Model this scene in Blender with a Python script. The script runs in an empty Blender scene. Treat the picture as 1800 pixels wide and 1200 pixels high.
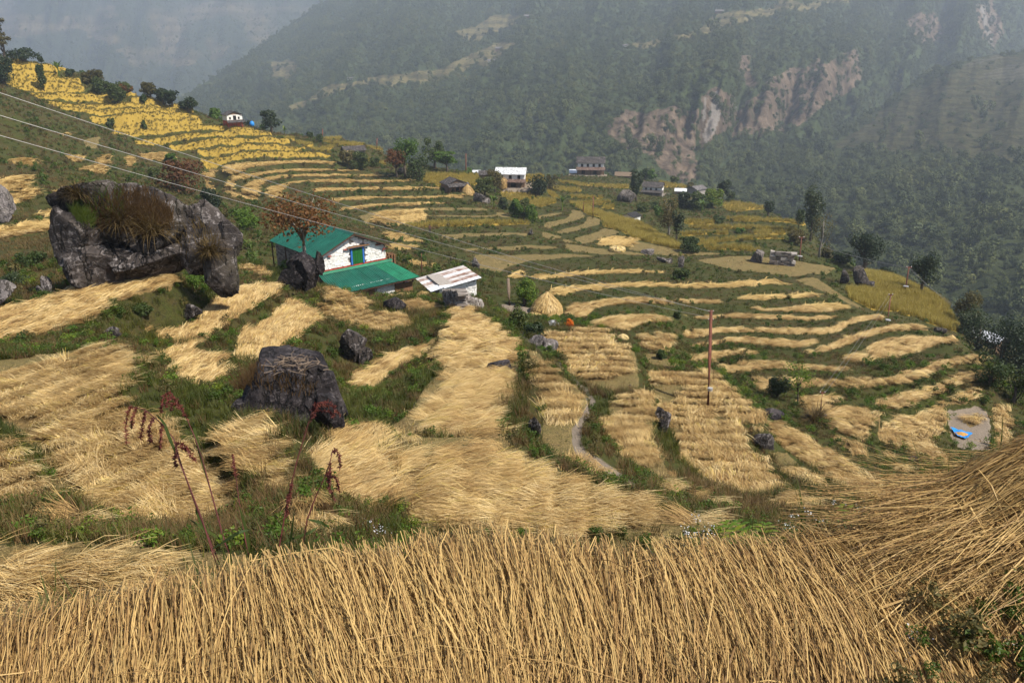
import bpy, bmesh, math, random
import numpy as np
from mathutils import Vector, Matrix, Euler

random.seed(7)
RNG = np.random.default_rng(7)
SC = bpy.context.scene
COL = SC.collection

# ------------------------------------------------------------------ camera
F_PX = 1400.0                       # focal length in pixels of a picture 1800 wide
PITCH = math.radians(20.5)
cam_data = bpy.data.cameras.new('camera')
cam_data.sensor_width = 36.0
cam_data.lens = F_PX / 1800.0 * 36.0
cam_data.clip_start = 0.05
cam_data.clip_end = 20000.0
cam = bpy.data.objects.new('camera', cam_data)
cam.location = (0, 0, 0)
cam.rotation_euler = (math.pi / 2 - PITCH, 0, 0)
COL.objects.link(cam)
SC.camera = cam

# ------------------------------------------------------------------ sky and sun
SUN_EL, SUN_AZ = math.radians(52), math.radians(116)   # azimuth clockwise from the view direction: right, a little behind
world = bpy.data.worlds.new('World')
SC.world = world
world.use_nodes = True
_nt = world.node_tree
_bg = _nt.nodes['Background']
_sky = _nt.nodes.new('ShaderNodeTexSky')
_sky.sky_type = 'NISHITA'
_sky.sun_disc = False
_sky.sun_elevation = SUN_EL
_sky.sun_rotation = SUN_AZ
_sky.altitude = 1500
_sky.air_density = 1.0
_sky.dust_density = 2.5
_nt.links.new(_sky.outputs[0], _bg.inputs[0])
_bg.inputs[1].default_value = 0.065
sun_data = bpy.data.lights.new('sun', 'SUN')
sun_data.energy = 5.0
sun_data.angle = math.radians(0.9)
sun_data.color = (1.0, 0.93, 0.82)
sun = bpy.data.objects.new('sun', sun_data)
_d = Vector((math.sin(SUN_AZ) * math.cos(SUN_EL), math.cos(SUN_AZ) * math.cos(SUN_EL), math.sin(SUN_EL)))
sun.rotation_euler = _d.to_track_quat('Z', 'Y').to_euler()
COL.objects.link(sun)
SC.view_settings.view_transform = 'Standard'
SC.view_settings.look = 'None'
SC.view_settings.gamma = 1.0
SC.view_settings.exposure = 0.98
SC.view_settings.use_curve_mapping = False
SC.cycles.max_bounces = 6
SC.cycles.diffuse_bounces = 3
SC.cycles.glossy_bounces = 2
SC.cycles.transparent_max_bounces = 8
SC.cycles.volume_bounces = 1
SC.cycles.use_adaptive_sampling = True
SC.cycles.adaptive_threshold = 0.02

# ------------------------------------------------------------------ picture <-> place
SP, CP = math.sin(PITCH), math.cos(PITCH)
def rays(px, py):
    """direction of the view ray through a point of the 1800 x 1200 picture"""
    xc = (np.asarray(px, float) - 900.0) / F_PX
    yc = (600.0 - np.asarray(py, float)) / F_PX
    return xc, CP + yc * SP, -SP + yc * CP
def at_z(px, py, z):
    X, Y, Z = rays(px, py)
    t = z / Z
    return X * t, Y * t
def at_d(px, py, d):
    """the point seen at (px, py), d metres away along the view axis"""
    X, Y, Z = rays(px, py)
    return Vector((float(X * d), float(Y * d), float(Z * d)))
def project(x, y, z):
    d = y * CP - z * SP
    u = y * SP + z * CP
    d = np.maximum(d, 1e-6)
    return 900.0 + F_PX * x / d, 600.0 - F_PX * u / d

# ------------------------------------------------------------------ small noise
_LAT = RNG.random((256, 256)).astype(np.float32)
def vnoise(x, y):
    xi = np.floor(x).astype(np.int64); yi = np.floor(y).astype(np.int64)
    fx = x - xi; fy = y - yi
    fx = fx * fx * (3 - 2 * fx); fy = fy * fy * (3 - 2 * fy)
    a = _LAT[xi & 255, yi & 255]; b = _LAT[(xi + 1) & 255, yi & 255]
    c = _LAT[xi & 255, (yi + 1) & 255]; d = _LAT[(xi + 1) & 255, (yi + 1) & 255]
    return (a * (1 - fx) + b * fx) * (1 - fy) + (c * (1 - fx) + d * fx) * fy - 0.5
def fbm(x, y, s, octv=4, gain=0.5):
    o = 0.0; a = 1.0
    for k in range(octv):
        o = o + a * vnoise(x / s + 17.3 * k, y / s + 5.1 * k)
        s *= 0.5; a *= gain
    return o
def in_poly(x, y, poly):
    inside = np.zeros(x.shape, bool)
    n = len(poly)
    for i in range(n):
        x1, y1 = poly[i]; x2, y2 = poly[(i + 1) % n]
        if y1 == y2: continue
        c = ((y1 > y) != (y2 > y)) & (x < (x2 - x1) * (y - y1) / (y2 - y1) + x1)
        inside ^= c
    return inside
# ------------------------------------------------------------------ materials
class NB:
    def __init__(s, name):
        s.m = bpy.data.materials.new(name); s.m.use_nodes = True
        s.nt = s.m.node_tree; s.b = s.nt.nodes['Principled BSDF']
        s.b.inputs['Roughness'].default_value = 0.85
        s.b.inputs['Specular IOR Level'].default_value = 0.25
    def n(s, typ, **k):
        x = s.nt.nodes.new(typ)
        for a, v in k.items(): setattr(x, a, v)
        return x
    def l(s, a, b): s.nt.links.new(a, b)
    def put(s, sock, v):
        if isinstance(v, bpy.types.NodeSocket): s.l(v, sock)
        elif v is not None: sock.default_value = v
    def noise(s, scale, detail=4, rough=0.55, coord=None, vec='Object', stretch=None):
        x = s.n('ShaderNodeTexNoise'); x.inputs['Scale'].default_value = scale
        x.inputs['Detail'].default_value = detail; x.inputs['Roughness'].default_value = rough
        c = coord
        if c is None:
            if vec == 'World': c = s.n('ShaderNodeNewGeometry').outputs['Position']
            else: c = s.n('ShaderNodeTexCoord').outputs[vec]
        if stretch is not None:
            mp = s.n('ShaderNodeMapping'); mp.inputs['Scale'].default_value = stretch
            s.l(c, mp.inputs['Vector']); c = mp.outputs[0]
        s.l(c, x.inputs['Vector'])
        return x.outputs['Fac']
    def ramp(s, fac, stops):
        x = s.n('ShaderNodeValToRGB'); e = x.color_ramp.elements
        while len(e) < len(stops): e.new(0.5)
        for q, (p, c) in zip(e, stops): q.position = p; q.color = (*c, 1) if len(c) == 3 else c
        s.l(fac, x.inputs[0]); return x.outputs[0]
    def mix(s, fac, a, b, mode='MIX'):
        x = s.n('ShaderNodeMix', data_type='RGBA', blend_type=mode)
        s.put(x.inputs[0], fac)
        for i, v in ((6, a), (7, b)):
            if isinstance(v, tuple): v = (*v, 1) if len(v) == 3 else v
            s.put(x.inputs[i], v)
        return x.outputs[2]
    def math(s, op, a, b=None, c=None):
        x = s.n('ShaderNodeMath', operation=op)
        for i, v in enumerate((a, b, c)): s.put(x.inputs[i], v)
        return x.outputs[0]
    def rng(s, v, a, b, c=0.0, d=1.0, smooth=False):
        x = s.n('ShaderNodeMapRange')
        if smooth: x.interpolation_type = 'SMOOTHSTEP'
        s.put(x.inputs[0], v)
        for i, q in enumerate((a, b, c, d)): x.inputs[i + 1].default_value = q
        return x.outputs[0]
    def col(s, v):
        s.put(s.b.inputs['Base Color'], (*v, 1) if isinstance(v, tuple) else v); return s
    def bump(s, h, strength=0.5, dist=0.05):
        x = s.n('ShaderNodeBump'); x.inputs['Strength'].default_value = strength; x.inputs['Distance'].default_value = dist
        s.l(h, x.inputs['Height']); s.l(x.outputs[0], s.b.inputs['Normal']); return s
    def rnd(s): return s.n('ShaderNodeObjectInfo').outputs['Random']
    def attr(s, name):
        x = s.n('ShaderNodeAttribute'); x.attribute_name = name; return x
M = {}
def leaf_mat(name, stops, trans=0.35, rough=0.6, patch=None):
    """thin leaves or blades; the tint differs from plant to plant"""
    b = NB(name)
    f = b.rnd()
    g = b.attr('tint').outputs['Fac']
    f = b.math('ADD', b.math('MULTIPLY', f, 0.6), b.math('MULTIPLY', g, 0.4))
    if patch:
        p = b.noise(patch, 2, vec='World')
        f = b.math('ADD', b.math('MULTIPLY', f, 0.55), b.math('MULTIPLY', b.rng(p, 0.3, 0.7), 0.45))
    c = b.ramp(f, stops)
    b.col(c); b.b.inputs['Roughness'].default_value = rough
    t = b.n('ShaderNodeBsdfTranslucent'); b.l(c, t.inputs[0])
    mx = b.n('ShaderNodeMixShader'); mx.inputs[0].default_value = trans
    b.l(b.b.outputs[0], mx.inputs[1]); b.l(t.outputs[0], mx.inputs[2])
    b.l(mx.outputs[0], b.nt.nodes['Material Output'].inputs[0])
    M[name] = b.m; return b.m
STRAW_STOPS = [(0.0, (0.12, 0.065, 0.025)), (0.2, (0.33, 0.20, 0.075)), (0.5, (0.54, 0.375, 0.145)), (0.8, (0.78, 0.615, 0.33)), (0.92, (0.62, 0.44, 0.10)), (1.0, (0.36, 0.34, 0.04))]
leaf_mat('straw', STRAW_STOPS, 0.15, 0.55)
leaf_mat('straw_far', [(0, (0.40, 0.265, 0.09)), (0.5, (0.53, 0.37, 0.14)), (1, (0.63, 0.47, 0.20))], 0.15, 0.7)
leaf_mat('rice', [(0, (0.12, 0.098, 0.024)), (0.5, (0.18, 0.145, 0.036)), (1, (0.235, 0.195, 0.07))], 0.3, 0.7, 0.12)  # hill rice: colour darkened to offset the strong sun on that slope
leaf_mat('rice_shade_lifted', [(0, (0.20, 0.155, 0.032)), (0.5, (0.31, 0.245, 0.05)), (1, (0.38, 0.31, 0.09))], 0.3, 0.7, 0.12)  # same crop on other fields: colour lightened to make up for its self-shadowing
leaf_mat('grass_green', [(0, (0.022, 0.033, 0.005)), (0.5, (0.056, 0.068, 0.009)), (1, (0.13, 0.125, 0.016))], 0.35, 0.6, 0.3)
leaf_mat('grass_dry', [(0, (0.060, 0.038, 0.015)), (0.5, (0.115, 0.078, 0.028)), (1, (0.23, 0.16, 0.06))], 0.3, 0.7, 0.3)
leaf_mat('grass_brown', [(0, (0.065, 0.036, 0.016)), (0.5, (0.115, 0.066, 0.026)), (1, (0.17, 0.105, 0.042))], 0.3, 0.7, 0.3)
leaf_mat('herb', [(0, (0.032, 0.055, 0.010)), (0.5, (0.06, 0.10, 0.014)), (1, (0.13, 0.155, 0.022))], 0.35, 0.5, 0.25)
leaf_mat('leaf_bright', [(0, (0.05, 0.10, 0.012)), (0.6, (0.10, 0.17, 0.02)), (1, (0.20, 0.22, 0.02))], 0.4, 0.5)
leaf_mat('leaf_mid', [(0, (0.032, 0.055, 0.014)), (0.6, (0.06, 0.085, 0.02)), (1, (0.11, 0.12, 0.03))], 0.35, 0.5)
leaf_mat('leaf_dark', [(0, (0.016, 0.030, 0.012)), (0.6, (0.032, 0.05, 0.018)), (1, (0.06, 0.075, 0.028))], 0.3, 0.45)
leaf_mat('leaf_rust', [(0, (0.07, 0.028, 0.012)), (0.6, (0.14, 0.06, 0.018)), (1, (0.20, 0.11, 0.03))], 0.35, 0.6)
leaf_mat('leaf_olive', [(0, (0.06, 0.055, 0.016)), (0.6, (0.11, 0.095, 0.03)), (1, (0.17, 0.13, 0.05))], 0.35, 0.6)
leaf_mat('leaf_banana', [(0, (0.06, 0.11, 0.02)), (0.6, (0.12, 0.18, 0.035)), (1, (0.20, 0.25, 0.05))], 0.45, 0.4)
leaf_mat('orange_flower', [(0, (0.55, 0.10, 0.01)), (1, (0.75, 0.22, 0.02))], 0.3)
leaf_mat('white_flower', [(0, (0.6, 0.6, 0.62)), (1, (0.8, 0.8, 0.82))], 0.3)
leaf_mat('seed_head', [(0, (0.06, 0.016, 0.014)), (0.6, (0.12, 0.03, 0.022)), (1, (0.20, 0.07, 0.035))], 0.2)
leaf_mat('forest_leaf', [(0, (0.022, 0.034, 0.012)), (0.35, (0.046, 0.062, 0.017)), (0.7, (0.085, 0.10, 0.026)), (0.9, (0.13, 0.13, 0.04)), (1, (0.15, 0.11, 0.045))], 0.1, 0.7, 0.012)

def simple(name, stops, scale=3.0, detail=5, rough=0.85, bump=0.0, stretch=None, bscale=None):
    b = NB(name)
    f = b.noise(scale, detail, stretch=stretch)
    b.col(b.ramp(f, stops)); b.b.inputs['Roughness'].default_value = rough
    if bump: b.bump(b.noise(bscale or scale * 4, 5, stretch=stretch), bump, 0.05)
    M[name] = b.m; return b
simple('bark', [(0.3, (0.06, 0.045, 0.035)), (0.7, (0.16, 0.125, 0.095))], 6, stretch=(1, 1, .25), bump=0.6)
simple('bark_pale', [(0.3, (0.14, 0.12, 0.10)), (0.7, (0.28, 0.25, 0.21))], 6, stretch=(1, 1, .25), bump=0.6)
def rock_mat(name, dark, mid, pale, scale, moss=0.3):
    b = NB(name)
    n1 = b.noise(scale, 8, 0.62); n2 = b.noise(scale * 3.2, 8, 0.7); n3 = b.noise(scale * 0.5, 3)
    c = b.ramp(n1, [(0.32, dark), (0.55, mid), (0.75, tuple(0.5 * (a + d) for a, d in zip(mid, pale)))])
    c = b.mix(b.rng(n2, 0.56, 0.66), c, pale)                       # lichen
    n4 = b.noise(scale * 0.7, 6, 0.5, stretch=(1, 1, 2.2))
    vein = b.math('ABSOLUTE', b.math('SUBTRACT', n4, 0.5))
    c = b.mix(b.math('MULTIPLY', b.rng(vein, 0.012, 0.0), 0.55), c, pale)
    n5 = b.noise(scale * 1.1, 7, 0.6, stretch=(1.5, 1, .6))
    crack = b.rng(b.math('ABSOLUTE', b.math('SUBTRACT', n5, 0.47)), 0.0, 0.03)
    c = b.mix(crack, tuple(0.3 * q for q in dark), c)
    c = b.mix(b.math('MULTIPLY', b.rng(n3, 0.5, 0.62), moss), c, (0.07, 0.06, 0.025))
    b.col(c); b.b.inputs['Roughness'].default_value = 0.9
    h = b.math('ADD', b.math('MULTIPLY', n1, 0.7), b.math('ADD', b.math('MULTIPLY', n2, 0.4), b.math('MULTIPLY', crack, 0.25)))
    b.bump(h, 0.9, 0.25 / scale)
    M[name] = b.m
rock_mat('rock', (0.022, 0.018, 0.017), (0.062, 0.051, 0.046), (0.28, 0.25, 0.24), 0.8)
rock_mat('rock_dark', (0.010, 0.008, 0.009), (0.028, 0.023, 0.025), (0.11, 0.095, 0.095), 1.6, 0.12)
rock_mat('rock_grey', (0.07, 0.06, 0.055), (0.16, 0.14, 0.135), (0.36, 0.33, 0.32), 1.5)
rock_mat('rock_far', (0.06, 0.05, 0.045), (0.14, 0.12, 0.11), (0.30, 0.27, 0.25), 0.6)
# ------------------------------------------------------------------ the terraces
# name: (cover, outline of the level ground in the photograph).  cover: S straw, B stubble, R standing rice, Y bare yard
T = {}
def t(name, cover, pts, **k):
    T[name] = dict(c=cover, p=[(float(a), float(b)) for a, b in zip(pts[0::2], pts[1::2])], **k)
# amphitheatre at the right
t('B0','B',[832,448,872,447,900,448,990,446,1032,448,1050,451,984,454,960,457,906,464,888,470,874,486,862,487,845,478,838,466])
t('B1','B',[804,439,840,437,876,433,924,432,960,431.6,988,435,964,438,924,439,866,439,840,442,818,445])
t('B2','B',[778,412,820,410,876,409,906,408,928,410,928,413,880,415,840,417,820,418,788,423,777,425])
t('R3','R',[712,398,736,390,760,387,810,386,860,386,928,390,932,395,860,396,800,398,760,401,716,402],sq=.6)
t('B4','B',[745,379,800,379,872,378,873,372,890,374,898,382,870,381.5,800,382,745,382])
t('B4b','B',[628,380,660,371,700,367,742,367,820,365,856,366,856,369,810,369,742,371,700,373,668,378,640,388])
t('S5','S',[598,370,612,365,644,362,680,359,712,357,780,358,780,360,712,360,646,364,622,368,600,373])
t('S6','S',[582,351,610,348,644,346.5,700,347,760,346,794,344,816,345,814,347,760,348.5,700,348.7,660,349.7,626,351.5,600,354,584,357])
t('S7','S',[550,333,600,331,660,331,720,329.5,772,330,770,333,750,334,720,334,660,333.7,600,335,580,336,556,338])
t('S8','S',[466,335,472,330,500,324,520,320,560,317,660,318,724,318,724,319.5,660,320,560,320,540,320.6,508,324,498,330,497,337,480,339])
t('S9','S',[436,327,438,320,456,316,474,313,500,309,540,307,660,308,690,308,690,309.6,560,309.6,520,310.6,492,313,470,318,460,325,438,328])
t('S10','S',[409,312,424,309,452,305,480,301,520,298,628,299.5,628,301,540,300,496,302.5,464,306.5,440,311,418,317,411,316])
t('S11','S',[396,294,428,289,470,284,520,283,588,285,588,287,520,286.4,480,289,448,293,420,299,402,302])
t('S12','S',[354,305,384,297,384,300,378,308,366,312,355,312])
t('S13','S',[396,323,412,318,415,320,408,329,398,325])
t('S14','S',[426,331,440,328,455,329,455,338,448,341,428,335])
t('S15','S',[396,334,412,340,430,343,452,350,454,360,448,370,438,368,424,360,412,350])
t('S16','S',[360,324,370,328,378,334,376,342,368,342,364,332])
t('S17','S',[402,361,412,364,418,372,408,372,402,368])
t('S18','S',[470,342,495,343,492,350,480,348])
# standing rice above
# knoll behind the amphitheatre
t('Q1','R',[484,239,516,240,516,244,504,248,484,244],sq=.5)
t('Q2','R',[512,249,548,250,550,255,526,257],sq=.5)
t('Q3','R',[536,260,560,258,590,257,572,264,580,270,548,266],sq=.5)
t('Q4','R',[548,240,600,242,596,247,572,247],sq=.4)
t('Q5','R',[560,249,640,253,638,259,600,256],sq=.4)
t('Q6','R',[370,210,398,211,400,215,372,215.5],sq=.4)
t('Q7','R',[350,201,366,202,366,207,352,207],sq=.4)
t('Q9','R',[644,256,668,257,676,262,646,262],sq=.4)
t('Q10','R',[640,278,664,277,676,282,680,290,664,292,646,288],sq=.5)
t('Q11','R',[746,318,750,303,784,302,830,303,844,310,836,324,828,327,780,326,770,328],sq=.8)
# fields between the far houses
t('M1','B',[945,380,964,376,988,374,988,377,960,382,946,386])
t('M2','B',[1004,368,1020,370,1028,380,1026,385,1008,389,988,394,968,400,966,406,958,400,956,394,968,389,992,385,1002,380])
t('M3','B',[1032,380,1052,383,1058,390,1052,396,1032,400,1012,406,996,412,988,414,974,409,992,402,1016,397,1028,392])
t('M4','B',[1058,401,1078,403,1089,407,1084,412,1066,416,1042,424,1040,430,1024,430,1006,420,1032,413,1052,408])
t('M5','B',[992,428,1020,431,1048,436,1092,440,1140,446,1146,448,1120,447.5,1060,447.5,1032,446.5,1006,442,992,435])
t('M6','B',[1104,438,1116,422,1140,428,1184,438,1220,442,1280,445,1270,447,1222,449.5,1184,451,1160,449,1120,443])
t('M8','B',[952,406,968,410,988,416,984,422,968,423,954,416])
t('M9','B',[990,419,1016,426,1020,430,992,427])
t('N1','R',[880,341,906,339,940,346,948,348,930,352,926,358,890,356],sq=.92)
t('N2','R',[930,354,952,349,976,351,978,356,960,362,936,368,926,362],sq=.92)
t('N3','R',[958,335,976,340,984,348,980,352,960,344],sq=.92)
t('N4','R',[968,328,1020,332,1024,336,1012,339,980,340,970,332],sq=.92)
t('N5','R',[1002,344,1036,345,1062,348,1056,350,1004,350],sq=.92)
t('N6','R',[1012,356,1056,353,1072,356,1060,360,1032,363],sq=.92)
t('N7','R',[1056,364,1078,362,1078,368,1062,368],sq=.92)
t('N9','R',[978,317,996,319,1040,324,1080,325,1106,326,1106,331,1060,330,1020,327,992,323],sq=.92)
t('N10','R',[920,310,956,308,960,313,926,313],sq=.92)
t('Y2','Y',[1000,306,1066,306,1068,310,1032,310.5,1000,309])
t('Y3','Y',[868,326,938,328,936,333,900,332,868,330])
t('Y4','Y',[1128,340,1180,340,1180,344,1150,347,1128,345])
t('W1','R',[1160,319,1184,323,1206,326,1202,330,1168,330],sq=.92)
t('W2','R',[1270,360,1290,353,1320,358,1344,364,1342,368,1320,369,1292,374,1276,370],sq=.92)
t('W3','R',[1276,384,1310,382,1360,385,1388,388,1416,392,1414,396,1380,391,1344,390,1300,390,1280,388],sq=.92)
t('W4','R',[1200,390,1228,389,1254,388,1254,394,1228,396,1208,395],sq=.92)
t('W5','R',[1208,400,1260,398,1320,398,1344,400,1400,403,1406,408,1376,406,1340,404,1300,402.5,1276,402.5,1228,404],sq=.92)
t('W6','R',[1194,411,1240,409,1280,408,1280,412,1240,413,1196,416],sq=.92)
t('W7','R',[1324,409,1350,407,1384,408,1380,412,1328,413],sq=.92)
t('W8','R',[1190,420,1228,422,1280,421,1312,418,1348,415,1380,419,1356,419.5,1312,422.5,1280,424.5,1240,427,1224,426],sq=.92)
t('W9','R',[1224,428,1260,427,1260,432,1228,437],sq=.92)
t('W10','R',[1224,440,1260,434,1300,433,1332,437,1334,443,1300,441.5,1276,440,1244,442],sq=.92)
t('X1','B',[1222,456,1280,450,1320,449,1380,455,1420,462,1450,466,1470,470,1452,482,1424,482,1392,489,1372,486,1340,479,1300,477,1270,470])
t('X2','B',[1396,492,1428,486,1438,488,1446,494,1472,512,1484,522,1500,531,1520,541,1508,541,1480,528,1460,518,1440,510,1418,502])
t('X3','B',[1480,470,1506,472,1524,482,1500,490,1486,482])
# amphitheatre, lower steps
t('A1','S',[940,487,980,483,1052,478,1100,475,1168,478,1168,480,1100,480,1052,482,1008,486,964,491,942,494])
t('A1b','S',[896,488,908,478,920,479,916,484,896,498])
t('A2','S',[966,519,974,512,984,508,1020,504,1060,500,1136,499,1160,501,1220,501,1280,499,1332,495,1372,495,1368,499,1320,502,1284,504,1252,506,1220,508,1180,506,1160,505,1136,502.5,1100,504,1052,508,1008,513,984,522,978,528,972,527])
t('A3','S',[998,548,1000,542,1020,536,1052,531,1100,526,1152,525,1180,530,1164,533,1120,533,1080,535,1052,540,1036,548,1028,560,1012,562,1002,552])
t('A3b','S',[1190,530,1260,530,1262,534,1216,535])
t('A3R','S',[1306,525,1340,521,1384,521,1432,517,1436,520,1420,523,1384,524.5,1340,526.5,1310,528])
t('A4R','S',[1330,544,1380,544,1410,539,1440,537,1480,535,1482,540,1468,548,1440,549,1388,548,1378,546.5,1330,546.5])
t('A4','S',[1044,566,1076,560,1120,556,1174,559,1176,566,1140,568,1116,574,1098,584,1072,578,1064,574,1044,574])
t('A5','S',[1200,562,1248,557,1304,554,1360,557,1430,559,1462,558,1460,561,1430,564,1360,562,1320,559.5,1264,559.5,1226,563,1200,566])
t('A6','S',[1198,592,1220,584,1246,580,1284,579,1330,580,1400,581,1440,580,1460,577,1480,570,1500,563,1526,557,1552,555,1552,560,1520,564,1492,572,1468,585,1430,590,1370,588,1340,585,1288,584,1256,586,1240,592,1210,597])
t('A7','S',[1192,617,1220,610,1250,604,1272,597,1320,597,1360,599,1430,604,1430,607,1404,611,1370,610,1340,607,1288,602,1256,607,1200,619])
t('A7R','S',[1424,620,1440,616,1470,606,1500,592,1540,580,1580,573,1620,575,1632,579,1620,581,1572,580.5,1540,586,1520,594,1488,606,1460,616,1440,622,1428,623])
t('A8','S',[1206,638,1220,630,1250,622,1288,618,1320,619,1340,620,1332,622.5,1288,624.5,1260,629,1248,636,1236,644,1210,641])
t('A8R','B',[1480,634,1506,618,1526,610,1552,598,1580,596,1620,594,1680,593,1688,600,1676,602,1640,608,1612,620,1588,628,1552,634,1520,638,1482,638])
t('A9','S',[1270,650,1288,644,1320,640,1360,640,1400,643,1480,647,1500,649,1498,651,1404,650,1360,648,1332,648,1308,655,1292,659,1274,656])
t('A10','S',[1316,674,1338,666,1384,668,1400,674,1440,672,1478,673,1520,669,1600,665,1604,669,1560,676,1520,681,1480,681,1440,679,1400,679,1350,688,1334,689,1320,682])
t('A10R','S',[1590,658,1606,654,1640,642,1686,632,1720,626,1738,628,1736,631,1684,640,1644,652,1632,658,1606,665])
t('A11','S',[1540,710,1584,698,1640,683,1694,660,1748,656,1754,664,1720,666,1692,674,1640,689,1610,706,1568,718,1544,714])
t('A12','S',[1540,768,1544,758,1564,742,1610,736,1640,718,1676,704,1710,687,1720,690,1718,698,1696,706,1670,710,1654,720,1658,740,1660,752,1650,764,1640,780,1650,810,1640,818,1612,802,1584,790,1556,782])
t('A13','Y',[1660,726,1700,720,1720,714,1736,724,1742,750,1740,790,1690,790,1672,770,1668,752])
t('A14','S',[1742,718,1764,714,1775,745,1770,790,1750,790,1748,740])
t('A15','S',[1448,730,1464,718,1500,714,1536,726,1550,728,1536,736,1526,752,1528,770,1500,766,1460,754])
t('A16','S',[1406,714,1408,704,1426,700,1460,701,1480,700,1460,712,1440,728,1412,722])
t('A17','S',[1460,770,1506,778,1512,790,1498,794])
t('A18','S',[1564,808,1594,820,1600,830,1580,822])
# fields round the path
t('C1','B',[948,588,976,586,1000,592,1010,576,1064,577,1072,590,1090,604,1116,616,1120,640,1124,680,1112,686,1060,692,1040,690,1020,674,992,640,970,616],flow=(1,12))
t('C2','B',[926,612,944,618,980,652,1010,676,1032,694,1034,706,1022,730,1008,750,1008,772,1014,794,1046,812,1080,836,1104,858,1080,860,1040,845,1000,822,970,806,946,790,944,770,956,745,954,715,946,680,936,645],flow=(3,9))
t('C35','B',[880,760,900,782,950,813,1028,840,1086,867,1152,890,1222,906,1300,912,1330,935,1330,1000,1183,1040,1067,1050,911,1050,794,1050,732,1000,720,915,708,865,692,815,684,775,760,770],flow=(12,1))
t('C4','S',[560,804,592,764,640,756,672,772,688,828,700,868,660,896,592,900,576,860],flow=(12,-3))
t('C6','B',[608,700,623,665,662,636,697,620,756,609,766,616,760,630,707,645,674,678,656,704,640,720,608,718],flow=(12,-4))
t('C7','S',[556,546,570,539,624,541,650,549,700,553,716,561,722,571,712,584,690,588,620,582,575,576,562,558],flow=(10,4))
t('C8','S',[574,520,574,508,586,508,620,518,648,530,650,536,624,538,600,531,572,527],flow=(10,4))
t('C9','S',[690,534,730,528,760,534,776,540,772,548,730,548,696,546],flow=(10,3))
t('C10','S',[684,520,705,518,750,516,752,521,705,523,684,526],flow=(10,1))
t('C11','B',[1132,620,1156,622,1180,632,1200,644,1176,646,1138,642])
t('C12','S',[1124,600,1134,592,1164,588,1184,592,1180,600,1160,616,1156,618,1130,610])
t('K1','B',[1138,652,1196,658,1258,656,1272,672,1300,696,1344,732,1344,742,1302,746,1300,760,1314,790,1322,808,1344,814,1350,834,1372,852,1376,862,1343,873,1300,880,1248,876,1222,842,1194,806,1190,790,1182,766,1172,742,1154,716,1142,690],flow=(3,9))
t('K4','B',[1068,702,1084,698,1120,686,1136,686,1148,708,1152,732,1138,760,1152,792,1172,820,1204,848,1190,862,1150,852,1120,838,1092,818,1054,792,1046,774,1060,750,1072,730],flow=(4,10))
t('K5','S',[1150,864,1199,853,1222,866,1248,888,1190,880],flow=(10,4))
t('K6','S',[1348,752,1380,750,1404,764,1436,786,1480,810,1514,834,1568,866,1609,897,1572,897,1532,878,1469,854,1442,830,1400,804,1370,786,1352,768],flow=(10,6))
t('K7','B',[1348,796,1384,794,1412,820,1388,822,1368,820])
t('K7b','S',[1368,828,1404,822,1420,832,1436,850,1428,852,1396,837,1372,837],flow=(10,6))
t('K8','S',[1338,878,1406,867,1433,885,1388,900,1352,896],flow=(10,4))
# fields at the left
t('D1','S',[418,608,424,598,460,570,486,552,502,540,508,530,526,534,540,546,556,554,560,558,540,586,530,596,480,640,432,640],flow=(9,-5))
t('D2','S',[260,598,290,588,306,582,352,566,356,552,384,528,410,516,432,506,486,498,488,508,480,518,462,522,424,552,396,568,380,580,370,594,332,600,320,602,280,602],flow=(9,-5))
t('D3','S',[420,470,436,468,468,474,472,486,464,492,456,480,440,484,430,488],flow=(4,9))
t('D4','B',[-60,545,0,540,60,530,104,518,128,500,200,488,300,478,314,486,296,502,240,516,200,528,176,548,168,560,140,570,96,584,40,596,0,608,-60,622],flow=(12,-3))
t('D5','B',[-60,690,-60,640,0,632,100,618,160,607,216,606,244,626,228,660,218,692,210,716,248,724,304,752,322,770,344,804,364,820,388,844,408,880,412,914,360,926,224,934,190,918,150,900,116,880,90,860,96,830,88,812,60,790,40,764,0,735,-60,730],flow=(9,3))
t('D6','S',[288,628,312,612,360,614,392,632,396,660,368,688,352,704,320,720,300,692,316,676,320,656],flow=(8,-4))
t('D7','S',[388,776,404,748,460,748,504,750,480,780,472,804,500,836,504,884,480,868,448,836,416,812,396,796],flow=(9,4))
t('D8','S',[505,915,512,884,536,876,560,900,600,916,620,935,560,960,520,950],flow=(6,9))
t('D9','S',[-60,776,0,786,40,804,52,836,72,884,72,898,40,902,0,894,-60,890],flow=(4,9))
t('D10','B',[-60,962,0,957,150,950,330,962,480,975,560,985,600,1040,480,1150,300,1150,-60,1150],flow=(12,1))
t('D11','S',[76,904,130,897,160,922,150,946,90,938],flow=(9,5))
# small fields, upper left
t('U1','S',[-60,325,0,320,20,312,50,308,50,318,40,332,-60,338])
t('U2','S',[22,290,22,280,50,278,63,282,60,296,40,291])
t('U3','S',[115,276,148,274,144,282,138,286,120,285])
t('U4','S',[120,308,128,300,172,290,172,280,196,269,190,280,186,294,184,306,160,311])
t('U5','S',[216,278,234,276,232,294,224,297])
t('U6','S',[242,272,288,268,310,280,276,282,252,280])
t('U8','S',[80,380,86,372,118,368,120,378])
t('U9','S',[-60,416,0,406,40,396,90,390,124,386,122,398,80,404,32,414,0,420,-60,428])
t('U12','B',[148,246,176,240,172,252,166,262,148,260])
t('U13','S',[98,240,122,235,118,240,100,246])
t('U14','S',[16,246,40,246,30,252,18,254])
t('V1','S',[642,404,664,402,672,414,668,418,646,408])
t('V2','S',[682,410,710,414,734,424,740,427,700,427,680,421])
t('V3','S',[682,430,732,432,718,440,688,443,682,438])
t('V5','S',[714,460,746,462,764,468,740,476,716,466])
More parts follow.
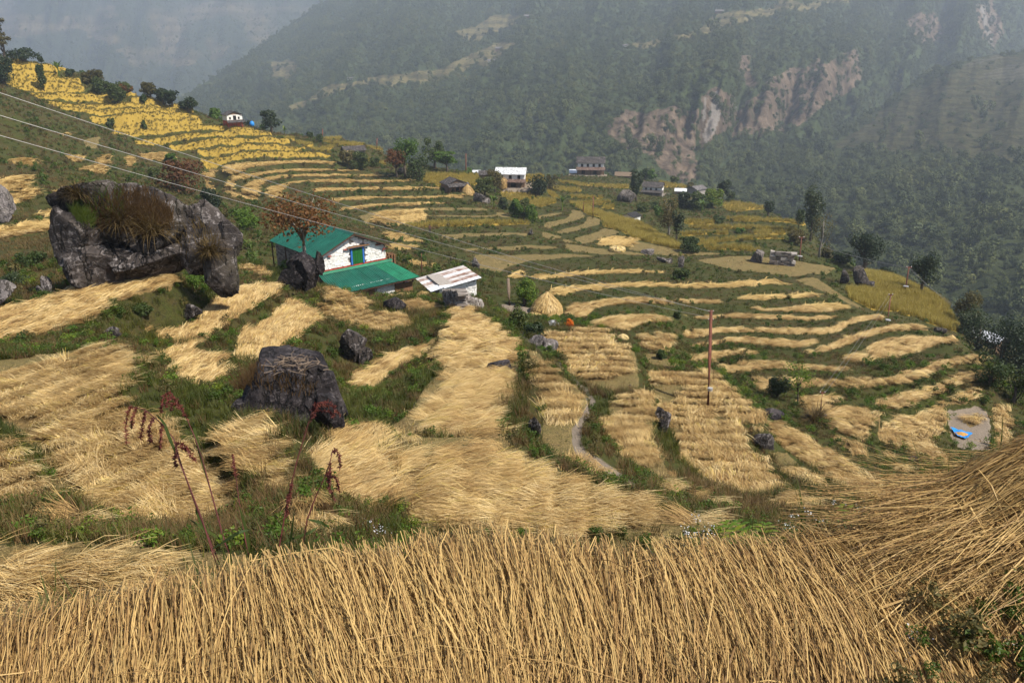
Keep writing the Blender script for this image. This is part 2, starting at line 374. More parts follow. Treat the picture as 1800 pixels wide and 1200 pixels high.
t('Y1','Y',[872,532,900,532,930,540,960,532,990,545,978,562,940,567,915,565,895,562,884,546])
# foreground bed
t('FG','F',[-200,1110,0,1084,105,1066,218,1044,272,1030,428,1004,583,990,700,984,748,962,853,957,931,957,989,964,1067,980,1144,990,1257,968,1352,955,1460,937,1568,937,1617,946,1700,960,1850,960,2200,1000,2200,2400,-400,2400])

# painted covers that lie on level ground or on a slope: (cover, outline)
PAINT = [
 ('S',[1010,578,1062,578,1074,594,1100,612,1104,630,1100,640,1112,656,1080,662,1082,668,1030,668,1008,655,996,640,985,625,965,610,950,590,976,588,998,596]),
 ('B',[1008,618,1042,616,1040,624,1016,624]), ('B',[986,633,1040,632,1036,639,992,640]),
 ('S',[930,625,944,626,968,650,1000,680,1020,704,1016,720,1004,740,985,742,962,735,960,710,950,680,940,650]),
 ('S',[972,806,1000,800,1030,812,1070,838,1090,856,1050,845,1005,822]),
 ('S',[798,545,822,545,838,558,860,574,872,586,892,600,904,612,906,632,908,640,880,636,856,648,784,650,776,620,770,608,800,606,820,608,822,598,786,594,790,580,797,560]),
 ('B',[820,625,850,618,892,622,880,629,830,628]),
 ('S',[790,655,905,655,912,660,904,676,884,696,872,716,862,730,876,764,884,775,860,766,800,763,742,758,750,740,756,722,776,704,796,690,798,680]),
 ('S',[697,813,709,801,748,805,787,793,833,784,872,809,896,809,970,840,1067,867,1152,894,1261,910,1300,914,1261,922,1144,924,1067,935,989,940,911,932,794,922,732,910,720,883,709,856,720,832]),
 ('S',[612,692,623,665,662,638,697,622,756,611,763,618,759,630,705,642,670,677,654,700]),
 ('S',[0,664,60,640,152,628,168,616,216,614,240,628,224,660,216,692,200,720,248,728,304,756,320,772,340,804,360,820,384,844,404,880,408,912,360,924,224,932,192,916,176,892,152,876,132,856,116,828,96,816,108,804,72,776,44,756,0,728,-60,720,-60,680]),
 ('S',[-60,556,0,548,30,542,70,536,104,522,128,506,180,502,240,496,300,488,312,489,296,502,240,516,200,528,176,548,168,560,140,570,96,584,40,596,0,608,-60,618]),
 ('S',[-60,982,0,981,58,984,117,997,194,1001,288,1005,327,1013,272,1028,175,1044,109,1044,0,1048,-60,1050]),
 ('S',[1138,653,1196,659,1258,657,1272,672,1300,696,1344,732,1344,742,1302,746,1300,760,1314,790,1322,808,1344,814,1350,834,1372,852,1376,862,1343,873,1300,878,1250,874,1222,842,1240,826,1200,806,1188,788,1182,766,1172,742,1154,716,1142,690]),
 ('B',[1140,676,1190,674,1232,681,1204,690,1190,700,1192,714,1160,716,1146,702]), ('B',[1244,716,1262,730,1292,741,1262,744,1248,730]),
 ('B',[1180,748,1200,746,1206,764,1186,766]), ('B',[1238,806,1262,812,1255,827,1238,820]), ('B',[1204,730,1180,736,1172,728,1190,722]),
 ('S',[1084,700,1104,698,1120,688,1136,688,1146,708,1150,730,1136,734,1130,760,1136,772,1150,794,1160,810,1130,814,1088,815,1076,806,1052,784,1050,772,1062,750,1072,734,1092,728,1096,720]),
 ('S',[1524,616,1546,602,1580,598,1604,595,1682,596,1680,602,1640,608,1612,616,1584,626,1552,628,1536,622]),
 ('S',[1482,634,1500,626,1524,627,1540,636,1510,638]),
 ('S',[1688,738,1716,730,1728,742,1706,752]),
 # rice standing on slopes
 ('r',[1000,356,1014,358,1040,368,1072,378,1100,386,1124,392,1140,400,1152,408,1168,418,1190,430,1200,438,1180,436,1140,426,1116,420,1090,406,1060,398,1060,390,1052,381,1034,378,1020,368]),
 ('r',[1520,478,1552,480,1592,490,1614,504,1628,514,1670,524,1664,546,1678,562,1692,586,1676,582,1632,568,1608,556,1584,554,1578,548,1536,546,1496,526,1488,510,1526,508,1532,504,1524,490]),
 # sheaves hung down a bank
 ('s',[654,388,664,374,690,371,742,369,745,386,720,392,690,398]),
 ('s',[1056,432,1058,420,1088,416,1092,424,1116,418,1110,434,1092,432]),
 ('s',[12,344,50,332,68,336,60,346,52,352,20,358]), ('s',[88,352,96,336,128,329,152,330,140,344,112,354]),
 ('s',[1193,790,1206,786,1240,808,1226,826,1212,822,1192,806]), ('s',[1246,826,1262,814,1322,840,1318,862,1290,858,1262,850]),
 ('s',[392,296,400,290,404,300,396,304]),
]
PATH = [(905,560),(916,585),(930,602),(944,612),(960,624),(980,642),(1006,666),(1030,686),(1040,704),(1028,732),(1014,750),(1014,772),(1020,792),(1050,808),(1084,832),(1122,860)]

# rice bands on the steep slope at the upper left: (distance, outline)
HILL = [
 (216, [354,280,380,274,420,268,480,266,536,267,580,273,578,277,480,276,440,278,412,282,390,288,366,297,360,290]),
 (220, [350,264,380,259,420,256,476,254,520,256,536,260,534,265,466,263,420,265,386,269,358,275]),
 (224, [300,254,330,249,370,245,420,242,476,242,508,248,500,251,472,250.5,420,252.5,380,254,350,260,346,264,312,270]),
 (229, [236,255,240,250,270,243,300,240,330,236,370,232,420,230,452,230.5,476,235,476,239,420,240,360,241,326,245,300,249,270,260]),
 (233, [196,236,250,229,300,224,360,222,404,221,428,225,446,227,424,228,380,228,330,231,312,233,266,239,230,239]),
 (236, [200,224,260,216,320,212,352,212,352,216,300,218,250,224,210,231]),
 (239, [160,204,180,204,220,200,264,199,328,198,348,204,348,208,300,206,240,208,204,213,176,218,160,214]),
 (243, [108,186,140,190,170,194,220,192,266,191,338,192,340,197,266,198,220,200,174,201,140,196,112,194]),
 (247, [80,180,128,183,152,184,200,183,236,183,308,186,312,189,264,189,228,189,172,191,112,187,84,184]),
 (251, [56,164,100,165,160,168,196,170,200,176,170,175,120,172,64,174]),
 (255, [10,149,76,153,148,157,148,161,90,161,20,156]),
 (258, [18,142,80,145,144,149,148,154,84,151,20,149]),
 (261, [22,133,84,137,138,139,138,144,84,142,22,140]),
 (264, [-30,119,22,121,96,128,100,133,22,128,-30,127]),
 (267, [-30,108,6,110,60,112,94,118,144,121,146,124,120,122,60,118,20,117,-30,116]),
 (270, [-30,98,10,100,50,106,62,110,16,109,-30,107]),
 (273, [-30,88,0,90,44,94,76,99,96,106,96,109,56,105,0,97,-30,95]),
 (268, [116,113,148,117,146,122,116,119]),
 (254, [226,156,250,162,248,166,224,166]),
 (253, [258,167,280,172,280,175,260,174]),
 (250, [232,172,286,178,288,181,236,179]),
]
# where the spur ends against what lies behind it: picture point of the ground there, distance
SKYLINE = [(-400,40,260),(-60,70,262),(0,86,270),(44,92,270),(96,104,268),(148,117,264),(230,156,254),(310,186,252),(345,198,258),(365,203,266),(440,222,262),(476,229,262),
 (540,239,275),(600,243,280),(640,252,275),(676,262,265),(700,285,235),(760,292,228),(830,303,240),(930,311,260),(1000,305,335),(1066,306,335),(1110,312,330),
 (1160,318,320),(1206,325,315),(1240,340,285),(1270,352,278),(1320,356,268),(1345,364,260),(1380,380,236),(1416,392,210),(1440,410,186),(1460,440,160),(1500,462,146),
 (1530,475,140),(1592,489,128),(1630,512,118),(1670,524,112),(1690,560,102),(1720,600,95),(1780,640,88),(1850,690,80),(1950,760,72),(2300,900,66)]

# ground that slopes evenly: (terrace it belongs to, outline, [(picture y, distance) ...])
TILT = [('C35', [798,544,822,544,842,556,872,578,894,600,906,612,912,640,916,656,908,678,888,698,874,724,880,760,882,780,760,780,684,780,680,765,712,735,730,712,748,682,780,658,772,616,770,598,788,580],
         [(540, 43.5), (600, 32.0), (655, 25.0), (700, 21.3), (780, 16.1)])]
# ------------------------------------------------------------------ levels of the terraces
def squash(poly, s):
    """standing rice hides the ground behind it: keep the lower part of the outline as the level ground"""
    a = np.array(poly); xs = a[:, 0]
    lo = np.empty(len(a))
    for i, x in enumerate(xs):
        ys = []
        for k in range(len(a)):
            x1, y1 = a[k]; x2, y2 = a[(k + 1) % len(a)]
            if min(x1, x2) - 1e-6 <= x <= max(x1, x2) + 1e-6:
                ys.append(max(y1, y2) if abs(x2 - x1) < 1e-6 else y1 + (y2 - y1) * (x - x1) / (x2 - x1))
        lo[i] = max(ys)
    b = a.copy(); b[:, 1] = lo - s * (lo - a[:, 1])
    return [tuple(q) for q in b]
for n, d in T.items():
    d['g'] = squash(d['p'], d['sq']) if 'sq' in d else d['p']

NAMES = list(T); IDX = {n: i for i, n in enumerate(NAMES)}
def spans(poly, x):
    ys = []
    for k in range(len(poly)):
        x1, y1 = poly[k]; x2, y2 = poly[(k + 1) % len(poly)]
        if (x1 > x) != (x2 > x): ys.append(y1 + (y2 - y1) * (x - x1) / (x2 - x1))
    ys.sort()
    return list(zip(ys[0::2], ys[1::2]))
def tan_dep(px, py):
    X, Y, Z = rays(px, py)
    return -Z / np.hypot(X, Y)
def solve_levels():
    rows, rhs, wts = [], [], []
    for x in np.arange(-50.5, 1850, 4.0):
        seg = []
        for n, d in T.items():
            for a, b in spans(d['g'], x): seg.append((b, a, IDX[n]))   # (front y, back y)
        seg.sort(reverse=True)
        for (f1, b1, i1), (f2, b2, i2) in zip(seg[:-1], seg[1:]):
            gap = b1 - f2
            if i1 == i2 or gap < -0.5 or gap > 90 or b2 > b1: continue
            if NAMES[i1] in LOOSE or NAMES[i2] in LOOSE: continue
            gap = max(gap, 0.3)
            c = 1 / math.tan(math.radians(52 if gap < 14 else (44 if gap < 30 else 36)))
            tA, tB = tan_dep(x, b1), tan_dep(x, b1 - gap)
            if tA < 0.02 or tB < 0.02: continue
            s = (tA - tB) / (1 + c * tB)          # rise per unit of distance
            k = math.log(max((tA - s) / tA, 0.2)) # zB / zA
            w = 1.0 if gap < 14 else (0.5 if gap < 30 else 0.12)
            rows.append((i1, i2)); rhs.append(k); wts.append(w)
    n = len(NAMES)
    A = np.zeros((n, n)); B = np.zeros(n)
    for (i, j), k, w in zip(rows, rhs, wts):
        A[i, i] += w; A[j, j] += w; A[i, j] -= w; A[j, i] -= w
        B[i] -= w * k; B[j] += w * k
    for nm, (px, py, dep, w) in ANCHOR.items():
        z = -float(at_d(px, py, dep).z)
        A[IDX[nm], IDX[nm]] += w; B[IDX[nm]] += w * math.log(z)
    A += np.eye(n) * 1e-6; B += 1e-6 * math.log(20)
    return -np.exp(np.linalg.solve(A, B))
LOOSE = ('FG', 'D3')
ANCHOR = {  # level ground seen at (px, py) at a distance along the view axis
 'FG': (900, 1100, 3.05, 1e4), 'C10': (700, 521, 58, 300), 'K1': (1245, 718, 36, 300), 'K6': (1440, 800, 36, 30), 'U2': (40, 288, 118, 20), 'U1': (20, 320, 95, 20), 'U5': (225,286,172,20), 'U13': (110,242,172,20), 'U14':(28,250,150,20), 'K8': (1380, 885, 24, 60), 'Q11': (800, 325, 190, 100), 'N1': (890, 345, 205, 100),
 'R3': (755, 408, 140, 200), 'Y2': (1035, 308, 330, 100), 'D5': (260, 850, 15.5, 200), 'C35': (950, 880, 14.0, 200), 'D10': (100, 1015, 8.0, 500),
 'X3': (1499, 479, 134, 100), 'D4': (100, 545, 33, 60), 'U9': (50, 405, 62, 20), 'D3': (446, 478, 50, 200), 'S11': (480, 287, 199, 200), 'S12': (370, 306, 196, 50), 'U6': (274, 276, 188, 50), 'U3': (133,281,150,50), 'U12': (162,252,170,50), 'D1': (500, 570, 36.5, 150), 'D2': (380, 557, 35.5, 150),
 'Q1': (500, 242, 235, 30), 'Q6': (385, 213, 255, 60), 'Q4': (575, 246, 270, 30), 'Q9': (660, 260, 265, 30), 'W1': (1185, 328, 300, 60), 'W2': (1300, 370, 250, 30), 'W10': (1290, 440, 190, 5),
 'X1': (1380, 480, 150, 5), 'Q7': (358, 205, 260, 20),'U4': (180,295,145,20), 'Y4':(1150,343,285,30),
}
ZL = solve_levels()
for n, d in T.items(): d['z'] = float(ZL[IDX[n]])

# ------------------------------------------------------------------ the ground as one sheet over distance and bearing
TH = np.linspace(math.radians(-47), math.radians(47), 680)
LR = [math.log(0.9)]
while LR[-1] < math.log(470):
    r = math.exp(LR[-1])
    LR.append(LR[-1] + (0.012 if r < 8 else 0.009 if r < 20 else 0.0062 if r < 60 else 0.0036 if r < 345 else 0.012))
LR = np.array(LR); RR = np.exp(LR); R0 = RR[0]
NT, NR = len(TH), len(RR)
GX = np.sin(TH)[:, None] * RR[None, :]
GY = np.cos(TH)[:, None] * RR[None, :]
ZK = np.full((NT, NR), np.nan)
LEV = np.full((NT, NR), -1, np.int16)
OVL = None
def world_poly(d):
    X, Y = at_z([p[0] for p in d['g']], [p[1] for p in d['g']], d['z'])
    return list(zip(X, Y))
for n in sorted(T, key=lambda n: T[n]['z']):
    d = T[n]; wp = world_poly(d); d['w'] = wp
    a = np.array(wp)
    if np.any(a[:, 1] < -3) and n != 'FG': continue
    th = np.arctan2(a[:, 0], a[:, 1]); lr = np.log(np.maximum(np.hypot(a[:, 0], a[:, 1]), 0.5))
    if n == 'FG': i0, i1, j0, j1 = 0, NT, 0, int(np.searchsorted(LR, lr.max()) + 1)
    else:
        i0 = max(int(np.searchsorted(TH, th.min())) - 1, 0); i1 = min(int(np.searchsorted(TH, th.max())) + 1, NT)
        j0 = max(int(np.searchsorted(LR, lr.min())) - 1, 0); j1 = min(int(np.searchsorted(LR, lr.max())) + 1, NR)
    if i0 >= i1 or j0 >= j1: continue
    m = in_poly(GX[i0:i1, j0:j1], GY[i0:i1, j0:j1], wp)
    if n == 'FG': m |= RR[None, j0:j1] < 2.0
    if OVL is not None:
        for q in np.unique(LEV[i0:i1, j0:j1][m]):
            c = int(((LEV[i0:i1, j0:j1] == q) & m).sum())
            if q >= 0 and c > 60: OVL.append((c, n, NAMES[q], int(m.sum())))
    ZK[i0:i1, j0:j1][m] = d['z']; LEV[i0:i1, j0:j1][m] = IDX[n]

# extra spot heights: picture point and distance
SPOT = [(-40, 130, 150), (-40, 200, 130), (20, 200, 140), (60, 230, 150), (120, 240, 160), (20, 260, 130),
        (720, 305, 190), (690, 275, 215), (1250, 345, 270), (1240, 370, 220), (1110, 370, 210), (1420, 420, 165), (1440, 440, 150), (1480, 455, 140),
        (1690, 590, 90), (1700, 560, 99), (1740, 620, 85), (1790, 640, 82), (1800, 700, 76), (1560, 850, 38), (1620, 850, 41),
        (300, 500, 36), (330, 520, 33), (350, 330, 140), (300, 320, 130), (150, 400, 55), (60, 440, 52), (400, 430, 62), (440, 400, 90), (420, 380, 110),
        (500, 500, 50), (470, 460, 56), (830, 470, 84), (800, 500, 68), (850, 520, 60), (780, 470, 88), (560, 620, 27), (520, 740, 19),
        (560, 480, 58), (640, 480, 62), (700, 500, 61)]
for px, py, dep in SPOT:
    p = at_d(px, py, dep)
    i = int(np.argmin(abs(TH - math.atan2(p.x, p.y)))); j = int(np.searchsorted(LR, math.log(math.hypot(p.x, p.y))))
    if 0 < i < NT - 1 and 0 < j < NR - 2 and np.all(np.isnan(ZK[i-1:i+2, j-1:j+2])): ZK[i-1:i+2, j-1:j+2] = p.z
# level platform of the green-roofed house
HOUSE_Z = -19.3
def plat(pts, z):
    m = in_poly(GX, GY, pts); ZK[m] = z; LEV[m] = -2

# level ground under the green-roofed house, cut into the slope
HOUSE_A = math.radians(41.8)
_u = np.array([math.cos(HOUSE_A), math.sin(HOUSE_A)]); _v = np.array([-_u[1], _u[0]])
HOUSE_O = np.array([-14.95, 59.5]) + 0.3 * _u + 0.35 * _v
plat([tuple(HOUSE_O + _u * a + _v * b) for a, b in ((-0.9, -2.6), (9.0, -2.6), (9.0, 8.2), (-0.9, 8.2))], HOUSE_Z)
for nm, pts, prof in TILT:
    poly = list(zip(pts[0::2], pts[1::2])); xs = [p[0] for p in poly]
    py_, pr_ = [p[0] for p in prof], [p[1] for p in prof]
    for x in np.arange(min(xs) + .2, max(xs), 0.6):
        for yb, yf in spans(poly, x):
            y = np.arange(yb, yf, 0.25); r = np.interp(y, py_, pr_)
            X, Y, Z = rays(np.full(len(y), x), y)
            i = np.round((np.arctan2(X, Y) - TH[0]) / (TH[1] - TH[0])).astype(int); j = np.searchsorted(LR, np.log(r))
            ZK[i, j] = r * Z / np.hypot(X, Y); LEV[i, j] = IDX[nm]
# bands of rice on the steep slope
for dist, pts in HILL:
    poly = list(zip(pts[0::2], pts[1::2])); xs = [p[0] for p in poly]
    for x in np.arange(min(xs) + .2, max(xs), 0.5):
        for yb, yf in spans(poly, x):
            for u in np.linspace(0, .68, 6):
                y = yf + (yb - yf) * u; r = dist + 3.2 * u
                X, Y, Z = (float(q) for q in rays(x, y))
                i = int(round((math.atan2(X, Y) - TH[0]) / (TH[1] - TH[0]))); j = int(np.searchsorted(LR, math.log(r)))
                if 0 <= i < NT:
                    ZK[i, j] = r * Z / math.hypot(X, Y); LEV[i, j] = -3
# the spur ends at its skyline: beyond it the ground falls away to the valley
_s = []
for px, py, dist in SKYLINE:
    X, Y, Z = (float(q) for q in rays(px, py)); h = math.hypot(X, Y)
    _s.append((math.atan2(X, Y), dist, dist * Z / h))
_s = np.array(_s)
LASTR = np.interp(TH, _s[:, 0], _s[:, 1]); ZLAST = np.interp(TH, _s[:, 0], _s[:, 2])
LASTR = LASTR + 2.5 * fbm(TH * 60, TH * 0, 1.0, 3)
last = np.searchsorted(LR, np.log(LASTR))
_over = RR[None, :] > (LASTR + 1.5)[:, None]
ZK[_over] = np.nan; LEV[_over] = -1
for i in range(NT):
    if np.isnan(ZK[i, last[i]]): ZK[i, last[i]] = ZLAST[i]
drop = RR[None, :] > (LASTR + 5)[:, None]
ZK = np.where(drop, ZLAST[:, None] - 2.0 - 0.62 * (RR[None, :] - LASTR[:, None] - 5), ZK)

def fill(ZK):
    levels = [ZK]
    while min(levels[-1].shape) > 24:
        a = levels[-1]
        h, w = a.shape; a = np.pad(a, ((0, h % 2), (0, w % 2)), constant_values=np.nan)
        b = np.stack([a[0::2, 0::2], a[1::2, 0::2], a[0::2, 1::2], a[1::2, 1::2]])
        c = (~np.isnan(b)).sum(0)
        levels.append(np.where(c > 0, np.nansum(b, 0) / np.maximum(c, 1), np.nan))
    Z = None
    for a in reversed(levels):
        k = ~np.isnan(a)
        if Z is None: Z = np.where(k, a, np.nanmean(a))
        else:
            Z = np.repeat(np.repeat(Z, 2, 0), 2, 1)[:a.shape[0], :a.shape[1]]
            Z = np.where(k, a, Z)
        for it in range(400 if a.size < 20000 else 120):
            P = np.pad(Z, 1, mode='edge')
            N = 0.25 * (P[:-2, 1:-1] + P[2:, 1:-1] + P[1:-1, :-2] + P[1:-1, 2:])
            Z = np.where(k, a, N)
    return Z
ZG = fill(ZK)
_fx = (LEV != -1) | drop
for _ in range(60):                          # take the points off the spot heights
    P = np.pad(ZG, 1, mode='edge')
    ZG = np.where(_fx, ZK, 0.25 * (P[:-2, 1:-1] + P[2:, 1:-1] + P[1:-1, :-2] + P[1:-1, 2:]))
flat = LEV >= 0
def blur(a, n):
    for _ in range(n):
        P = np.pad(a, 1, mode='edge')
        a = 0.5 * a + 0.125 * (P[:-2, 1:-1] + P[2:, 1:-1] + P[1:-1, :-2] + P[1:-1, 2:])
    return a
BANK = np.clip(blur((~flat).astype(float), 3), 0, 1)
_amp = np.clip(0.10 + RR * 0.0022, 0, 0.5)[None, :] * np.where(np.degrees(TH) > 2, .45, 1.0)[:, None]
ZG = ZG + BANK * _amp * (fbm(GX, GY, 3.0, 4) * 1.6) * ((RR > 4)[None, :]) + (~drop) * 0.05 * fbm(GX, GY, 1.3, 3) * (RR > 2.5)[None, :]
# worn path: a shallow groove
PXG, PYG = project(GX, GY, ZG)
PATHD = np.full(ZG.shape, 1e9)
for (x1, y1), (x2, y2) in zip(PATH[:-1], PATH[1:]):
    L2 = (x2 - x1) ** 2 + (y2 - y1) ** 2
    u = np.clip(((PXG - x1) * (x2 - x1) + (PYG - y1) * (y2 - y1)) / L2, 0, 1)
    PATHD = np.minimum(PATHD, np.hypot(PXG - x1 - u * (x2 - x1), (PYG - y1 - u * (y2 - y1)) * 1.6) / (4.0 + 5.0 * np.clip((y1 - 600) / 200, 0, 1)))
PATHM = (np.clip(1.6 - PATHD, 0, 1)) * (np.abs(RR[None, :] - 30) < 26) * (ZG < -6)
ZG = ZG - 0.10 * PATHM
# the heap of straw at the right of the foreground
ZG = ZG - 0.07 * (LEV == IDX['FG'])
ZG = ZG + 0.56 * np.exp(-(((GX - 2.6) / 0.80) ** 2 + ((GY - 2.9) / 0.52) ** 2) ** 1.5)

# covers
CODE = {'S': 1, 'B': 2, 'R': 3, 'Y': 4, 'F': 8}
COVER = np.zeros(ZG.shape, np.int8)           # 0 grassy bank
for n, d in T.items(): COVER[LEV == IDX[n]] = CODE[d['c']]
for c, pts in PAINT:
    poly = list(zip(pts[0::2], pts[1::2])); a = np.array(poly)
    bb = (PXG > a[:, 0].min()) & (PXG < a[:, 0].max()) & (PYG > a[:, 1].min()) & (PYG < a[:, 1].max()) & ~drop & (RR > 4)[None, :]
    ii = np.nonzero(bb)
    m = in_poly(PXG[ii], PYG[ii], poly)
    ii = (ii[0][m], ii[1][m])
    if c in 'SB': ok = LEV[ii] >= 0; ii = (ii[0][ok], ii[1][ok]); COVER[ii] = CODE[c]
    elif c == 'r': COVER[ii] = 3
    elif c == 's': COVER[ii] = 5
COVER[(PATHM > 0.5)] = 6
COVER[drop] = 7
COVER[LEV == -3] = 3
ZG = ZG + np.where(RR > 190, 1, 0)[None, :] * 1.2 * (blur((LEV == -3).astype(float), 1) - 0.5) * (blur((LEV == -3).astype(float), 12) > 0.05)

def gz(x, y):
    """height of the ground under (x, y)"""
    x = np.asarray(x, float); y = np.asarray(y, float)
    fi = (np.arctan2(x, y) - TH[0]) / (TH[1] - TH[0]); fj = np.interp(np.log(np.maximum(np.hypot(x, y), R0)), LR, np.arange(NR))
    fi = np.clip(fi, 0, NT - 1.001); fj = np.clip(fj, 0, NR - 1.001)
    i = fi.astype(int); j = fj.astype(int); a = fi - i; b = fj - j
    return (ZG[i, j] * (1 - a) + ZG[i + 1, j] * a) * (1 - b) + (ZG[i, j + 1] * (1 - a) + ZG[i + 1, j + 1] * a) * b
def hit(px, py, rmin=1.3):
    """where the view ray through a point of the photograph meets the ground"""
    X, Y, Z = (float(q) for q in rays(px, py))
    h = math.hypot(X, Y); th = math.atan2(X, Y)
    f = (th - TH[0]) / (TH[1] - TH[0]); i = int(min(max(f, 0), NT - 1.001)); a = f - i
    prof = ZG[i] * (1 - a) + ZG[i + 1] * a
    ray = RR * Z / h
    below = np.nonzero((ray <= prof) & (RR > rmin))[0]
    if len(below) == 0: k = int(last[i])
    else: k = int(below[0])
    if k > 0 and len(below):
        d0 = ray[k - 1] - prof[k - 1]; d1 = ray[k] - prof[k]
        u = d0 / (d0 - d1) if d0 > d1 else 1
        r = RR[k - 1] + u * (RR[k] - RR[k - 1])
    else: r = RR[k]
    x, y = r * X / h, r * Y / h
    return Vector((x, y, float(gz(x, y))))
def link(o): COL.objects.link(o); return o
def mesh_np(name, V, Q, mats=(), midx=None, smooth=False):
    me = bpy.data.meshes.new(name)
    V = np.asarray(V, np.float32); Q = np.asarray(Q, np.int32)
    k = Q.shape[1]
    me.vertices.add(len(V)); me.vertices.foreach_set('co', V.ravel())
    me.loops.add(Q.size); me.loops.foreach_set('vertex_index', Q.ravel())
    me.polygons.add(len(Q)); me.polygons.foreach_set('loop_start', np.arange(0, Q.size, k, dtype=np.int32))
    if midx is not None: me.polygons.foreach_set('material_index', np.asarray(midx, np.int32))
    me.polygons.foreach_set('use_smooth', np.full(len(Q), smooth))
    for m in mats: me.materials.append(m)
    me.update(calc_edges=True)
    return me
def obj(name, me, parent=None):
    o = bpy.data.objects.new(name, me); link(o)
    if parent is not None: o.parent = parent
    return o
# ground mesh
_keep = np.ones((NT - 1, NR - 1), bool)
_keep &= (RR[None, :-1] < (LASTR[:-1] + 60)[:, None])
ids = np.arange(NT * NR).reshape(NT, NR)
Q = np.stack([ids[:-1, :-1], ids[1:, :-1], ids[1:, 1:], ids[:-1, 1:]], -1)[_keep]
V = np.stack([GX, GY, ZG], -1).reshape(-1, 3)
used = np.zeros(len(V), bool); used[Q.ravel()] = True
remap = np.cumsum(used) - 1
gm = mesh_np('ground', V[used], remap[Q], smooth=True)
# ------------------------------------------------------------------ the ground's material
def _ground_mat():
    b = NB('ground')
    P = b.n('ShaderNodeNewGeometry').outputs['Position']
    a1 = b.attr('cover_a'); a2 = b.attr('cover_b')
    s1 = b.n('ShaderNodeSeparateColor'); b.l(a1.outputs['Color'], s1.inputs[0])
    s2 = b.n('ShaderNodeSeparateColor'); b.l(a2.outputs['Color'], s2.inputs[0])
    big = b.noise(0.22, 4, coord=P); mid = b.noise(1.7, 5, coord=P); fine = b.noise(9, 5, 0.65, coord=P); vf = b.noise(40, 3, 0.7, coord=P)
    edge = b.math('MULTIPLY', b.math('SUBTRACT', mid, 0.5), 0.7)
    def mask(x): return b.rng(b.math('ADD', x, edge), 0.42, 0.58, smooth=True)
    bank = b.mix(b.rng(b.math('ADD', b.math('MULTIPLY', big, 0.6), b.math('MULTIPLY', mid, 0.4)), 0.32, 0.54), (0.070, 0.047, 0.021), (0.046, 0.055, 0.012))
    bank = b.mix(b.rng(fine, 0.45, 0.7), bank, (0.030, 0.026, 0.013))
    bank = b.mix(b.rng(vf, 0.6, 0.75), bank, (0.17, 0.13, 0.06))
    straw = b.ramp(b.math('ADD', b.math('MULTIPLY', fine, 0.6), b.math('MULTIPLY', vf, 0.4)), [(0.3, (0.07, 0.05, 0.022)), (0.5, (0.17, 0.115, 0.048)), (0.72, (0.34, 0.235, 0.10))])
    stub = b.mix(b.rng(mid, 0.35, 0.65), (0.165, 0.118, 0.048), (0.115, 0.098, 0.036))
    stub = b.mix(b.rng(fine, 0.48, 0.7), stub, (0.075, 0.06, 0.03))
    stub = b.mix(b.rng(vf, 0.52, 0.68), stub, (0.34, 0.25, 0.11))
    rice = b.mix(mid, (0.26, 0.17, 0.03), (0.36, 0.25, 0.05))
    yard = b.mix(fine, (0.15, 0.12, 0.09), (0.27, 0.22, 0.17))
    c = b.mix(mask(s2.outputs[2]), bank, (0.030, 0.036, 0.012))
    c = b.mix(mask(s1.outputs[1]), c, stub)
    c = b.mix(mask(s1.outputs[2]), c, rice)
    c = b.mix(mask(s1.outputs[0]), c, straw)
    c = b.mix(mask(s2.outputs[0]), c, yard)
    c = b.mix(b.rng(s2.outputs[1], 0.3, 0.7, smooth=True), c, b.mix(fine, (0.12, 0.095, 0.072), (0.22, 0.185, 0.15)))
    b.col(c); b.b.inputs['Roughness'].default_value = 0.95; b.b.inputs['Specular IOR Level'].default_value = 0.1
    b.bump(b.math('ADD', fine, b.math('MULTIPLY', vf, 0.5)), 0.8, 0.08)
    return b.m
ca = np.zeros((NT, NR, 4), np.float32); cb = np.zeros((NT, NR, 4), np.float32); ca[..., 3] = cb[..., 3] = 1
ca[..., 0] = blur(((COVER == 1) | (COVER == 5)).astype(float), 1)
ca[..., 1] = blur((COVER == 2).astype(float), 1)
ca[..., 2] = blur((COVER == 3).astype(float), 1)
cb[..., 0] = blur((COVER == 4).astype(float), 1)
cb[..., 1] = PATHM
cb[..., 2] = (COVER == 7)
for nm, c in (('cover_a', ca), ('cover_b', cb)):
    at = gm.color_attributes.new(nm, 'FLOAT_COLOR', 'POINT'); at.data.foreach_set('color', c.reshape(-1, 4)[used].ravel())
gm.materials.append(_ground_mat())
ground = obj('ground', gm); ground['kind'] = 'structure'
# ------------------------------------------------------------------ many small plants: shared meshes set out on points
def ribbon_mesh(name, chains, widths, mat, tint=None, up=None):
    """chains: list of (n,3) centre lines; flat ribbons along them.  widths: list of (n,)"""
    Vs, Qs, Ts = [], [], []; off = 0
    for k, (c, w) in enumerate(zip(chains, widths)):
        c = np.asarray(c, float); n = len(c)
        d = np.gradient(c, axis=0)
        u = up[k] if up is not None else np.array([0, 0, 1.0])
        s = np.cross(d, u); L = np.linalg.norm(s, axis=1, keepdims=True); s = s / np.maximum(L, 1e-6)
        w = np.asarray(w)[:, None] * 0.5
        Vs.append(np.stack([c - s * w, c + s * w], 1).reshape(-1, 3))
        i = off + 2 * np.arange(n - 1)
        Qs.append(np.stack([i, i + 1, i + 3, i + 2], 1)); off += 2 * n
        Ts.append(np.full(2 * n, tint[k] if tint is not None else RNG.random()))
    me = mesh_np(name, np.concatenate(Vs), np.concatenate(Qs), [mat])
    a = me.attributes.new('tint', 'FLOAT', 'POINT'); a.data.foreach_set('value', np.concatenate(Ts).astype(np.float32))
    return me
def unit(v): return v / np.maximum(np.linalg.norm(v, axis=-1, keepdims=True), 1e-9)
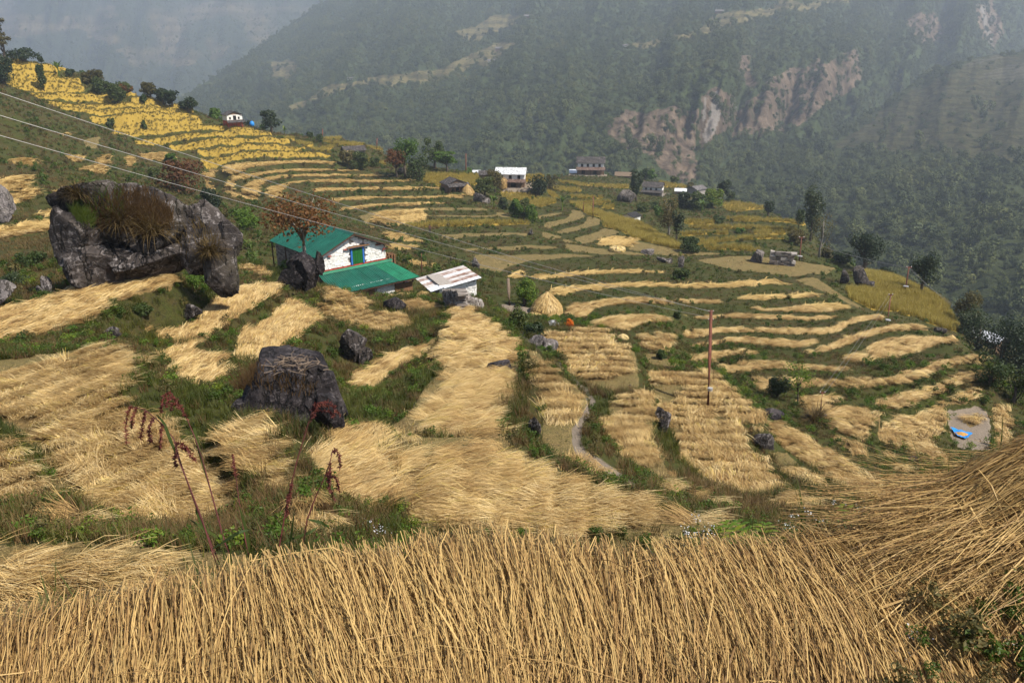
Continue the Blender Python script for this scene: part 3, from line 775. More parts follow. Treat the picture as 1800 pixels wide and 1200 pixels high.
def straw_bundle(name, n, L, W, w, seg, mat, seed, H=0.06):
    g = np.random.default_rng(seed); ch, wd, up = [], [], []
    for k in range(n):
        y0 = g.normal(0, 0.10) - L / 2; x0 = g.uniform(-W / 2, W / 2); a = g.normal(0, 0.26); l = L * g.uniform(0.7, 1.1)
        z0 = g.uniform(0.0, H); tt = np.linspace(0, 1, seg + 1)
        bend = g.normal(0, 0.12)
        x = x0 + l * (np.sin(a) * tt + bend * tt ** 2); y = y0 + l * np.cos(a) * tt
        z = z0 + H * g.uniform(0.4, 1.4) * np.sin(tt * math.pi * g.uniform(0.5, 0.9)) + tt * g.uniform(-0.02, 0.05)
        ch.append(np.stack([x, y, z], 1)); wd.append(w * g.uniform(0.7, 1.3) * (1 - 0.55 * tt ** 2)); u = g.normal(0, 0.5, 3); u[2] = 1; up.append(unit(u))
    return ribbon_mesh(name, ch, wd, mat, up=up)
def tuft(name, n, H, R, w, seg, mat, seed, lean=0.7, curve=0.6):
    g = np.random.default_rng(seed); ch, wd, up = [], [], []
    for k in range(n):
        a = g.uniform(0, 2 * math.pi); r0 = R * math.sqrt(g.random()) * 0.5; l = H * g.uniform(0.55, 1.15)
        t0 = g.uniform(0.05, lean); cur = g.uniform(0.2, 1.0) * curve; tt = np.linspace(0, 1, seg + 1)
        th = t0 + cur * tt * 1.3
        dr = np.concatenate([[0], np.cumsum(np.sin(th[:-1]) * l / seg)]); dz = np.concatenate([[0], np.cumsum(np.cos(th[:-1]) * l / seg)])
        b = g.uniform(0, 2 * math.pi)
        ch.append(np.stack([r0 * math.cos(b) + dr * math.cos(a), r0 * math.sin(b) + dr * math.sin(a), dz - 0.03 * H], 1))
        wd.append(w * g.uniform(0.6, 1.3) * np.maximum(1 - tt ** 1.5, 0.08)); up.append(np.array([math.cos(a), math.sin(a), 0.3]))
    return ribbon_mesh(name, ch, wd, mat, up=up)
def leaf_cloud(name, pts, nrm, size, mat, seed, aspect=0.55, tint=None, jit=0.55):
    """one kinked leaf (two quads would double the count: a single rhombic quad) per point"""
    g = np.random.default_rng(seed); n = len(pts)
    d = unit(g.normal(0, 1, (n, 3)) + nrm * 0.3); nn = unit(nrm + g.normal(0, jit, (n, 3)))
    s = unit(np.cross(d, nn)); d = unit(np.cross(nn, s))
    L = (size * g.uniform(0.6, 1.3, n))[:, None]
    A = pts - d * L * 0.5; C = pts + d * L * 0.5; m = pts + nn * L * 0.10
    B = m + s * L * aspect * 0.5; D = m - s * L * aspect * 0.5
    V = np.stack([A, B, C, D], 1).reshape(-1, 3); Q = np.arange(4 * n).reshape(-1, 4)
    me = mesh_np(name, V, Q, [mat])
    a = me.attributes.new('tint', 'FLOAT', 'POINT'); t = g.random(n) if tint is None else tint
    a.data.foreach_set('value', np.repeat(t, 4).astype(np.float32))
    return me
def blob_points(n, seed, lobes=9, fill=0.35, flat=1.0):
    """points on and in a lumpy crown about 1 across, base at z = 0"""
    g = np.random.default_rng(seed)
    c = []
    for k in range(lobes):
        a = g.uniform(0, 2 * math.pi); r = 0.30 * math.sqrt(g.random()); z = g.uniform(0.25, 0.80) * flat
        c.append((r * math.cos(a), r * math.sin(a), z, g.uniform(0.14, 0.26) * (1.1 - 0.4 * z / max(flat, .1))))
    c = np.array(c); k = g.integers(0, lobes, n)
    u = unit(g.normal(0, 1, (n, 3))); rad = c[k, 3] * np.where(g.random(n) < fill, g.random(n) ** 0.4, 1.0) * g.uniform(0.85, 1.12, n)
    p = c[k, :3] + u * rad[:, None] * np.array([1, 1, 0.85])
    return p, unit(u + np.array([0, 0, 0.35]))
SRC = {}
def source(group, meshes):
    c = bpy.data.collections.new('plants ' + group)
    for i, me in enumerate(meshes):
        o = bpy.data.objects.new('%s %02d' % (group, i), me); c.objects.link(o)
    SRC[group] = (c, len(meshes)); return c
def scatter(name, group, P, rotz, scl, idx=None, tilt=None, kind='stuff', label=None):
    P = np.asarray(P, np.float32); n = len(P)
    if n == 0: return None
    coll, k = SRC[group]
    me = bpy.data.meshes.new(name); me.vertices.add(n); me.vertices.foreach_set('co', P.ravel())
    rot = np.zeros((n, 3), np.float32); rot[:, 2] = rotz
    if tilt is not None: rot[:, :2] = tilt
    a = me.attributes.new('rot', 'FLOAT_VECTOR', 'POINT'); a.data.foreach_set('vector', rot.ravel())
    s = np.asarray(scl, np.float32)
    if s.ndim < 2: s = np.repeat(np.broadcast_to(s, (n,))[:, None], 3, 1)
    a = me.attributes.new('scl', 'FLOAT_VECTOR', 'POINT'); a.data.foreach_set('vector', np.ascontiguousarray(s, np.float32).ravel())
    a = me.attributes.new('idx', 'INT', 'POINT'); a.data.foreach_set('value', (RNG.integers(0, k, n) if idx is None else idx).astype(np.int32))
    o = bpy.data.objects.new(name, me); link(o)
    g = bpy.data.node_groups.new('set out ' + group, 'GeometryNodeTree')
    g.interface.new_socket('Geometry', in_out='INPUT', socket_type='NodeSocketGeometry')
    g.interface.new_socket('Geometry', in_out='OUTPUT', socket_type='NodeSocketGeometry')
    gi = g.nodes.new('NodeGroupInput'); go = g.nodes.new('NodeGroupOutput')
    ip = g.nodes.new('GeometryNodeInstanceOnPoints'); ci = g.nodes.new('GeometryNodeCollectionInfo')
    ci.inputs['Collection'].default_value = coll; ci.inputs['Separate Children'].default_value = True; ci.inputs['Reset Children'].default_value = True
    def at(nm, t):
        q = g.nodes.new('GeometryNodeInputNamedAttribute'); q.data_type = t; q.inputs['Name'].default_value = nm
        return [s for s in q.outputs if s.enabled][0]
    g.links.new(gi.outputs[0], ip.inputs['Points']); g.links.new(ci.outputs[0], ip.inputs['Instance'])
    ip.inputs['Pick Instance'].default_value = True
    g.links.new(at('idx', 'INT'), ip.inputs['Instance Index']); g.links.new(at('rot', 'FLOAT_VECTOR'), ip.inputs['Rotation']); g.links.new(at('scl', 'FLOAT_VECTOR'), ip.inputs['Scale'])
    g.links.new(ip.outputs[0], go.inputs[0])
    md = o.modifiers.new('set out', 'NODES'); md.node_group = g
    o['kind'] = kind
    if label: o['label'] = label
    return o

AREA = (RR ** 2)[None, :] * (TH[1] - TH[0]) * np.gradient(LR)[None, :] * np.ones((NT, 1))
VIS = (PXG > -160) & (PXG < 1960)
def sample(mask, dens):
    w = np.where(mask & VIS, AREA * dens, 0.0); tot = w.sum(); n = int(tot)
    if n < 1: return np.zeros((0, 3)), np.zeros(0, int), np.zeros(0, int)
    cw = np.cumsum(w.ravel()); k = np.searchsorted(cw, RNG.random(n) * cw[-1])
    i, j = k // NR, k % NR
    th = TH[i] + (RNG.random(n) - .5) * (TH[1] - TH[0]); lr = LR[j] + (RNG.random(n) - .5) * np.gradient(LR)[j]
    x = np.sin(th) * np.exp(lr); y = np.cos(th) * np.exp(lr)
    return np.stack([x, y, gz(x, y)], 1), i, j
RRg = np.broadcast_to(RR[None, :], ZG.shape)
source('straw near', [straw_bundle('straw', 140, 0.54, 0.45, 0.0060, 3, M['straw'], 10 + k, 0.06) for k in range(5)])
source('straw mid', [straw_bundle('straw', 60, 0.60, 0.42, 0.013, 2, M['straw'], 20 + k, 0.09) for k in range(5)])
source('straw far', [straw_bundle('straw', 30, 0.95, 0.55, 0.032, 2, M['straw_far'], 30 + k, 0.06) for k in range(3)])
source('grass', [tuft('grass', 34, 0.34, 0.3, 0.014, 3, M[m], 40 + k) for k, m in enumerate(('grass_green', 'grass_green', 'grass_green', 'grass_dry', 'grass_dry', 'grass_green', 'grass_brown'))])
source('grass far', [tuft('grass', 22, 0.5, 0.7, 0.05, 2, M[m], 50 + k, 1.0) for k, m in enumerate(('grass_green', 'grass_green', 'grass_green', 'grass_dry'))])
source('rice', [tuft('rice', 30, 0.85, 0.6, 0.035, 3, M['rice' if k < 3 else 'rice_shade_lifted'], 60 + k % 3, 0.35, 0.7) for k in range(6)])
source('stubble', [tuft('stubble', 14, 0.10, 0.35, 0.010, 1, M[m], 64 + k, 0.6) for k, m in enumerate(('grass_dry', 'straw', 'grass_green', 'grass_dry'))])
def herb_mesh(n, size, seed, mat):
    p, q = blob_points(n, seed, 7, 0.5, 0.7); return leaf_cloud('herb', p * 0.9, q, size, M[mat], seed)
source('herb', [herb_mesh(150, 0.10, 70 + k, m) for k, m in enumerate(('herb', 'herb', 'leaf_bright', 'leaf_olive'))])
source('herb far', [herb_mesh(60, 0.22, 75 + k, m) for k, m in enumerate(('herb', 'herb', 'leaf_olive'))])

# straw laid out to dry: sheaves in rows, all lying one way on each field
zb = blur(ZG, 40)
gr_r = np.gradient(zb, axis=1) / (np.gradient(LR)[None, :] * RR[None, :]); gr_t = np.gradient(zb, axis=0) / ((TH[1] - TH[0]) * RR[None, :])
FLOW = np.arctan2(np.cos(TH)[:, None] * gr_r - np.sin(TH)[:, None] * gr_t, np.sin(TH)[:, None] * gr_r + np.cos(TH)[:, None] * gr_t) + math.pi / 2
# FLOW: direction (angle from +x) along the contour
for n, d in T.items():
    if 'flow' not in d: continue
    m = LEV == IDX[n]
    if not m.any(): continue
    cx = np.mean([p[0] for p in d['g']]); cy = min(np.mean([p[1] for p in d['g']]), 1000)
    fx, fy = d['flow']
    (x1, x2), (y1, y2) = at_z([cx - fx * 2, cx + fx * 2], [cy - fy * 2, cy + fy * 2], d['z'])
    FLOW[m] = math.atan2(y2 - y1, x2 - x1)
def lay_straw(group, lo, hi, dens, row, name, smin=.85, smax=1.2):
    P, i, j = sample(((COVER == 1) | (COVER == 5)) & (LEV != IDX['FG']) & (RRg > lo) & (RRg <= hi), dens)
    f = FLOW[i, j] + 0.45 * fbm(P[:, 0], P[:, 1], 3.0, 2) + RNG.normal(0, 0.12, len(P)) + np.where(LEV[i, j] == IDX['D5'], 1.3, .3) * fbm(P[:, 0] + 40, P[:, 1], 0.9, 2)
    F = np.stack([np.cos(FLOW[i, j]), np.sin(FLOW[i, j])], 1)
    s = (P[:, :2] * F).sum(1) + 0.25 * fbm(P[:, 0], P[:, 1], 3.0, 2); q = (s / row - np.floor(s / row) - 0.5) * row
    P[:, :2] -= F * (q * 0.97)[:, None]
    P[:, 2] = gz(P[:, 0], P[:, 1]) + RNG.uniform(-0.01, 0.04, len(P))
    tilt = np.zeros((len(P), 2)); tilt[:, 0] = RNG.normal(0.20 if hi < 50 else .10, 0.06, len(P)); tilt[:, 1] = RNG.normal(0, 0.05, len(P))
    flip = (RNG.random(len(P)) < 0.15) * math.pi
    scatter(name, group, P, f - math.pi / 2 + flip, RNG.uniform(smin, smax, len(P)), tilt=tilt)
    return len(P)
NP = {}
NP['straw near'] = lay_straw('straw near', 3, 27, 19, 0.62, 'cut_straw')
NP['straw mid'] = lay_straw('straw mid', 27, 75, 14, 0.74, 'cut_straw')
NP['straw far'] = lay_straw('straw far', 75, 330, 6.5, 1.3, 'cut_straw', 1.0, 1.5)

# stubble on the bare fields
P, i, j = sample((COVER == 2) & (RRg < 45), 9.0 * np.clip(14 / RRg, 0, 1.3))
scatter('rice_stubble', 'stubble', P, RNG.random(len(P)) * 6.3, RNG.uniform(0.7, 1.5, len(P))); NP['stubble'] = len(P)
P, i, j = sample((COVER == 2) & (RRg >= 45) & (RRg < 190), 1.3 * np.clip(70 / RRg, .5, 1.3))
scatter('rice_stubble', 'stubble', P, RNG.random(len(P)) * 6.3, RNG.uniform(1.4, 2.6, len(P)))
P, i, j = sample((COVER == 2) & (RRg > 3) & (RRg < 30), 1.6)
scatter('straw_litter', 'straw near', P + np.array([0, 0, -.035]), RNG.random(len(P)) * 6.3, RNG.uniform(.35, .7, len(P)))
# weeds along the near rim, between the foreground straw and the next field
P, i, j = sample((LEV != IDX['FG']) & (RRg > 3.6) & (RRg < 14) & (PYG > 932) & (PYG < 1040) & (PXG > 480), 16)
scatter('rim_weeds', 'grass', P, RNG.random(len(P)) * 6.3, RNG.uniform(.5, 1.1, len(P)), idx=RNG.choice([0, 1, 2, 3, 5, 6], len(P)))
P, i, j = sample((LEV != IDX['FG']) & (RRg > 3.6) & (RRg < 14) & (PYG > 930) & (PYG < 1040) & (PXG > 480), 5)
scatter('rim_weeds', 'herb', P, RNG.random(len(P)) * 6.3, RNG.uniform(.3, .6, len(P)))
# grass and herbs on the banks
PATCH = fbm(GX, GY, 7.0, 3)
bank = (COVER == 0) | ((COVER == 5) & False)
def idx_by_patch(P, kg, kd, bias=0.0):
    v = fbm(P[:, 0], P[:, 1], 5.0, 3) + RNG.normal(0, 0.22, len(P)) + bias
    return np.where(v > 0, RNG.integers(0, kg, len(P)), RNG.integers(kg, kg + kd, len(P)))
P, i, j = sample(bank & (RRg > 3.2) & (RRg < 55), 24 * np.clip(12 / RRg, 0.2, 1.2))
scatter('bank_grass', 'grass', P, RNG.random(len(P)) * 6.3, RNG.uniform(0.6, 1.25, len(P)) * np.clip(0.7 + np.hypot(P[:, 0], P[:, 1]) / 70, 0.8, 1.5) * np.where((PXG[i, j] > 950) & (RRg[i, j] > 32), .6, 1.0), idx=idx_by_patch(P, 3, 4)); NP['grass'] = len(P)
P, i, j = sample(bank & (RRg >= 55), 2.2 * np.clip(60 / RRg, 0.28, 1) ** 1.2)
rr = np.hypot(P[:, 0], P[:, 1])
scatter('bank_grass', 'grass far', P, RNG.random(len(P)) * 6.3, RNG.uniform(0.7, 1.3, len(P)) * np.clip(0.35 + rr / 220, 0.5, 1.5) * np.where(PXG[i, j] > 880, .75, 1.0), idx=idx_by_patch(P, 3, 1, np.where(PXG[i, j] > 700, .16, -.14))); NP['grass far'] = len(P)
P, i, j = sample(bank & (RRg > 3.6) & (RRg < 55) & (PATCH > -0.22), 7.0 * np.clip(14 / RRg, 0.22, 1))
scatter('bank_herbs', 'herb', P, RNG.random(len(P)) * 6.3, RNG.uniform(0.25, 0.75, len(P)) * np.clip(0.6 + np.hypot(P[:, 0], P[:, 1]) / 60, 0.7, 1.4)); NP['herb'] = len(P)
P, i, j = sample(bank & (RRg >= 55) & (PATCH > -0.08), 0.7 * np.where(PXG > 880, .35, 1.0) * np.clip(70 / RRg, 0.25, 1))
scatter('bank_herbs', 'herb far', P, RNG.random(len(P)) * 6.3, RNG.uniform(0.4, 1.2, len(P)) * np.clip(.3 + np.hypot(P[:, 0], P[:, 1]) / 200, .5, 1.3)); NP['herb far'] = len(P)
# standing rice
P, i, j = sample((COVER == 3), 4.5 * np.clip(140 / RRg, 0.6, 1.5))
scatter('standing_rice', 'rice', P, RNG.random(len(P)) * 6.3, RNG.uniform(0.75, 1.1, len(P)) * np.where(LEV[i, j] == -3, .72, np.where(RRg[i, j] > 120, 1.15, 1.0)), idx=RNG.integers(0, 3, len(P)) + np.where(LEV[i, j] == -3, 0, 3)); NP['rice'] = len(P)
# scrub on the far flank, seen only at its rim
P, i, j = sample((COVER == 7) & (RRg < (LASTR + 45)[:, None]), 0.10)
scatter('flank_scrub', 'herb far', P, RNG.random(len(P)) * 6.3, RNG.uniform(1.5, 3.5, len(P)), label='dark scrub on the steep flank below the last fields'); NP['scrub'] = len(P)
P, i, j = sample(bank & (RRg > 40) & (PATCH > -0.02), 0.05 * np.clip(90 / RRg, .4, 1) * (PXG < 830))
scatter('bank_scrub', 'herb far', P, RNG.random(len(P)) * 6.3, RNG.uniform(.9, 2.0, len(P)))
print('SCATTER', NP)
# ------------------------------------------------------------------ mountains across the valley
def rbf(pts, sm=1e-3):
    p = np.array([(a / 300, b / 300) for a, b, _ in pts], float); v = np.log([c for _, _, c in pts])
    def ker(d): return np.where(d > 1e-9, d * d * np.log(np.maximum(d, 1e-9)), 0)
    D = np.hypot(p[:, None, 0] - p[None, :, 0], p[:, None, 1] - p[None, :, 1]); n = len(p)
    A = np.zeros((n + 3, n + 3)); A[:n, :n] = ker(D) + sm * np.eye(n); A[:n, n] = 1; A[:n, n + 1:] = p; A[n, :n] = 1; A[n + 1:, :n] = p.T
    w = np.linalg.solve(A, np.concatenate([v, [0, 0, 0]]))
    def f(x, y):
        x = np.asarray(x) / 300; y = np.asarray(y) / 300; o = w[n] + w[n + 1] * x + w[n + 2] * y
        for k in range(n): o = o + w[k] * ker(np.hypot(x - p[k, 0], y - p[k, 1]))
        return np.exp(o)
    return f
def mountain(name, x0, x1, nx, ny, ytop, ybot, depth, rough, gully, mat, attr=None):
    px = np.linspace(x0, x1, nx); yt = np.interp(px, *zip(*ytop)); yb = np.interp(px, *zip(*ybot))
    yt = yt + 2.2 * fbm(px, px * 0, 60, 4)
    tt = np.linspace(0, 1, ny)
    PX = np.repeat(px[:, None], ny, 1); PY = yb[:, None] + (yt - yb)[:, None] * tt[None, :]
    D = depth(PX, PY)
    D = D * (1 + rough * fbm(PX, PY, 120, 5) + gully * fbm(PX * 1.0 + PY * 0.25, PY * 0.22, 45, 4))
    X, Y, Z = rays(PX, PY)
    V = np.stack([X * D, Y * D, Z * D], -1)
    back = []                                              # the far side falls away behind the crest
    for k, (f, dz) in enumerate(((1.01, -0.003), (1.04, -0.02), (1.1, -0.06))):
        b = V[:, -1] * f; b[:, 2] = V[:, -1, 2] + dz * D[:, -1]; back.append(b)
    W = np.concatenate([V, np.stack(back, 1)], 1); n2 = W.shape[1]
    ids = np.arange(nx * n2).reshape(nx, n2)
    Q = np.stack([ids[:-1, :-1], ids[1:, :-1], ids[1:, 1:], ids[:-1, 1:]], -1).reshape(-1, 4)
    me = mesh_np(name, W.reshape(-1, 3), Q, [mat], smooth=True)
    A = np.zeros((nx, n2, 4), np.float32); A[..., 3] = 1
    if attr is not None: A[:, :ny, :3] = attr(PX, PY)
    at = me.color_attributes.new('cover_a', 'FLOAT_COLOR', 'POINT'); at.data.foreach_set('color', A.reshape(-1))
    o = obj(name, me); o['kind'] = 'structure'
    return PX, PY, V, A[:, :ny]
def mount_mat(name, base, clear, cliff, zscale):
    b = NB(name)
    P = b.n('ShaderNodeNewGeometry').outputs['Position']
    s = b.n('ShaderNodeSeparateColor'); b.l(b.attr('cover_a').outputs['Color'], s.inputs[0])
    n1 = b.noise(0.02, 6, 0.6, coord=P); n2 = b.noise(0.15, 5, 0.65, coord=P)
    c = b.ramp(b.math('ADD', b.math('MULTIPLY', n1, 0.5), b.math('MULTIPLY', n2, 0.5)), [(0.35, tuple(0.5 * q for q in base)), (0.65, tuple(1.5 * q for q in base))])
    sz = b.n('ShaderNodeSeparateXYZ'); b.l(P, sz.inputs[0])
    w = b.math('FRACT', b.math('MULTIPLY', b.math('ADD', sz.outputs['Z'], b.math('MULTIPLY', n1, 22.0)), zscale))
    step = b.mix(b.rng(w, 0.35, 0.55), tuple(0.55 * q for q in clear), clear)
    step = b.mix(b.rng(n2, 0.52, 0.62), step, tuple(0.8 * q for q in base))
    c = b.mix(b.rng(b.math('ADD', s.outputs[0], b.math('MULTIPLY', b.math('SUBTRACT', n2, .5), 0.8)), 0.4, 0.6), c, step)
    mp = b.n('ShaderNodeMapping'); mp.inputs['Scale'].default_value = (1, 1, 0.18); b.l(P, mp.inputs['Vector'])
    st = b.noise(0.07, 7, 0.68, coord=mp.outputs[0])
    rk = b.ramp(st, [(0.36, tuple(0.35 * q for q in cliff)), (0.5, cliff), (0.66, tuple(min(1, 1.9 * q) for q in cliff))])
    c = b.mix(b.rng(b.math('ADD', s.outputs[1], b.math('MULTIPLY', b.math('SUBTRACT', st, .5), 0.9)), 0.38, 0.62), c, rk)
    c = b.mix(s.outputs[2], c, (0.21, 0.19, 0.17))
    b.col(c); b.b.inputs['Roughness'].default_value = 0.95; b.b.inputs['Specular IOR Level'].default_value = 0.05
    b.bump(b.math('ADD', n2, st), 1.0, 4.0)
    return b.m
def soft(PX, PY, polys, wob=10):
    x = PX + wob * fbm(PX, PY, 40, 3); y = PY + wob * fbm(PX + 99, PY, 40, 3)
    o = np.zeros(PX.shape)
    for p in polys: o = np.maximum(o, in_poly(x, y, list(zip(p[0::2], p[1::2]))).astype(float))
    return o
SKY_LINE = [(s[0], s[1]) for s in SKYLINE]
def below(dy): return [(x, y + dy) for x, y in SKY_LINE]
MF = {}
# the far side of the valley, blue with distance
_f1 = rbf([(-500, -300, 6500), (0, -300, 6200), (600, -300, 6000), (-500, 0, 4400), (0, 0, 4300), (300, 0, 4200), (600, 0, 4300), (0, 80, 3500), (200, 120, 3200), (330, 160, 3000), (-500, 100, 3300), (600, 200, 2800), (800, 0, 4300), (800, 250, 2600), (300, 260, 2500), (0, 260, 2500), (-500, 260, 2400)])
def f1(x, y): return 0.68 * _f1(x, y)
def a1(PX, PY):
    a = np.zeros(PX.shape + (3,)); a[..., 0] = 0.95 * soft(PX, PY, [[60, 30, 330, 10, 560, 0, 520, 40, 420, 90, 330, 120, 230, 95, 150, 60], [200, 95, 300, 75, 330, 100, 300, 125, 220, 120], [-100, 20, 60, 0, 120, 40, 60, 70, -100, 80]], 25) * (0.6 + 0.8 * fbm(PX, PY, 50, 3)); return a
MF['far'] = mountain('far_mountain', -700, 900, 220, 90, [(-700, -130), (900, -130)], [(x, min(y + 60, 330)) for x, y in SKY_LINE], f1, 0.09, 0.12, mount_mat('far_mountain', (0.032, 0.040, 0.020), (0.13, 0.105, 0.06), (0.25, 0.2, 0.16), 0.03), a1)
# the wooded mountain with the cliffs
f2 = rbf([(300, 190, 1250), (420, 110, 1600), (500, 50, 1850), (575, 0, 2050), (450, 230, 900), (600, 250, 780), (600, 130, 1200), (600, 60, 1550), (750, 270, 680), (750, 130, 1080), (750, 50, 1450), (750, -100, 2200),
          (900, 280, 620), (900, 150, 930), (900, 60, 1300), (900, -100, 1950), (1050, 290, 580), (1050, 200, 700), (1050, 100, 1000), (1050, 0, 1420), (1150, 310, 570), (1150, 250, 640), (1150, 190, 700), (1150, 130, 880),
          (1240, 320, 600), (1240, 260, 690), (1240, 180, 730), (1240, 120, 800), (1240, 60, 1020), (1240, 0, 1300), (1340, 260, 740), (1340, 200, 800), (1340, 140, 850), (1340, 60, 1060), (1450, 220, 860), (1450, 150, 920), (1450, 100, 970), (1450, 30, 1250),
          (1600, 150, 1080), (1600, 90, 1160), (1600, 30, 1330), (1720, 90, 1300), (1720, 30, 1400), (1800, 60, 1450), (1800, -100, 1900), (1200, -200, 2300), (2100, 100, 1400), (2100, -200, 2200)])
CLEAR2 = [[500, 190, 560, 160, 640, 140, 700, 128, 780, 122, 800, 108, 870, 80, 905, 78, 880, 100, 830, 118, 790, 134, 760, 142, 690, 148, 640, 150, 560, 182, 510, 196],
          [1090, 92, 1150, 70, 1220, 55, 1260, 30, 1330, 14, 1400, 4, 1480, -10, 1500, 4, 1430, 14, 1350, 30, 1310, 45, 1240, 62, 1180, 74, 1120, 90], [470, 110, 520, 105, 530, 130, 480, 140], [790, 60, 880, 30, 930, 28, 900, 50, 830, 76]]
CLIFF2 = [[1292, 190, 1340, 158, 1440, 108, 1500, 95, 1505, 160, 1450, 188, 1400, 222, 1330, 236, 1292, 240], [1060, 230, 1100, 196, 1220, 188, 1230, 300, 1192, 330, 1150, 282, 1090, 256], [1062, 225, 1090, 200, 1140, 190, 1200, 186, 1218, 205, 1222, 262, 1205, 268, 1165, 240, 1110, 240], [1225, 160, 1262, 150, 1290, 165, 1300, 205, 1268, 240, 1240, 262, 1224, 215],
          [1335, 150, 1400, 120, 1436, 100, 1445, 130, 1448, 175, 1420, 200, 1385, 215, 1360, 190], [1452, 115, 1505, 92, 1508, 150, 1470, 165, 1452, 160], [1600, 30, 1640, 20, 1660, 70, 1620, 80], [1715, 10, 1745, 0, 1765, 60, 1750, 95, 1725, 70], [1300, 100, 1320, 95, 1330, 150, 1312, 160]]
WHITE2 = [[1252, 165, 1261, 160, 1266, 200, 1258, 235, 1243, 252, 1236, 238, 1246, 205], [1236, 170, 1240, 168, 1238, 215, 1233, 212], [1290, 168, 1293, 168, 1294, 190, 1291, 190], [1722, 15, 1730, 12, 1738, 50, 1748, 85, 1738, 75]]
def a2(PX, PY):
    a = np.zeros(PX.shape + (3,)); a[..., 0] = soft(PX, PY, CLEAR2, 14); a[..., 1] = soft(PX, PY, CLIFF2, 16) * (0.75 + 0.5 * fbm(PX, PY * .4, 16, 3)); a[..., 2] = 0.8 * soft(PX, PY, WHITE2, 4); return a
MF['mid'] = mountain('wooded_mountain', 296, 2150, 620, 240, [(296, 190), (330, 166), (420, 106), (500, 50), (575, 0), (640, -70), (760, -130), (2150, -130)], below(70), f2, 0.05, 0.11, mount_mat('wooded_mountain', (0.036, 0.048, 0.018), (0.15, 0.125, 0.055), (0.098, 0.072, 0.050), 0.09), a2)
# the nearer slope at the right: terraces above, forest below
f3 = rbf([(1240, 335, 560), (1270, 292, 640), (1330, 268, 720), (1440, 240, 800), (1500, 212, 850), (1640, 120, 950), (1800, 88, 980), (2150, 20, 1050), (1400, 340, 560), (1300, 380, 480), (1500, 300, 640), (1650, 250, 690), (1800, 200, 740), (1700, 290, 590), (1800, 290, 570), (1500, 420, 430), (1650, 400, 430), (1800, 400, 410), (1600, 480, 360), (1750, 520, 310), (1850, 600, 270), (2150, 600, 260), (2150, 300, 560), (1500, 480, 380), (1400, 430, 440)])
CLEAR3 = [[1450, 262, 1500, 235, 1560, 195, 1640, 140, 1700, 112, 1800, 98, 2150, 40, 2150, 280, 1800, 285, 1740, 275, 1640, 262, 1560, 262]]
def a3(PX, PY):
    a = np.zeros(PX.shape + (3,)); a[..., 0] = soft(PX, PY, CLEAR3, 14); a[..., 2] = .22 * soft(PX, PY, [[1716, 140, 1760, 118, 1800, 108, 1900, 100, 1900, 146, 1800, 142], [1690, 112, 1760, 96, 1770, 102, 1705, 118]], 5) * (np.sin(PY * 1.25 + .15 * PX) > -.1); return a
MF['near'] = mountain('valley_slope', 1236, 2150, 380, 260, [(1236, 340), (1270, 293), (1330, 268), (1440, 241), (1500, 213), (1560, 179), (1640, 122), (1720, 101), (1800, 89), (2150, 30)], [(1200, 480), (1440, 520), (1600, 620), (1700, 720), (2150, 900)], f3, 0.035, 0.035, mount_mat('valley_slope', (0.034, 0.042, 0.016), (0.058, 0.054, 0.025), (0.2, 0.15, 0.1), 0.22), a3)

# forest on them
source('crown', [leaf_cloud('crown', *blob_points(620, 90 + k, 8, 0.12, (1.0, .8, 1.25, .9)[k]), 0.085, M['forest_leaf'], 90 + k, 0.8, jit=.28) for k in range(4)])
def wood(name, key, dens, size, sparse=0.0, keep=None):
    PX, PY, V, A = MF[key]
    a = V[1:, :-1] - V[:-1, :-1]; b = V[:-1, 1:] - V[:-1, :-1]; ar = np.linalg.norm(np.cross(a, b), axis=-1)
    cl = np.maximum(A[:-1, :-1, 0], np.maximum(A[:-1, :-1, 1] * 0.92, A[:-1, :-1, 2]))
    w = ar * dens * np.clip(1 - cl + sparse * cl, 0, 1)
    w = np.where((PX[:-1, :-1] > -100) & (PX[:-1, :-1] < 1900) & (PY[:-1, :-1] > -90), w, 0)
    if keep is not None: w = w * keep(PX[:-1, :-1], PY[:-1, :-1])
    n = int(w.sum()); cw = np.cumsum(w.ravel()); k = np.searchsorted(cw, RNG.random(n) * cw[-1])
    i, j = k // w.shape[1], k % w.shape[1]; u, v = RNG.random((2, n, 1))
    P = V[i, j] + a[i, j] * u + b[i, j] * v
    s = size * np.exp(RNG.normal(0, 0.36, n)); P[:, 2] -= 0.25 * s
    small = A[i, j].max(-1) > 0.5
    s = np.where(small, s * 0.55, s)
    sc = np.stack([s, s, s * RNG.uniform(0.8, 1.35, n)], 1)
    scatter(name, 'crown', P, RNG.random(n) * 6.3, sc)
    NP[name + key] = n
wood('forest', 'mid', 1 / 58.0, 11.5, 0.10)
wood('forest', 'near', 1 / 50.0, 12.0, 0.07)
wood('forest', 'far', 1 / 260.0, 13.0, 0.08)
print('FOREST', NP)
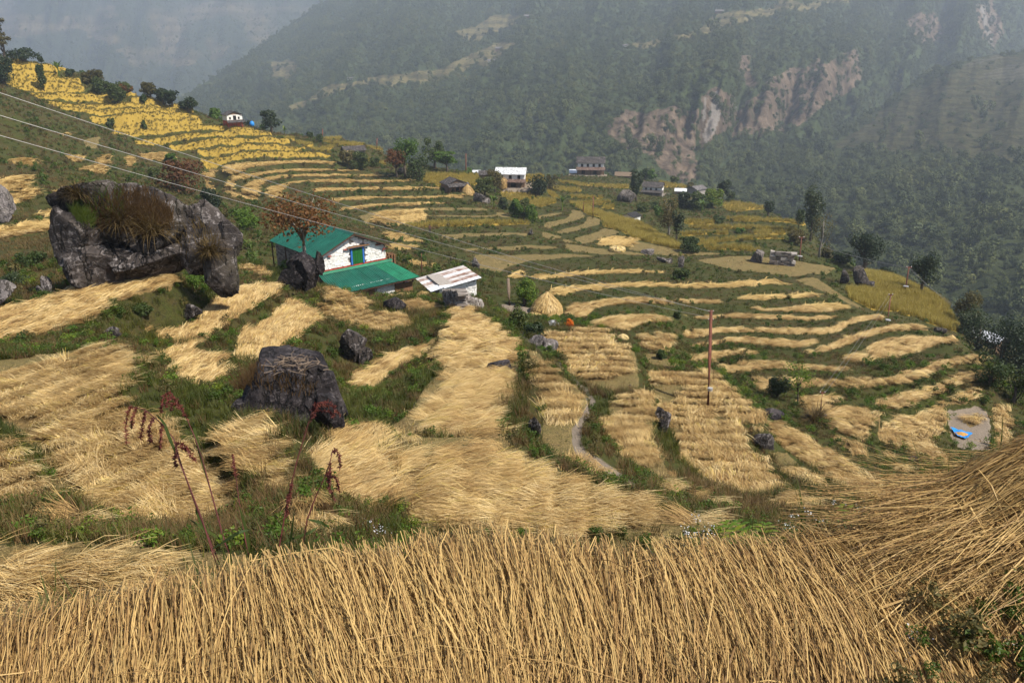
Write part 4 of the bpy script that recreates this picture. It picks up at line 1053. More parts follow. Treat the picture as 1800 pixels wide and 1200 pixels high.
# ------------------------------------------------------------------ the haze that fills the valley
def haze_box():
    bm = bmesh.new()
    x0, x1, y0, y1, z0, z1 = HAZE_BOX
    v = [bm.verts.new(q) for q in ((x0, y0, z0), (x1, y0, z0), (x1, y1, z0), (x0, y1, z0), (x0, y0, z1), (x1, y0, z1), (x1, y1, z1), (x0, y1, z1))]
    for f in ((0, 3, 2, 1), (4, 5, 6, 7), (0, 1, 5, 4), (1, 2, 6, 5), (2, 3, 7, 6), (3, 0, 4, 7)): bm.faces.new([v[i] for i in f])
    me = bpy.data.meshes.new('haze'); bm.to_mesh(me); bm.free()
    m = bpy.data.materials.new('haze'); m.use_nodes = True; nt = m.node_tree
    nt.nodes.remove(nt.nodes['Principled BSDF'])
    pv = nt.nodes.new('ShaderNodeVolumePrincipled'); pv.inputs['Color'].default_value = (0.66, 0.755, 0.90, 1); pv.inputs['Density'].default_value = HAZE; pv.inputs['Anisotropy'].default_value = 0.2
    nt.links.new(pv.outputs[0], nt.nodes['Material Output'].inputs['Volume'])
    me.materials.append(m); o = obj('haze', me); o['kind'] = 'stuff'
    o['label'] = 'pale blue haze filling the valley'
    _v = [q[2] for q in MF.values()]
    zs = [float(q[..., 2].max()) for q in _v], [float(q[..., 2].min()) for q in _v], [float(q[..., 1].max()) for q in _v]
    print('EXTENT', zs)
HAZE = 2.7e-4
HAZE_BOX = (-7000, 7000, -300, 9500, -900, 960)
haze_box()
# ------------------------------------------------------------------ the cut rice straw laid out at our feet
def foreground_straw():
    g = np.random.default_rng(5)
    wp = np.array(T['FG']['w'])
    n = 74000
    x = g.uniform(-4.8, 4.8, n * 4); y = g.uniform(0.9, 4.6, n * 4)
    m = in_poly(x, y, [tuple(p) for p in wp]) & (np.hypot(x, y) > 0.95)
    z = gz(x, y); px, py = project(x, y, z)
    m &= (px > -420) & (px < 2350) & (py < 1420)
    x, y, px, py = (q[m][:n] for q in (x, y, px, py)); n = len(x)
    cl = fbm(x, y, 0.55, 3)
    # the way the stalks lie, as the photograph shows it: towards us in the middle, aslant at the right, across on the heap
    ang = np.interp(px, [-100, 250, 600, 1000, 1200, 1400, 1700, 1900], [-0.30, -0.20, -0.02, 0.10, 0.35, 0.62, 0.95, 1.05]) + 0.55 * cl + g.normal(0, 0.13, n)
    heap = np.clip((z_h(x, y) - 0.16) / 0.22, 0, 1)
    ang = np.where(g.random(n) < heap, -1.15 + 0.4 * cl + g.normal(0, 0.22, n), ang)
    stray = g.random(n) < 0.045; ang = np.where(stray, g.uniform(-1.6, 1.6, n), ang)
    r = np.hypot(x, y); er = np.stack([x / r, y / r], 1); et = np.stack([y / r, -x / r], 1)
    f = -er * np.cos(ang)[:, None] / 0.62 + et * np.sin(ang)[:, None]; f /= np.linalg.norm(f, axis=1, keepdims=True)
    L = g.uniform(0.50, 0.95, n); seg = 6; tt = np.linspace(0, 1, seg)
    h = 0.10 * g.random(n) ** 1.5 + 0.10 * np.clip(cl + .1, 0, 1)
    # a stalk near the far rim starts bent over it
    dr = 1e9 * np.ones(n)
    for k in range(len(wp)):
        a, b = wp[k], wp[(k + 1) % len(wp)]
        if min(np.hypot(*a), np.hypot(*b)) < 1.2: continue
        ab = b - a; u = np.clip(((x - a[0]) * ab[0] + (y - a[1]) * ab[1]) / max(ab @ ab, 1e-9), 0, 1)
        dr = np.minimum(dr, np.hypot(x - a[0] - u * ab[0], y - a[1] - u * ab[1]))
    rim = np.exp(-(dr / 0.22) ** 2)
    bend = g.normal(0, 0.26, n); per = np.stack([-f[:, 1], f[:, 0]], 1)
    C = np.empty((n, seg, 3))
    for k, t_ in enumerate(tt):
        q = np.stack([x, y], 1) + f * (L * (t_ - 0.10))[:, None] + per * (bend * L * (t_ - .3) ** 2)[:, None]
        C[:, k, :2] = q
        C[:, k, 2] = np.maximum(gz(q[:, 0], q[:, 1]), gz(x, y) - 0.25) + h * (0.55 + 0.45 * math.cos(t_ * 2)) + 0.015 + 0.045 * np.sin(t_ * math.pi) * g.uniform(0.3, 1.6, n) + rim * 0.03 * math.sin(max(0.0, 0.6 - t_) * 3)
    W = (g.uniform(0.0020, 0.0045, n) * np.where(g.random(n) < .05, 1.8, 1.0))[:, None] * (1 - 0.45 * tt ** 2)[None, :]
    tint = np.clip(0.60 + 0.5 * cl + g.normal(0, 0.36, n), 0, 1)
    up = unit(np.array([0, 0, 1.0]) + g.normal(0, 0.55, (n, 3)))
    d = np.gradient(C, axis=1); s = unit(np.cross(d, up[:, None, :]))
    A = C - s * W[..., None] / 2; B = C + s * W[..., None] / 2
    V = np.stack([A, B], 2).reshape(-1, 3)
    base = (np.arange(n) * seg * 2)[:, None] + 2 * np.arange(seg - 1)[None, :]
    Q = np.stack([base, base + 1, base + 3, base + 2], -1).reshape(-1, 4)
    T1 = np.repeat(tint, seg * 2)
    # ears of grain on some of the stalks
    e = np.nonzero(g.random(n) < 0.22)[0]; m_ = 12; tip = C[e, -1]; dd = unit(C[e, -1] - C[e, -2])
    k = np.repeat(np.arange(len(e)), m_); a_ = g.random(len(k))
    P = tip[k] - dd[k] * (0.16 * a_)[:, None] + g.normal(0, 0.007, (len(k), 3)); P[:, 2] += 0.004
    gd = unit(dd[k] + g.normal(0, 0.35, (len(k), 3))); gs = unit(np.cross(gd, unit(g.normal(0, 1, (len(k), 3)))))
    gl = g.uniform(0.005, 0.008, len(k))[:, None]
    V2 = np.stack([P - gd * gl, P + gs * 0.0024, P + gd * gl, P - gs * 0.0024], 1).reshape(-1, 3); Q2 = np.arange(len(k) * 4).reshape(-1, 4) + len(V)
    me = mesh_np('cut_straw', np.concatenate([V, V2]), np.concatenate([Q, Q2]), [M['straw']])
    at = me.attributes.new('tint', 'FLOAT', 'POINT'); at.data.foreach_set('value', np.concatenate([T1, g.uniform(0.15, 0.5, len(V2))]).astype(np.float32))
    o = obj('cut_straw', me); o['kind'] = 'stuff'; o['label'] = 'deep layer of cut rice straw spread at the bottom of the picture'
def z_h(x, y): return 0.56 * np.exp(-(((x - 2.6) / 0.80) ** 2 + ((y - 2.9) / 0.52) ** 2) ** 1.5)
foreground_straw()
# ------------------------------------------------------------------ things: helpers
def plain(name, c, rough=0.7, var=0.25, scale=8.0, metal=0.0, bump=0.0):
    b = NB(name); f = b.noise(scale, 5, 0.6)
    b.col(b.ramp(f, [(0.3, tuple(q * (1 - var) for q in c)), (0.7, tuple(min(1, q * (1 + var)) for q in c))]))
    b.b.inputs['Roughness'].default_value = rough; b.b.inputs['Metallic'].default_value = metal
    if bump: b.bump(f, bump, 0.02)
    M[name] = b.m; return b.m
def stone_mat(name, stops, dirt=0.0):
    """a little different on every stone"""
    b = NB(name); f = b.attr('tint').outputs['Fac']; n = b.noise(7, 5, 0.65)
    c = b.ramp(b.math('ADD', b.math('MULTIPLY', f, 0.7), b.math('MULTIPLY', n, 0.3)), stops)
    if dirt: c = b.mix(b.math('MULTIPLY', b.rng(b.noise(1.1, 5), 0.5, 0.68), dirt), c, (0.22, 0.17, 0.12))
    b.col(c); b.b.inputs['Roughness'].default_value = 0.9; b.bump(n, 0.4, 0.02); M[name] = b.m
stone_mat('whitewashed_stone', [(0.0, (0.56, 0.53, 0.50)), (0.3, (0.74, 0.72, 0.69)), (1, (0.82, 0.81, 0.79))], 0.2)
stone_mat('dry_stone', [(0.0, (0.07, 0.06, 0.05)), (0.5, (0.20, 0.17, 0.15)), (1, (0.36, 0.33, 0.30))])
stone_mat('red_band', [(0.0, (0.25, 0.035, 0.02)), (1, (0.45, 0.07, 0.045))])
plain('mortar', (0.30, 0.27, 0.24), 0.95); plain('white_wall', (0.72, 0.69, 0.64), 0.9, 0.15, 3); plain('mud_wall', (0.20, 0.13, 0.085), 0.95, 0.25, 3)
plain('red_wall', (0.42, 0.09, 0.05), 0.9, 0.2, 3); plain('dark_timber', (0.07, 0.035, 0.022), 0.7, 0.4, 12); plain('timber', (0.19, 0.10, 0.05), 0.75, 0.35, 12)
plain('red_timber', (0.30, 0.06, 0.035), 0.6, 0.25, 12); plain('blue_paint', (0.03, 0.13, 0.42), 0.5, 0.15); plain('green_paint', (0.012, 0.10, 0.02), 0.45, 0.25, 4)
plain('opening', (0.012, 0.010, 0.010), 0.9); plain('rust_steel', (0.13, 0.045, 0.028), 0.75, 0.4, 9); plain('steel', (0.35, 0.34, 0.33), 0.5, 0.2, 9, 0.3); plain('porcelain', (0.7, 0.7, 0.68), 0.3, 0.1)
plain('grey_wood', (0.15, 0.11, 0.08), 0.85, 0.35, 10); plain('wire', (0.24, 0.235, 0.23), 0.45, 0.1, 8, 0.4); plain('blue_plastic', (0.02, 0.22, 0.62), 0.4, 0.25, 3); plain('grain', (0.40, 0.22, 0.06), 0.9, 0.3, 30, bump=0.5)
def slate(name, c, pale=(0.3, 0.28, 0.27), amt=0.55):
    b = NB(name); P = b.n('ShaderNodeTexCoord').outputs['Object']
    v = b.n('ShaderNodeTexVoronoi'); v.inputs['Scale'].default_value = 3.2; b.l(P, v.inputs['Vector'])
    s = b.n('ShaderNodeSeparateColor'); b.l(v.outputs['Color'], s.inputs[0])
    n = b.noise(1.3, 5)
    k = b.math('ADD', b.math('MULTIPLY', s.outputs[0], 0.6), b.math('MULTIPLY', n, 0.4))
    b.col(b.ramp(k, [(0.15, tuple(0.5 * q for q in c)), (amt, c), (0.9, pale)])); b.b.inputs['Roughness'].default_value = 0.8; b.bump(s.outputs[0], 0.8, 0.05); M[name] = b.m
slate('slate_dark', (0.045, 0.038, 0.036), (0.15, 0.135, 0.13)); slate('slate_brown', (0.10, 0.06, 0.045), (0.22, 0.16, 0.13)); slate('slate_black', (0.018, 0.017, 0.018), (0.06, 0.058, 0.06)); slate('slate_grey', (0.10, 0.09, 0.088), (0.26, 0.24, 0.24))
slate('tin_pale', (0.52, 0.53, 0.54), (0.75, 0.76, 0.78), 0.5)
def thatch(name, c):
    b = NB(name); f = b.noise(5, 6, 0.7, stretch=(3, 3, 0.5)); b.col(b.ramp(f, [(0.3, tuple(0.4 * q for q in c)), (0.7, c)])); b.bump(f, 1, 0.05); M[name] = b.m
thatch('thatch', (0.22, 0.16, 0.11))
def tin(name, c, rust=0.0, fade=0.25, rc=(0.17, 0.085, 0.055)):
    b = NB(name); n = b.noise(1.4, 6, 0.6); n2 = b.noise(9, 4)
    k = b.mix(b.rng(n, 0.35, 0.7), tuple(q * (1 - fade) for q in c), tuple(min(1, q * (1 + fade)) for q in c))
    k = b.mix(b.math('MULTIPLY', b.rng(n2, 0.58, 0.70), 0.35), k, tuple(0.6 * q for q in c))
    if rust: k = b.mix(b.math('MULTIPLY', b.rng(b.noise(2.2, 6, 0.65), 0.42, 0.58), rust), k, rc)
    b.col(k); b.b.inputs['Roughness'].default_value = 0.42; b.b.inputs['Specular IOR Level'].default_value = 0.4; M[name] = b.m
tin('green_tin', (0.007, 0.080, 0.055), 0, 0.25); tin('green_tin_bright', (0.010, 0.135, 0.070), 0, 0.25); tin('old_tin', (0.50, 0.48, 0.47), 0.25); tin('rusty_tin', (0.42, 0.36, 0.33), 0.95); tin('white_tin', (0.68, 0.70, 0.74), 0.0, 0.12)

def empty(name, label, cat, loc, rz=0.0, group=None):
    o = bpy.data.objects.new(name, None); link(o); o.empty_display_size = 0.3
    o.location = loc; o.rotation_euler = (0, 0, rz); o['label'] = label; o['category'] = cat
    if group: o['group'] = group
    return o
def tag(o, label, cat, group=None):
    o['label'] = label; o['category'] = cat
    if group: o['group'] = group
    return o
class MB:
    """collects simple solids into one mesh"""
    def __init__(s): s.V, s.F, s.t = [], [], []
    def add(s, V, F, tint=None):
        o = len(s.V); s.V += [tuple(v) for v in V]; s.F += [tuple(i + o for i in f) for f in F]; s.t += [RNG.random() if tint is None else tint] * len(V); return s
    def box(s, x0, x1, y0, y1, z0, z1, j=0.0, tint=None):
        V = np.array([(x0, y0, z0), (x1, y0, z0), (x1, y1, z0), (x0, y1, z0), (x0, y0, z1), (x1, y0, z1), (x1, y1, z1), (x0, y1, z1)], float)
        if j: V = V + RNG.normal(0, j, V.shape)
        return s.add(V, [(0, 3, 2, 1), (4, 5, 6, 7), (0, 1, 5, 4), (1, 2, 6, 5), (2, 3, 7, 6), (3, 0, 4, 7)], tint)
    def hexa(s, a, b, tint=None):
        """two quads (lists of 4 points) joined into a solid"""
        return s.add(list(a) + list(b), [(3, 2, 1, 0), (4, 5, 6, 7), (0, 1, 5, 4), (1, 2, 6, 5), (2, 3, 7, 6), (3, 0, 4, 7)], tint)
    def tube(s, pts, rad, n=6, tint=None, cap=True):
        pts = [Vector(p) for p in pts]; rad = list(rad) if hasattr(rad, '__len__') else [rad] * len(pts); V = []
        for k, p in enumerate(pts):
            d = (pts[min(k + 1, len(pts) - 1)] - pts[max(k - 1, 0)]).normalized()
            a = d.orthogonal().normalized() if abs(d.z) < 0.95 else d.cross(Vector((0, 1, 0))).normalized(); b = d.cross(a)
            V += [p + (a * math.cos(2 * math.pi * i / n) + b * math.sin(2 * math.pi * i / n)) * rad[k] for i in range(n)]
        F = [(k * n + i, k * n + (i + 1) % n, (k + 1) * n + (i + 1) % n, (k + 1) * n + i) for k in range(len(pts) - 1) for i in range(n)]
        if cap: F += [tuple(range(n))[::-1], tuple((len(pts) - 1) * n + i for i in range(n))]
        return s.add(V, F, tint)
    def build(s, name, mat, parent=None, smooth=False, kind=None):
        me = bpy.data.meshes.new(name); me.from_pydata(s.V, [], s.F); me.materials.append(M[mat] if isinstance(mat, str) else mat)
        a = me.attributes.new('tint', 'FLOAT', 'POINT'); a.data.foreach_set('value', np.array(s.t, np.float32))
        if smooth: me.polygons.foreach_set('use_smooth', np.ones(len(me.polygons), bool))
        me.update(); o = obj(name, me, parent)
        if kind: o['kind'] = kind
        return o
def place(px, py, up=0.0, rmin=None):
    p = hit(px, py, rmin or (6.0 if py < 940 else 1.3)); d = p.y * CP - p.z * SP
    return Vector((p.x, p.y, p.z + up)), d
def corrugated(name, a, b, c, d, mat, parent, waves=5, amp=0.018, thick=0.01):
    """a ribbed sheet on the quad a b c d (a-b along the eave, d-c along the ridge); the ribs run from eave to ridge"""
    a, b, c, d = (np.array(q, float) for q in (a, b, c, d)); nr = np.cross(b - a, d - a); nr /= np.linalg.norm(nr); n = waves * 4
    V, F = [], []
    for k in range(n + 1):
        u = k / n; o = nr * amp * math.cos(2 * math.pi * waves * u)
        for q in (a + (b - a) * u, d + (c - d) * u): V += [q + o, q + o - nr * thick]
    for k in range(n):
        i = 4 * k
        F += [(i, i + 4, i + 6, i + 2), (i + 1, i + 3, i + 7, i + 5), (i, i + 1, i + 5, i + 4), (i + 2, i + 6, i + 7, i + 3)]
    F += [(0, 2, 3, 1), (4 * n, 4 * n + 1, 4 * n + 3, 4 * n + 2)]
    return MB().add(V, F).build(name, mat, parent)

# ------------------------------------------------------------------ the house with the green roofs
def green_house():
    H = empty('stone_house', 'whitewashed stone house with two green tin roofs and a green door in its gable', 'house', (HOUSE_O[0], HOUSE_O[1], HOUSE_Z), HOUSE_A)
    W, Lh = 6.1, 7.3; EZ, AZ, BZ = 3.95, 5.25, 2.50
    wall = MB()
    wall.add([(0, .12, 0), (W, .12, 0), (W, .12, EZ - .05), (W / 2, .12, AZ - .06), (0, .12, EZ - .05), (0, Lh, 0), (W, Lh, 0), (W, Lh, EZ - .05), (W / 2, Lh, AZ - .06), (0, Lh, EZ - .05)],
             [(0, 1, 2, 3, 4), (9, 8, 7, 6, 5), (1, 6, 7, 2), (5, 0, 4, 9), (0, 5, 6, 1)])
    wl = wall.build('wall', 'mortar', H)
    st = MB(); rb = MB(); g = random.Random(3)
    def top(u): return EZ - .10 + (AZ - EZ) * (1 - abs(u - W / 2) / (W / 2))
    z = BZ + 0.22; row = 0
    while z < AZ - .12:
        h = g.uniform(.085, .125); u = -0.02 + g.uniform(-.2, 0)
        while u < W:
            l = g.uniform(.18, .52); a, b = max(u, 0), min(u + l - .02, W)
            if b - a > .06 and min(top(a), top(b)) > z + h * .7 and not (2.72 < (a + b) / 2 < 4.15 and z < 4.12):
                if a < 2.78 < b: b = 2.76
                if a < 4.08 < b: a = 4.10
                if b - a > .05: st.box(a, b, g.uniform(-.02, .025), .14, z, z + h - .018, 0.006)
            u += l
        z += h
    z = BZ - .02
    for r in range(2):
        u = 0
        while u < W:
            l = g.uniform(.25, .6); rb.box(u, min(u + l - .02, W), g.uniform(-.03, .0), .14, z, z + .10, 0.005); u += l
        z += .115
    o = st.build('gable_stone', 'whitewashed_stone', wl, kind='stuff'); rb.build('red_base_course', 'red_band', wl)
    # left side wall, stone too
    sd = MB(); z = 0.0
    while z < EZ - .2:
        h = g.uniform(.1, .16); v = 0.14
        while v < Lh - .1:
            l = g.uniform(.25, .6); sd.box(g.uniform(-.03, .01), .05, v, min(v + l - .03, Lh), z, z + h - .02, 0.008); v += l
        z += h
    sd.build('side_stone', 'dry_stone', wl, kind='stuff')
    # door in the gable
    D = MB().box(2.96, 3.90, -.02, .10, BZ + .22, 4.02).build('door', 'green_paint', H)
    for k in range(4): MB().box(2.98 + k * .23, 2.98 + k * .23 + .215, -.035, -.018, BZ + .24, 4.0).build('door_board', 'green_paint', D)
    fr = MB(); fr.box(2.82, 2.96, -.06, .1, BZ + .20, 4.10); fr.box(3.90, 4.04, -.06, .1, BZ + .20, 4.10); fr.box(2.96, 3.90, -.06, .1, 4.02, 4.10)
    fr.build('door_frame', 'blue_paint', D); MB().box(2.5, 4.5, -.26, .1, 4.12, 4.17).build('door_lintel', 'timber', D)
    for a, z0 in ((0.75, 3.72), (2.2, 4.02), (5.15, 3.95), (5.75, 3.5)):
        MB().box(a, a + .30 if a < 5 else a + .55, -.16, .1, z0, z0 + .05).build('beam_end', 'red_timber', H)
    MB().tube([(5.9, -.25, 3.85), (5.72, -.12, 3.35)], .035).build('eave_bracket', 'red_timber', H)
    # upper roof: sheets
    oh, ov = .32, .38; n = 8; R = empty_part('roof', H)
    sl = (AZ - EZ) / (W / 2)
    for k in range(n):
        v0 = -ov + (Lh + 2 * ov) * k / n; v1 = -ov + (Lh + 2 * ov) * (k + 1) / n + .04
        corrugated('roof_sheet', (-oh, v1, EZ - oh * sl + .02 * (k % 2) * .3), (-oh, v0, EZ - oh * sl), (W / 2, v0, AZ + .03), (W / 2, v1, AZ + .03), 'green_tin', R)
        corrugated('roof_sheet', (W + oh, v0, EZ - oh * sl), (W + oh, v1, EZ - oh * sl), (W / 2, v1, AZ + .03), (W / 2, v0, AZ + .03), 'green_tin', R)
    MB().add([(W / 2 - .18, -ov, AZ - .03), (W / 2, -ov, AZ + .07), (W / 2 + .18, -ov, AZ - .03), (W / 2 - .18, Lh + ov, AZ - .03), (W / 2, Lh + ov, AZ + .07), (W / 2 + .18, Lh + ov, AZ - .03)], [(0, 1, 4, 3), (1, 2, 5, 4), (0, 3, 5, 2)]).build('ridge_cap', 'green_tin', R)
    for s in (0, 1):
        a = -oh if s == 0 else W + oh
        MB().hexa([(a, -ov - .02, EZ - oh * sl - .10), (W / 2, -ov - .02, AZ - .09), (W / 2, -ov - .02, AZ + .02), (a, -ov - .02, EZ - oh * sl + .01)], [(a, -ov + .03, EZ - oh * sl - .10), (W / 2, -ov + .03, AZ - .09), (W / 2, -ov + .03, AZ + .02), (a, -ov + .03, EZ - oh * sl + .01)]).build('barge_board', 'dark_timber', R)
    # posts under the long left eave
    for v in (-.2, 2.4, 5.0, 7.4): MB().tube([(-.28, v, 0.2), (-.28, v, EZ - .22)], .06).build('post', 'dark_timber', H)
    # the lower storey and its lean-to roof
    lw = MB(); lw.box(-0.2, 5.35, -2.15, -.01, 0, 1.62); lo = lw.build('lower_wall', 'mortar', H)
    st = MB(); z = .05
    while z < 1.58:
        h = g.uniform(.09, .15); u = -.2
        while u < 5.33:
            l = g.uniform(.18, .5); a, b = u, min(u + l - .025, 5.35)
            if not (b > 2.35 and a < 3.55 and z < 1.32) and b - a > .05: st.box(a, b, -2.20 + g.uniform(-.02, .02), -2.10, z, z + h - .02, 0.008)
            u += l
        z += h
    st.build('wall_stone', 'whitewashed_stone', lo, kind='stuff')
    W2 = MB().box(2.38, 3.52, -2.17, -2.10, .0, 1.28).build('shutter', 'dark_timber', H, )
    for k in range(4): MB().box(2.42 + k * .275, 2.42 + k * .275 + .25, -2.21, -2.165, .02, 1.2).build('shutter_board', 'timber', W2)
    MB().box(2.2, 3.7, -2.26, -2.1, 1.28, 1.36).build('shutter_lintel', 'timber', W2)
    R2 = empty_part('lower_roof', H); n = 8; x0, x1 = -.35, 7.45
    for k in range(n):
        u0 = x0 + (x1 - x0) * k / n; u1 = x0 + (x1 - x0) * (k + 1) / n + .03; e = .22 * 0
        hi = 2.46; tu0, tu1 = -.2 + (6.5) * k / n, -.2 + 6.5 * (k + 1) / n + .03
        corrugated('roof_sheet', (u0, -2.75, 1.44 + (k % 2) * .012), (u1, -2.75, 1.44 + (k % 2) * .012), (tu1, -.06, hi), (tu0, -.06, hi), 'green_tin_bright' if k > 5 else 'green_tin', R2, waves=5)
    MB().hexa([(-.35, -.22, 2.47), (6.6, -.22, 2.47), (6.6, -.05, 2.60), (-.35, -.05, 2.60)], [(-.35, -.25, 2.44), (6.6, -.25, 2.44), (6.6, -.02, 2.56), (-.35, -.02, 2.56)]).build('flashing', 'green_tin_bright', R2)
    MB().box(-.3, 7.3, -2.7, -2.62, 1.30, 1.40).build('eave_beam', 'dark_timber', R2)
    # timber bay at the right end
    for k in range(6): MB().box(5.42 + k * .29, 5.42 + k * .29 + .27, -2.16, -2.08, .0, .92).build('bay_board', 'timber', H)
    MB().box(5.38, 7.2, -2.2, -2.06, .92, 1.0).build('bay_rail', 'timber', H)
    for u in (5.42, 6.3, 7.15): MB().box(u, u + .1, -2.19, -2.07, 1.0, 1.45).build('bay_post', 'dark_timber', H)
    MB().box(5.36, 7.2, -1.9, -.02, .0, .9).build('bay_floor', 'dark_timber', H)
    # woodpile against the right corner of the upper storey
    wp = empty('firewood_stack', 'stack of split firewood at the right corner of the green roofed house', 'firewood', (HOUSE_O[0] + _u[0] * 6.5 + _v[0] * .5, HOUSE_O[1] + _u[1] * 6.5 + _v[1] * .5, HOUSE_Z + 0.0), HOUSE_A)
    MB().box(-.3, .7, -.4, .4, 0, 1.9).build('stone_footing', 'dry_stone', wp)
    for k in range(26):
        MB().tube([(-.28 + (k % 4) * .27 + random.uniform(-.03, .03), -.42, 1.95 + (k // 4) * .17), (-.28 + (k % 4) * .27, .4, 1.95 + (k // 4) * .17)], .085, 6).build('log', 'timber', wp)
def empty_part(name, parent):
    o = bpy.data.objects.new(name, None); link(o); o.parent = parent; return o
green_house()

# shed with patched tin roof, beside the house
def tin_shed():
    c, d = place(792, 520); s = d / 1400
    a = math.radians(24); S = empty('stone_shed', 'small grey stone shed with a patched rusty and white tin roof beside the house', 'shed', (c.x, c.y + .6, c.z - .3), a)
    u0, u1, f, b, h = -1.05, 1.95, -.35, 2.9, 1.15
    w = MB().box(u0 + .05, u1 - .05, f + .05, b - .05, -.6, h).build('wall', 'mortar', S); st = MB()
    for side in ('f', 'r'):
        z = -.5; lo, hi = (u0, u1) if side == 'f' else (f, b)
        while z < h:
            t_ = random.uniform(.09, .15); q = lo
            while q < hi - .05:
                l = random.uniform(.16, .42); e = min(q + l - .02, hi); k = random.uniform(-.025, .02)
                if side == 'f': st.box(q, e, f + k, f + .1, z, z + t_ - .015, .008)
                else: st.box(u1 - .1, u1 + k, q, e, z, z + t_ - .015, .008)
                q += l
            z += t_
    st.build('wall_stone', 'whitewashed_stone', w, kind='stuff')
    R = empty_part('roof', S)
    for k, m in enumerate(('white_tin', 'rusty_tin', 'old_tin', 'rusty_tin', 'white_tin', 'rusty_tin', 'old_tin')):
        x0 = f - .4 + k * .56; x1 = x0 + .6
        corrugated('roof_sheet', (u0 - .75, x1, h - .30 + .012 * (k % 2)), (u0 - .75, x0, h - .30 + .012 * (k % 2)), (u1 + .3, x0, h + .34 + .012 * (k % 2)), (u1 + .3, x1, h + .34 + .012 * (k % 2)), m, R, waves=3)
    corrugated('roof_sheet', (u0 - .8, f + .55, h - .27), (u0 - .8, f - .45, h - .27), (u0 + .35, f - .45, h - .02), (u0 + .35, f + .55, h - .02), 'white_tin', R, waves=3)
tin_shed()

# dry stone wall below the shed
def dry_wall():
    pts = [place(x, y)[0] for x, y in ((786, 535), (812, 541), (842, 547), (868, 553), (888, 562), (892, 572))]
    D = empty('dry_stone_wall', 'rough dry stone wall curving below the tin roofed shed', 'wall', pts[0]); n = 0
    for k in range(len(pts) - 1):
        a, b = pts[k] - pts[0], pts[k + 1] - pts[0]; L = (b - a).length; dr = (b - a).normalized(); nv = Vector((-dr.y, dr.x, 0)).normalized()
        z = 0.0; hh = 1.15 if k < 3 else .85
        while z < hh:
            t_ = random.uniform(.11, .19); q = random.uniform(-.1, 0)
            while q < L and n < 290:
                l = random.uniform(.28, .62); m = MB(); m.box(-l / 2, l / 2 - .03, -.28, .28, 0, t_ - .015, .022); o = m.build('stone', 'dry_stone', D); n += 1
                p = a + dr * (q + l / 2) + nv * random.uniform(-.05, .05); o.location = (p.x, p.y, p.z + z - .15); o.rotation_euler = (random.gauss(0, .05), random.gauss(0, .04), math.atan2(dr.y, dr.x) + random.gauss(0, .07)); q += l
            z += t_
dry_wall()

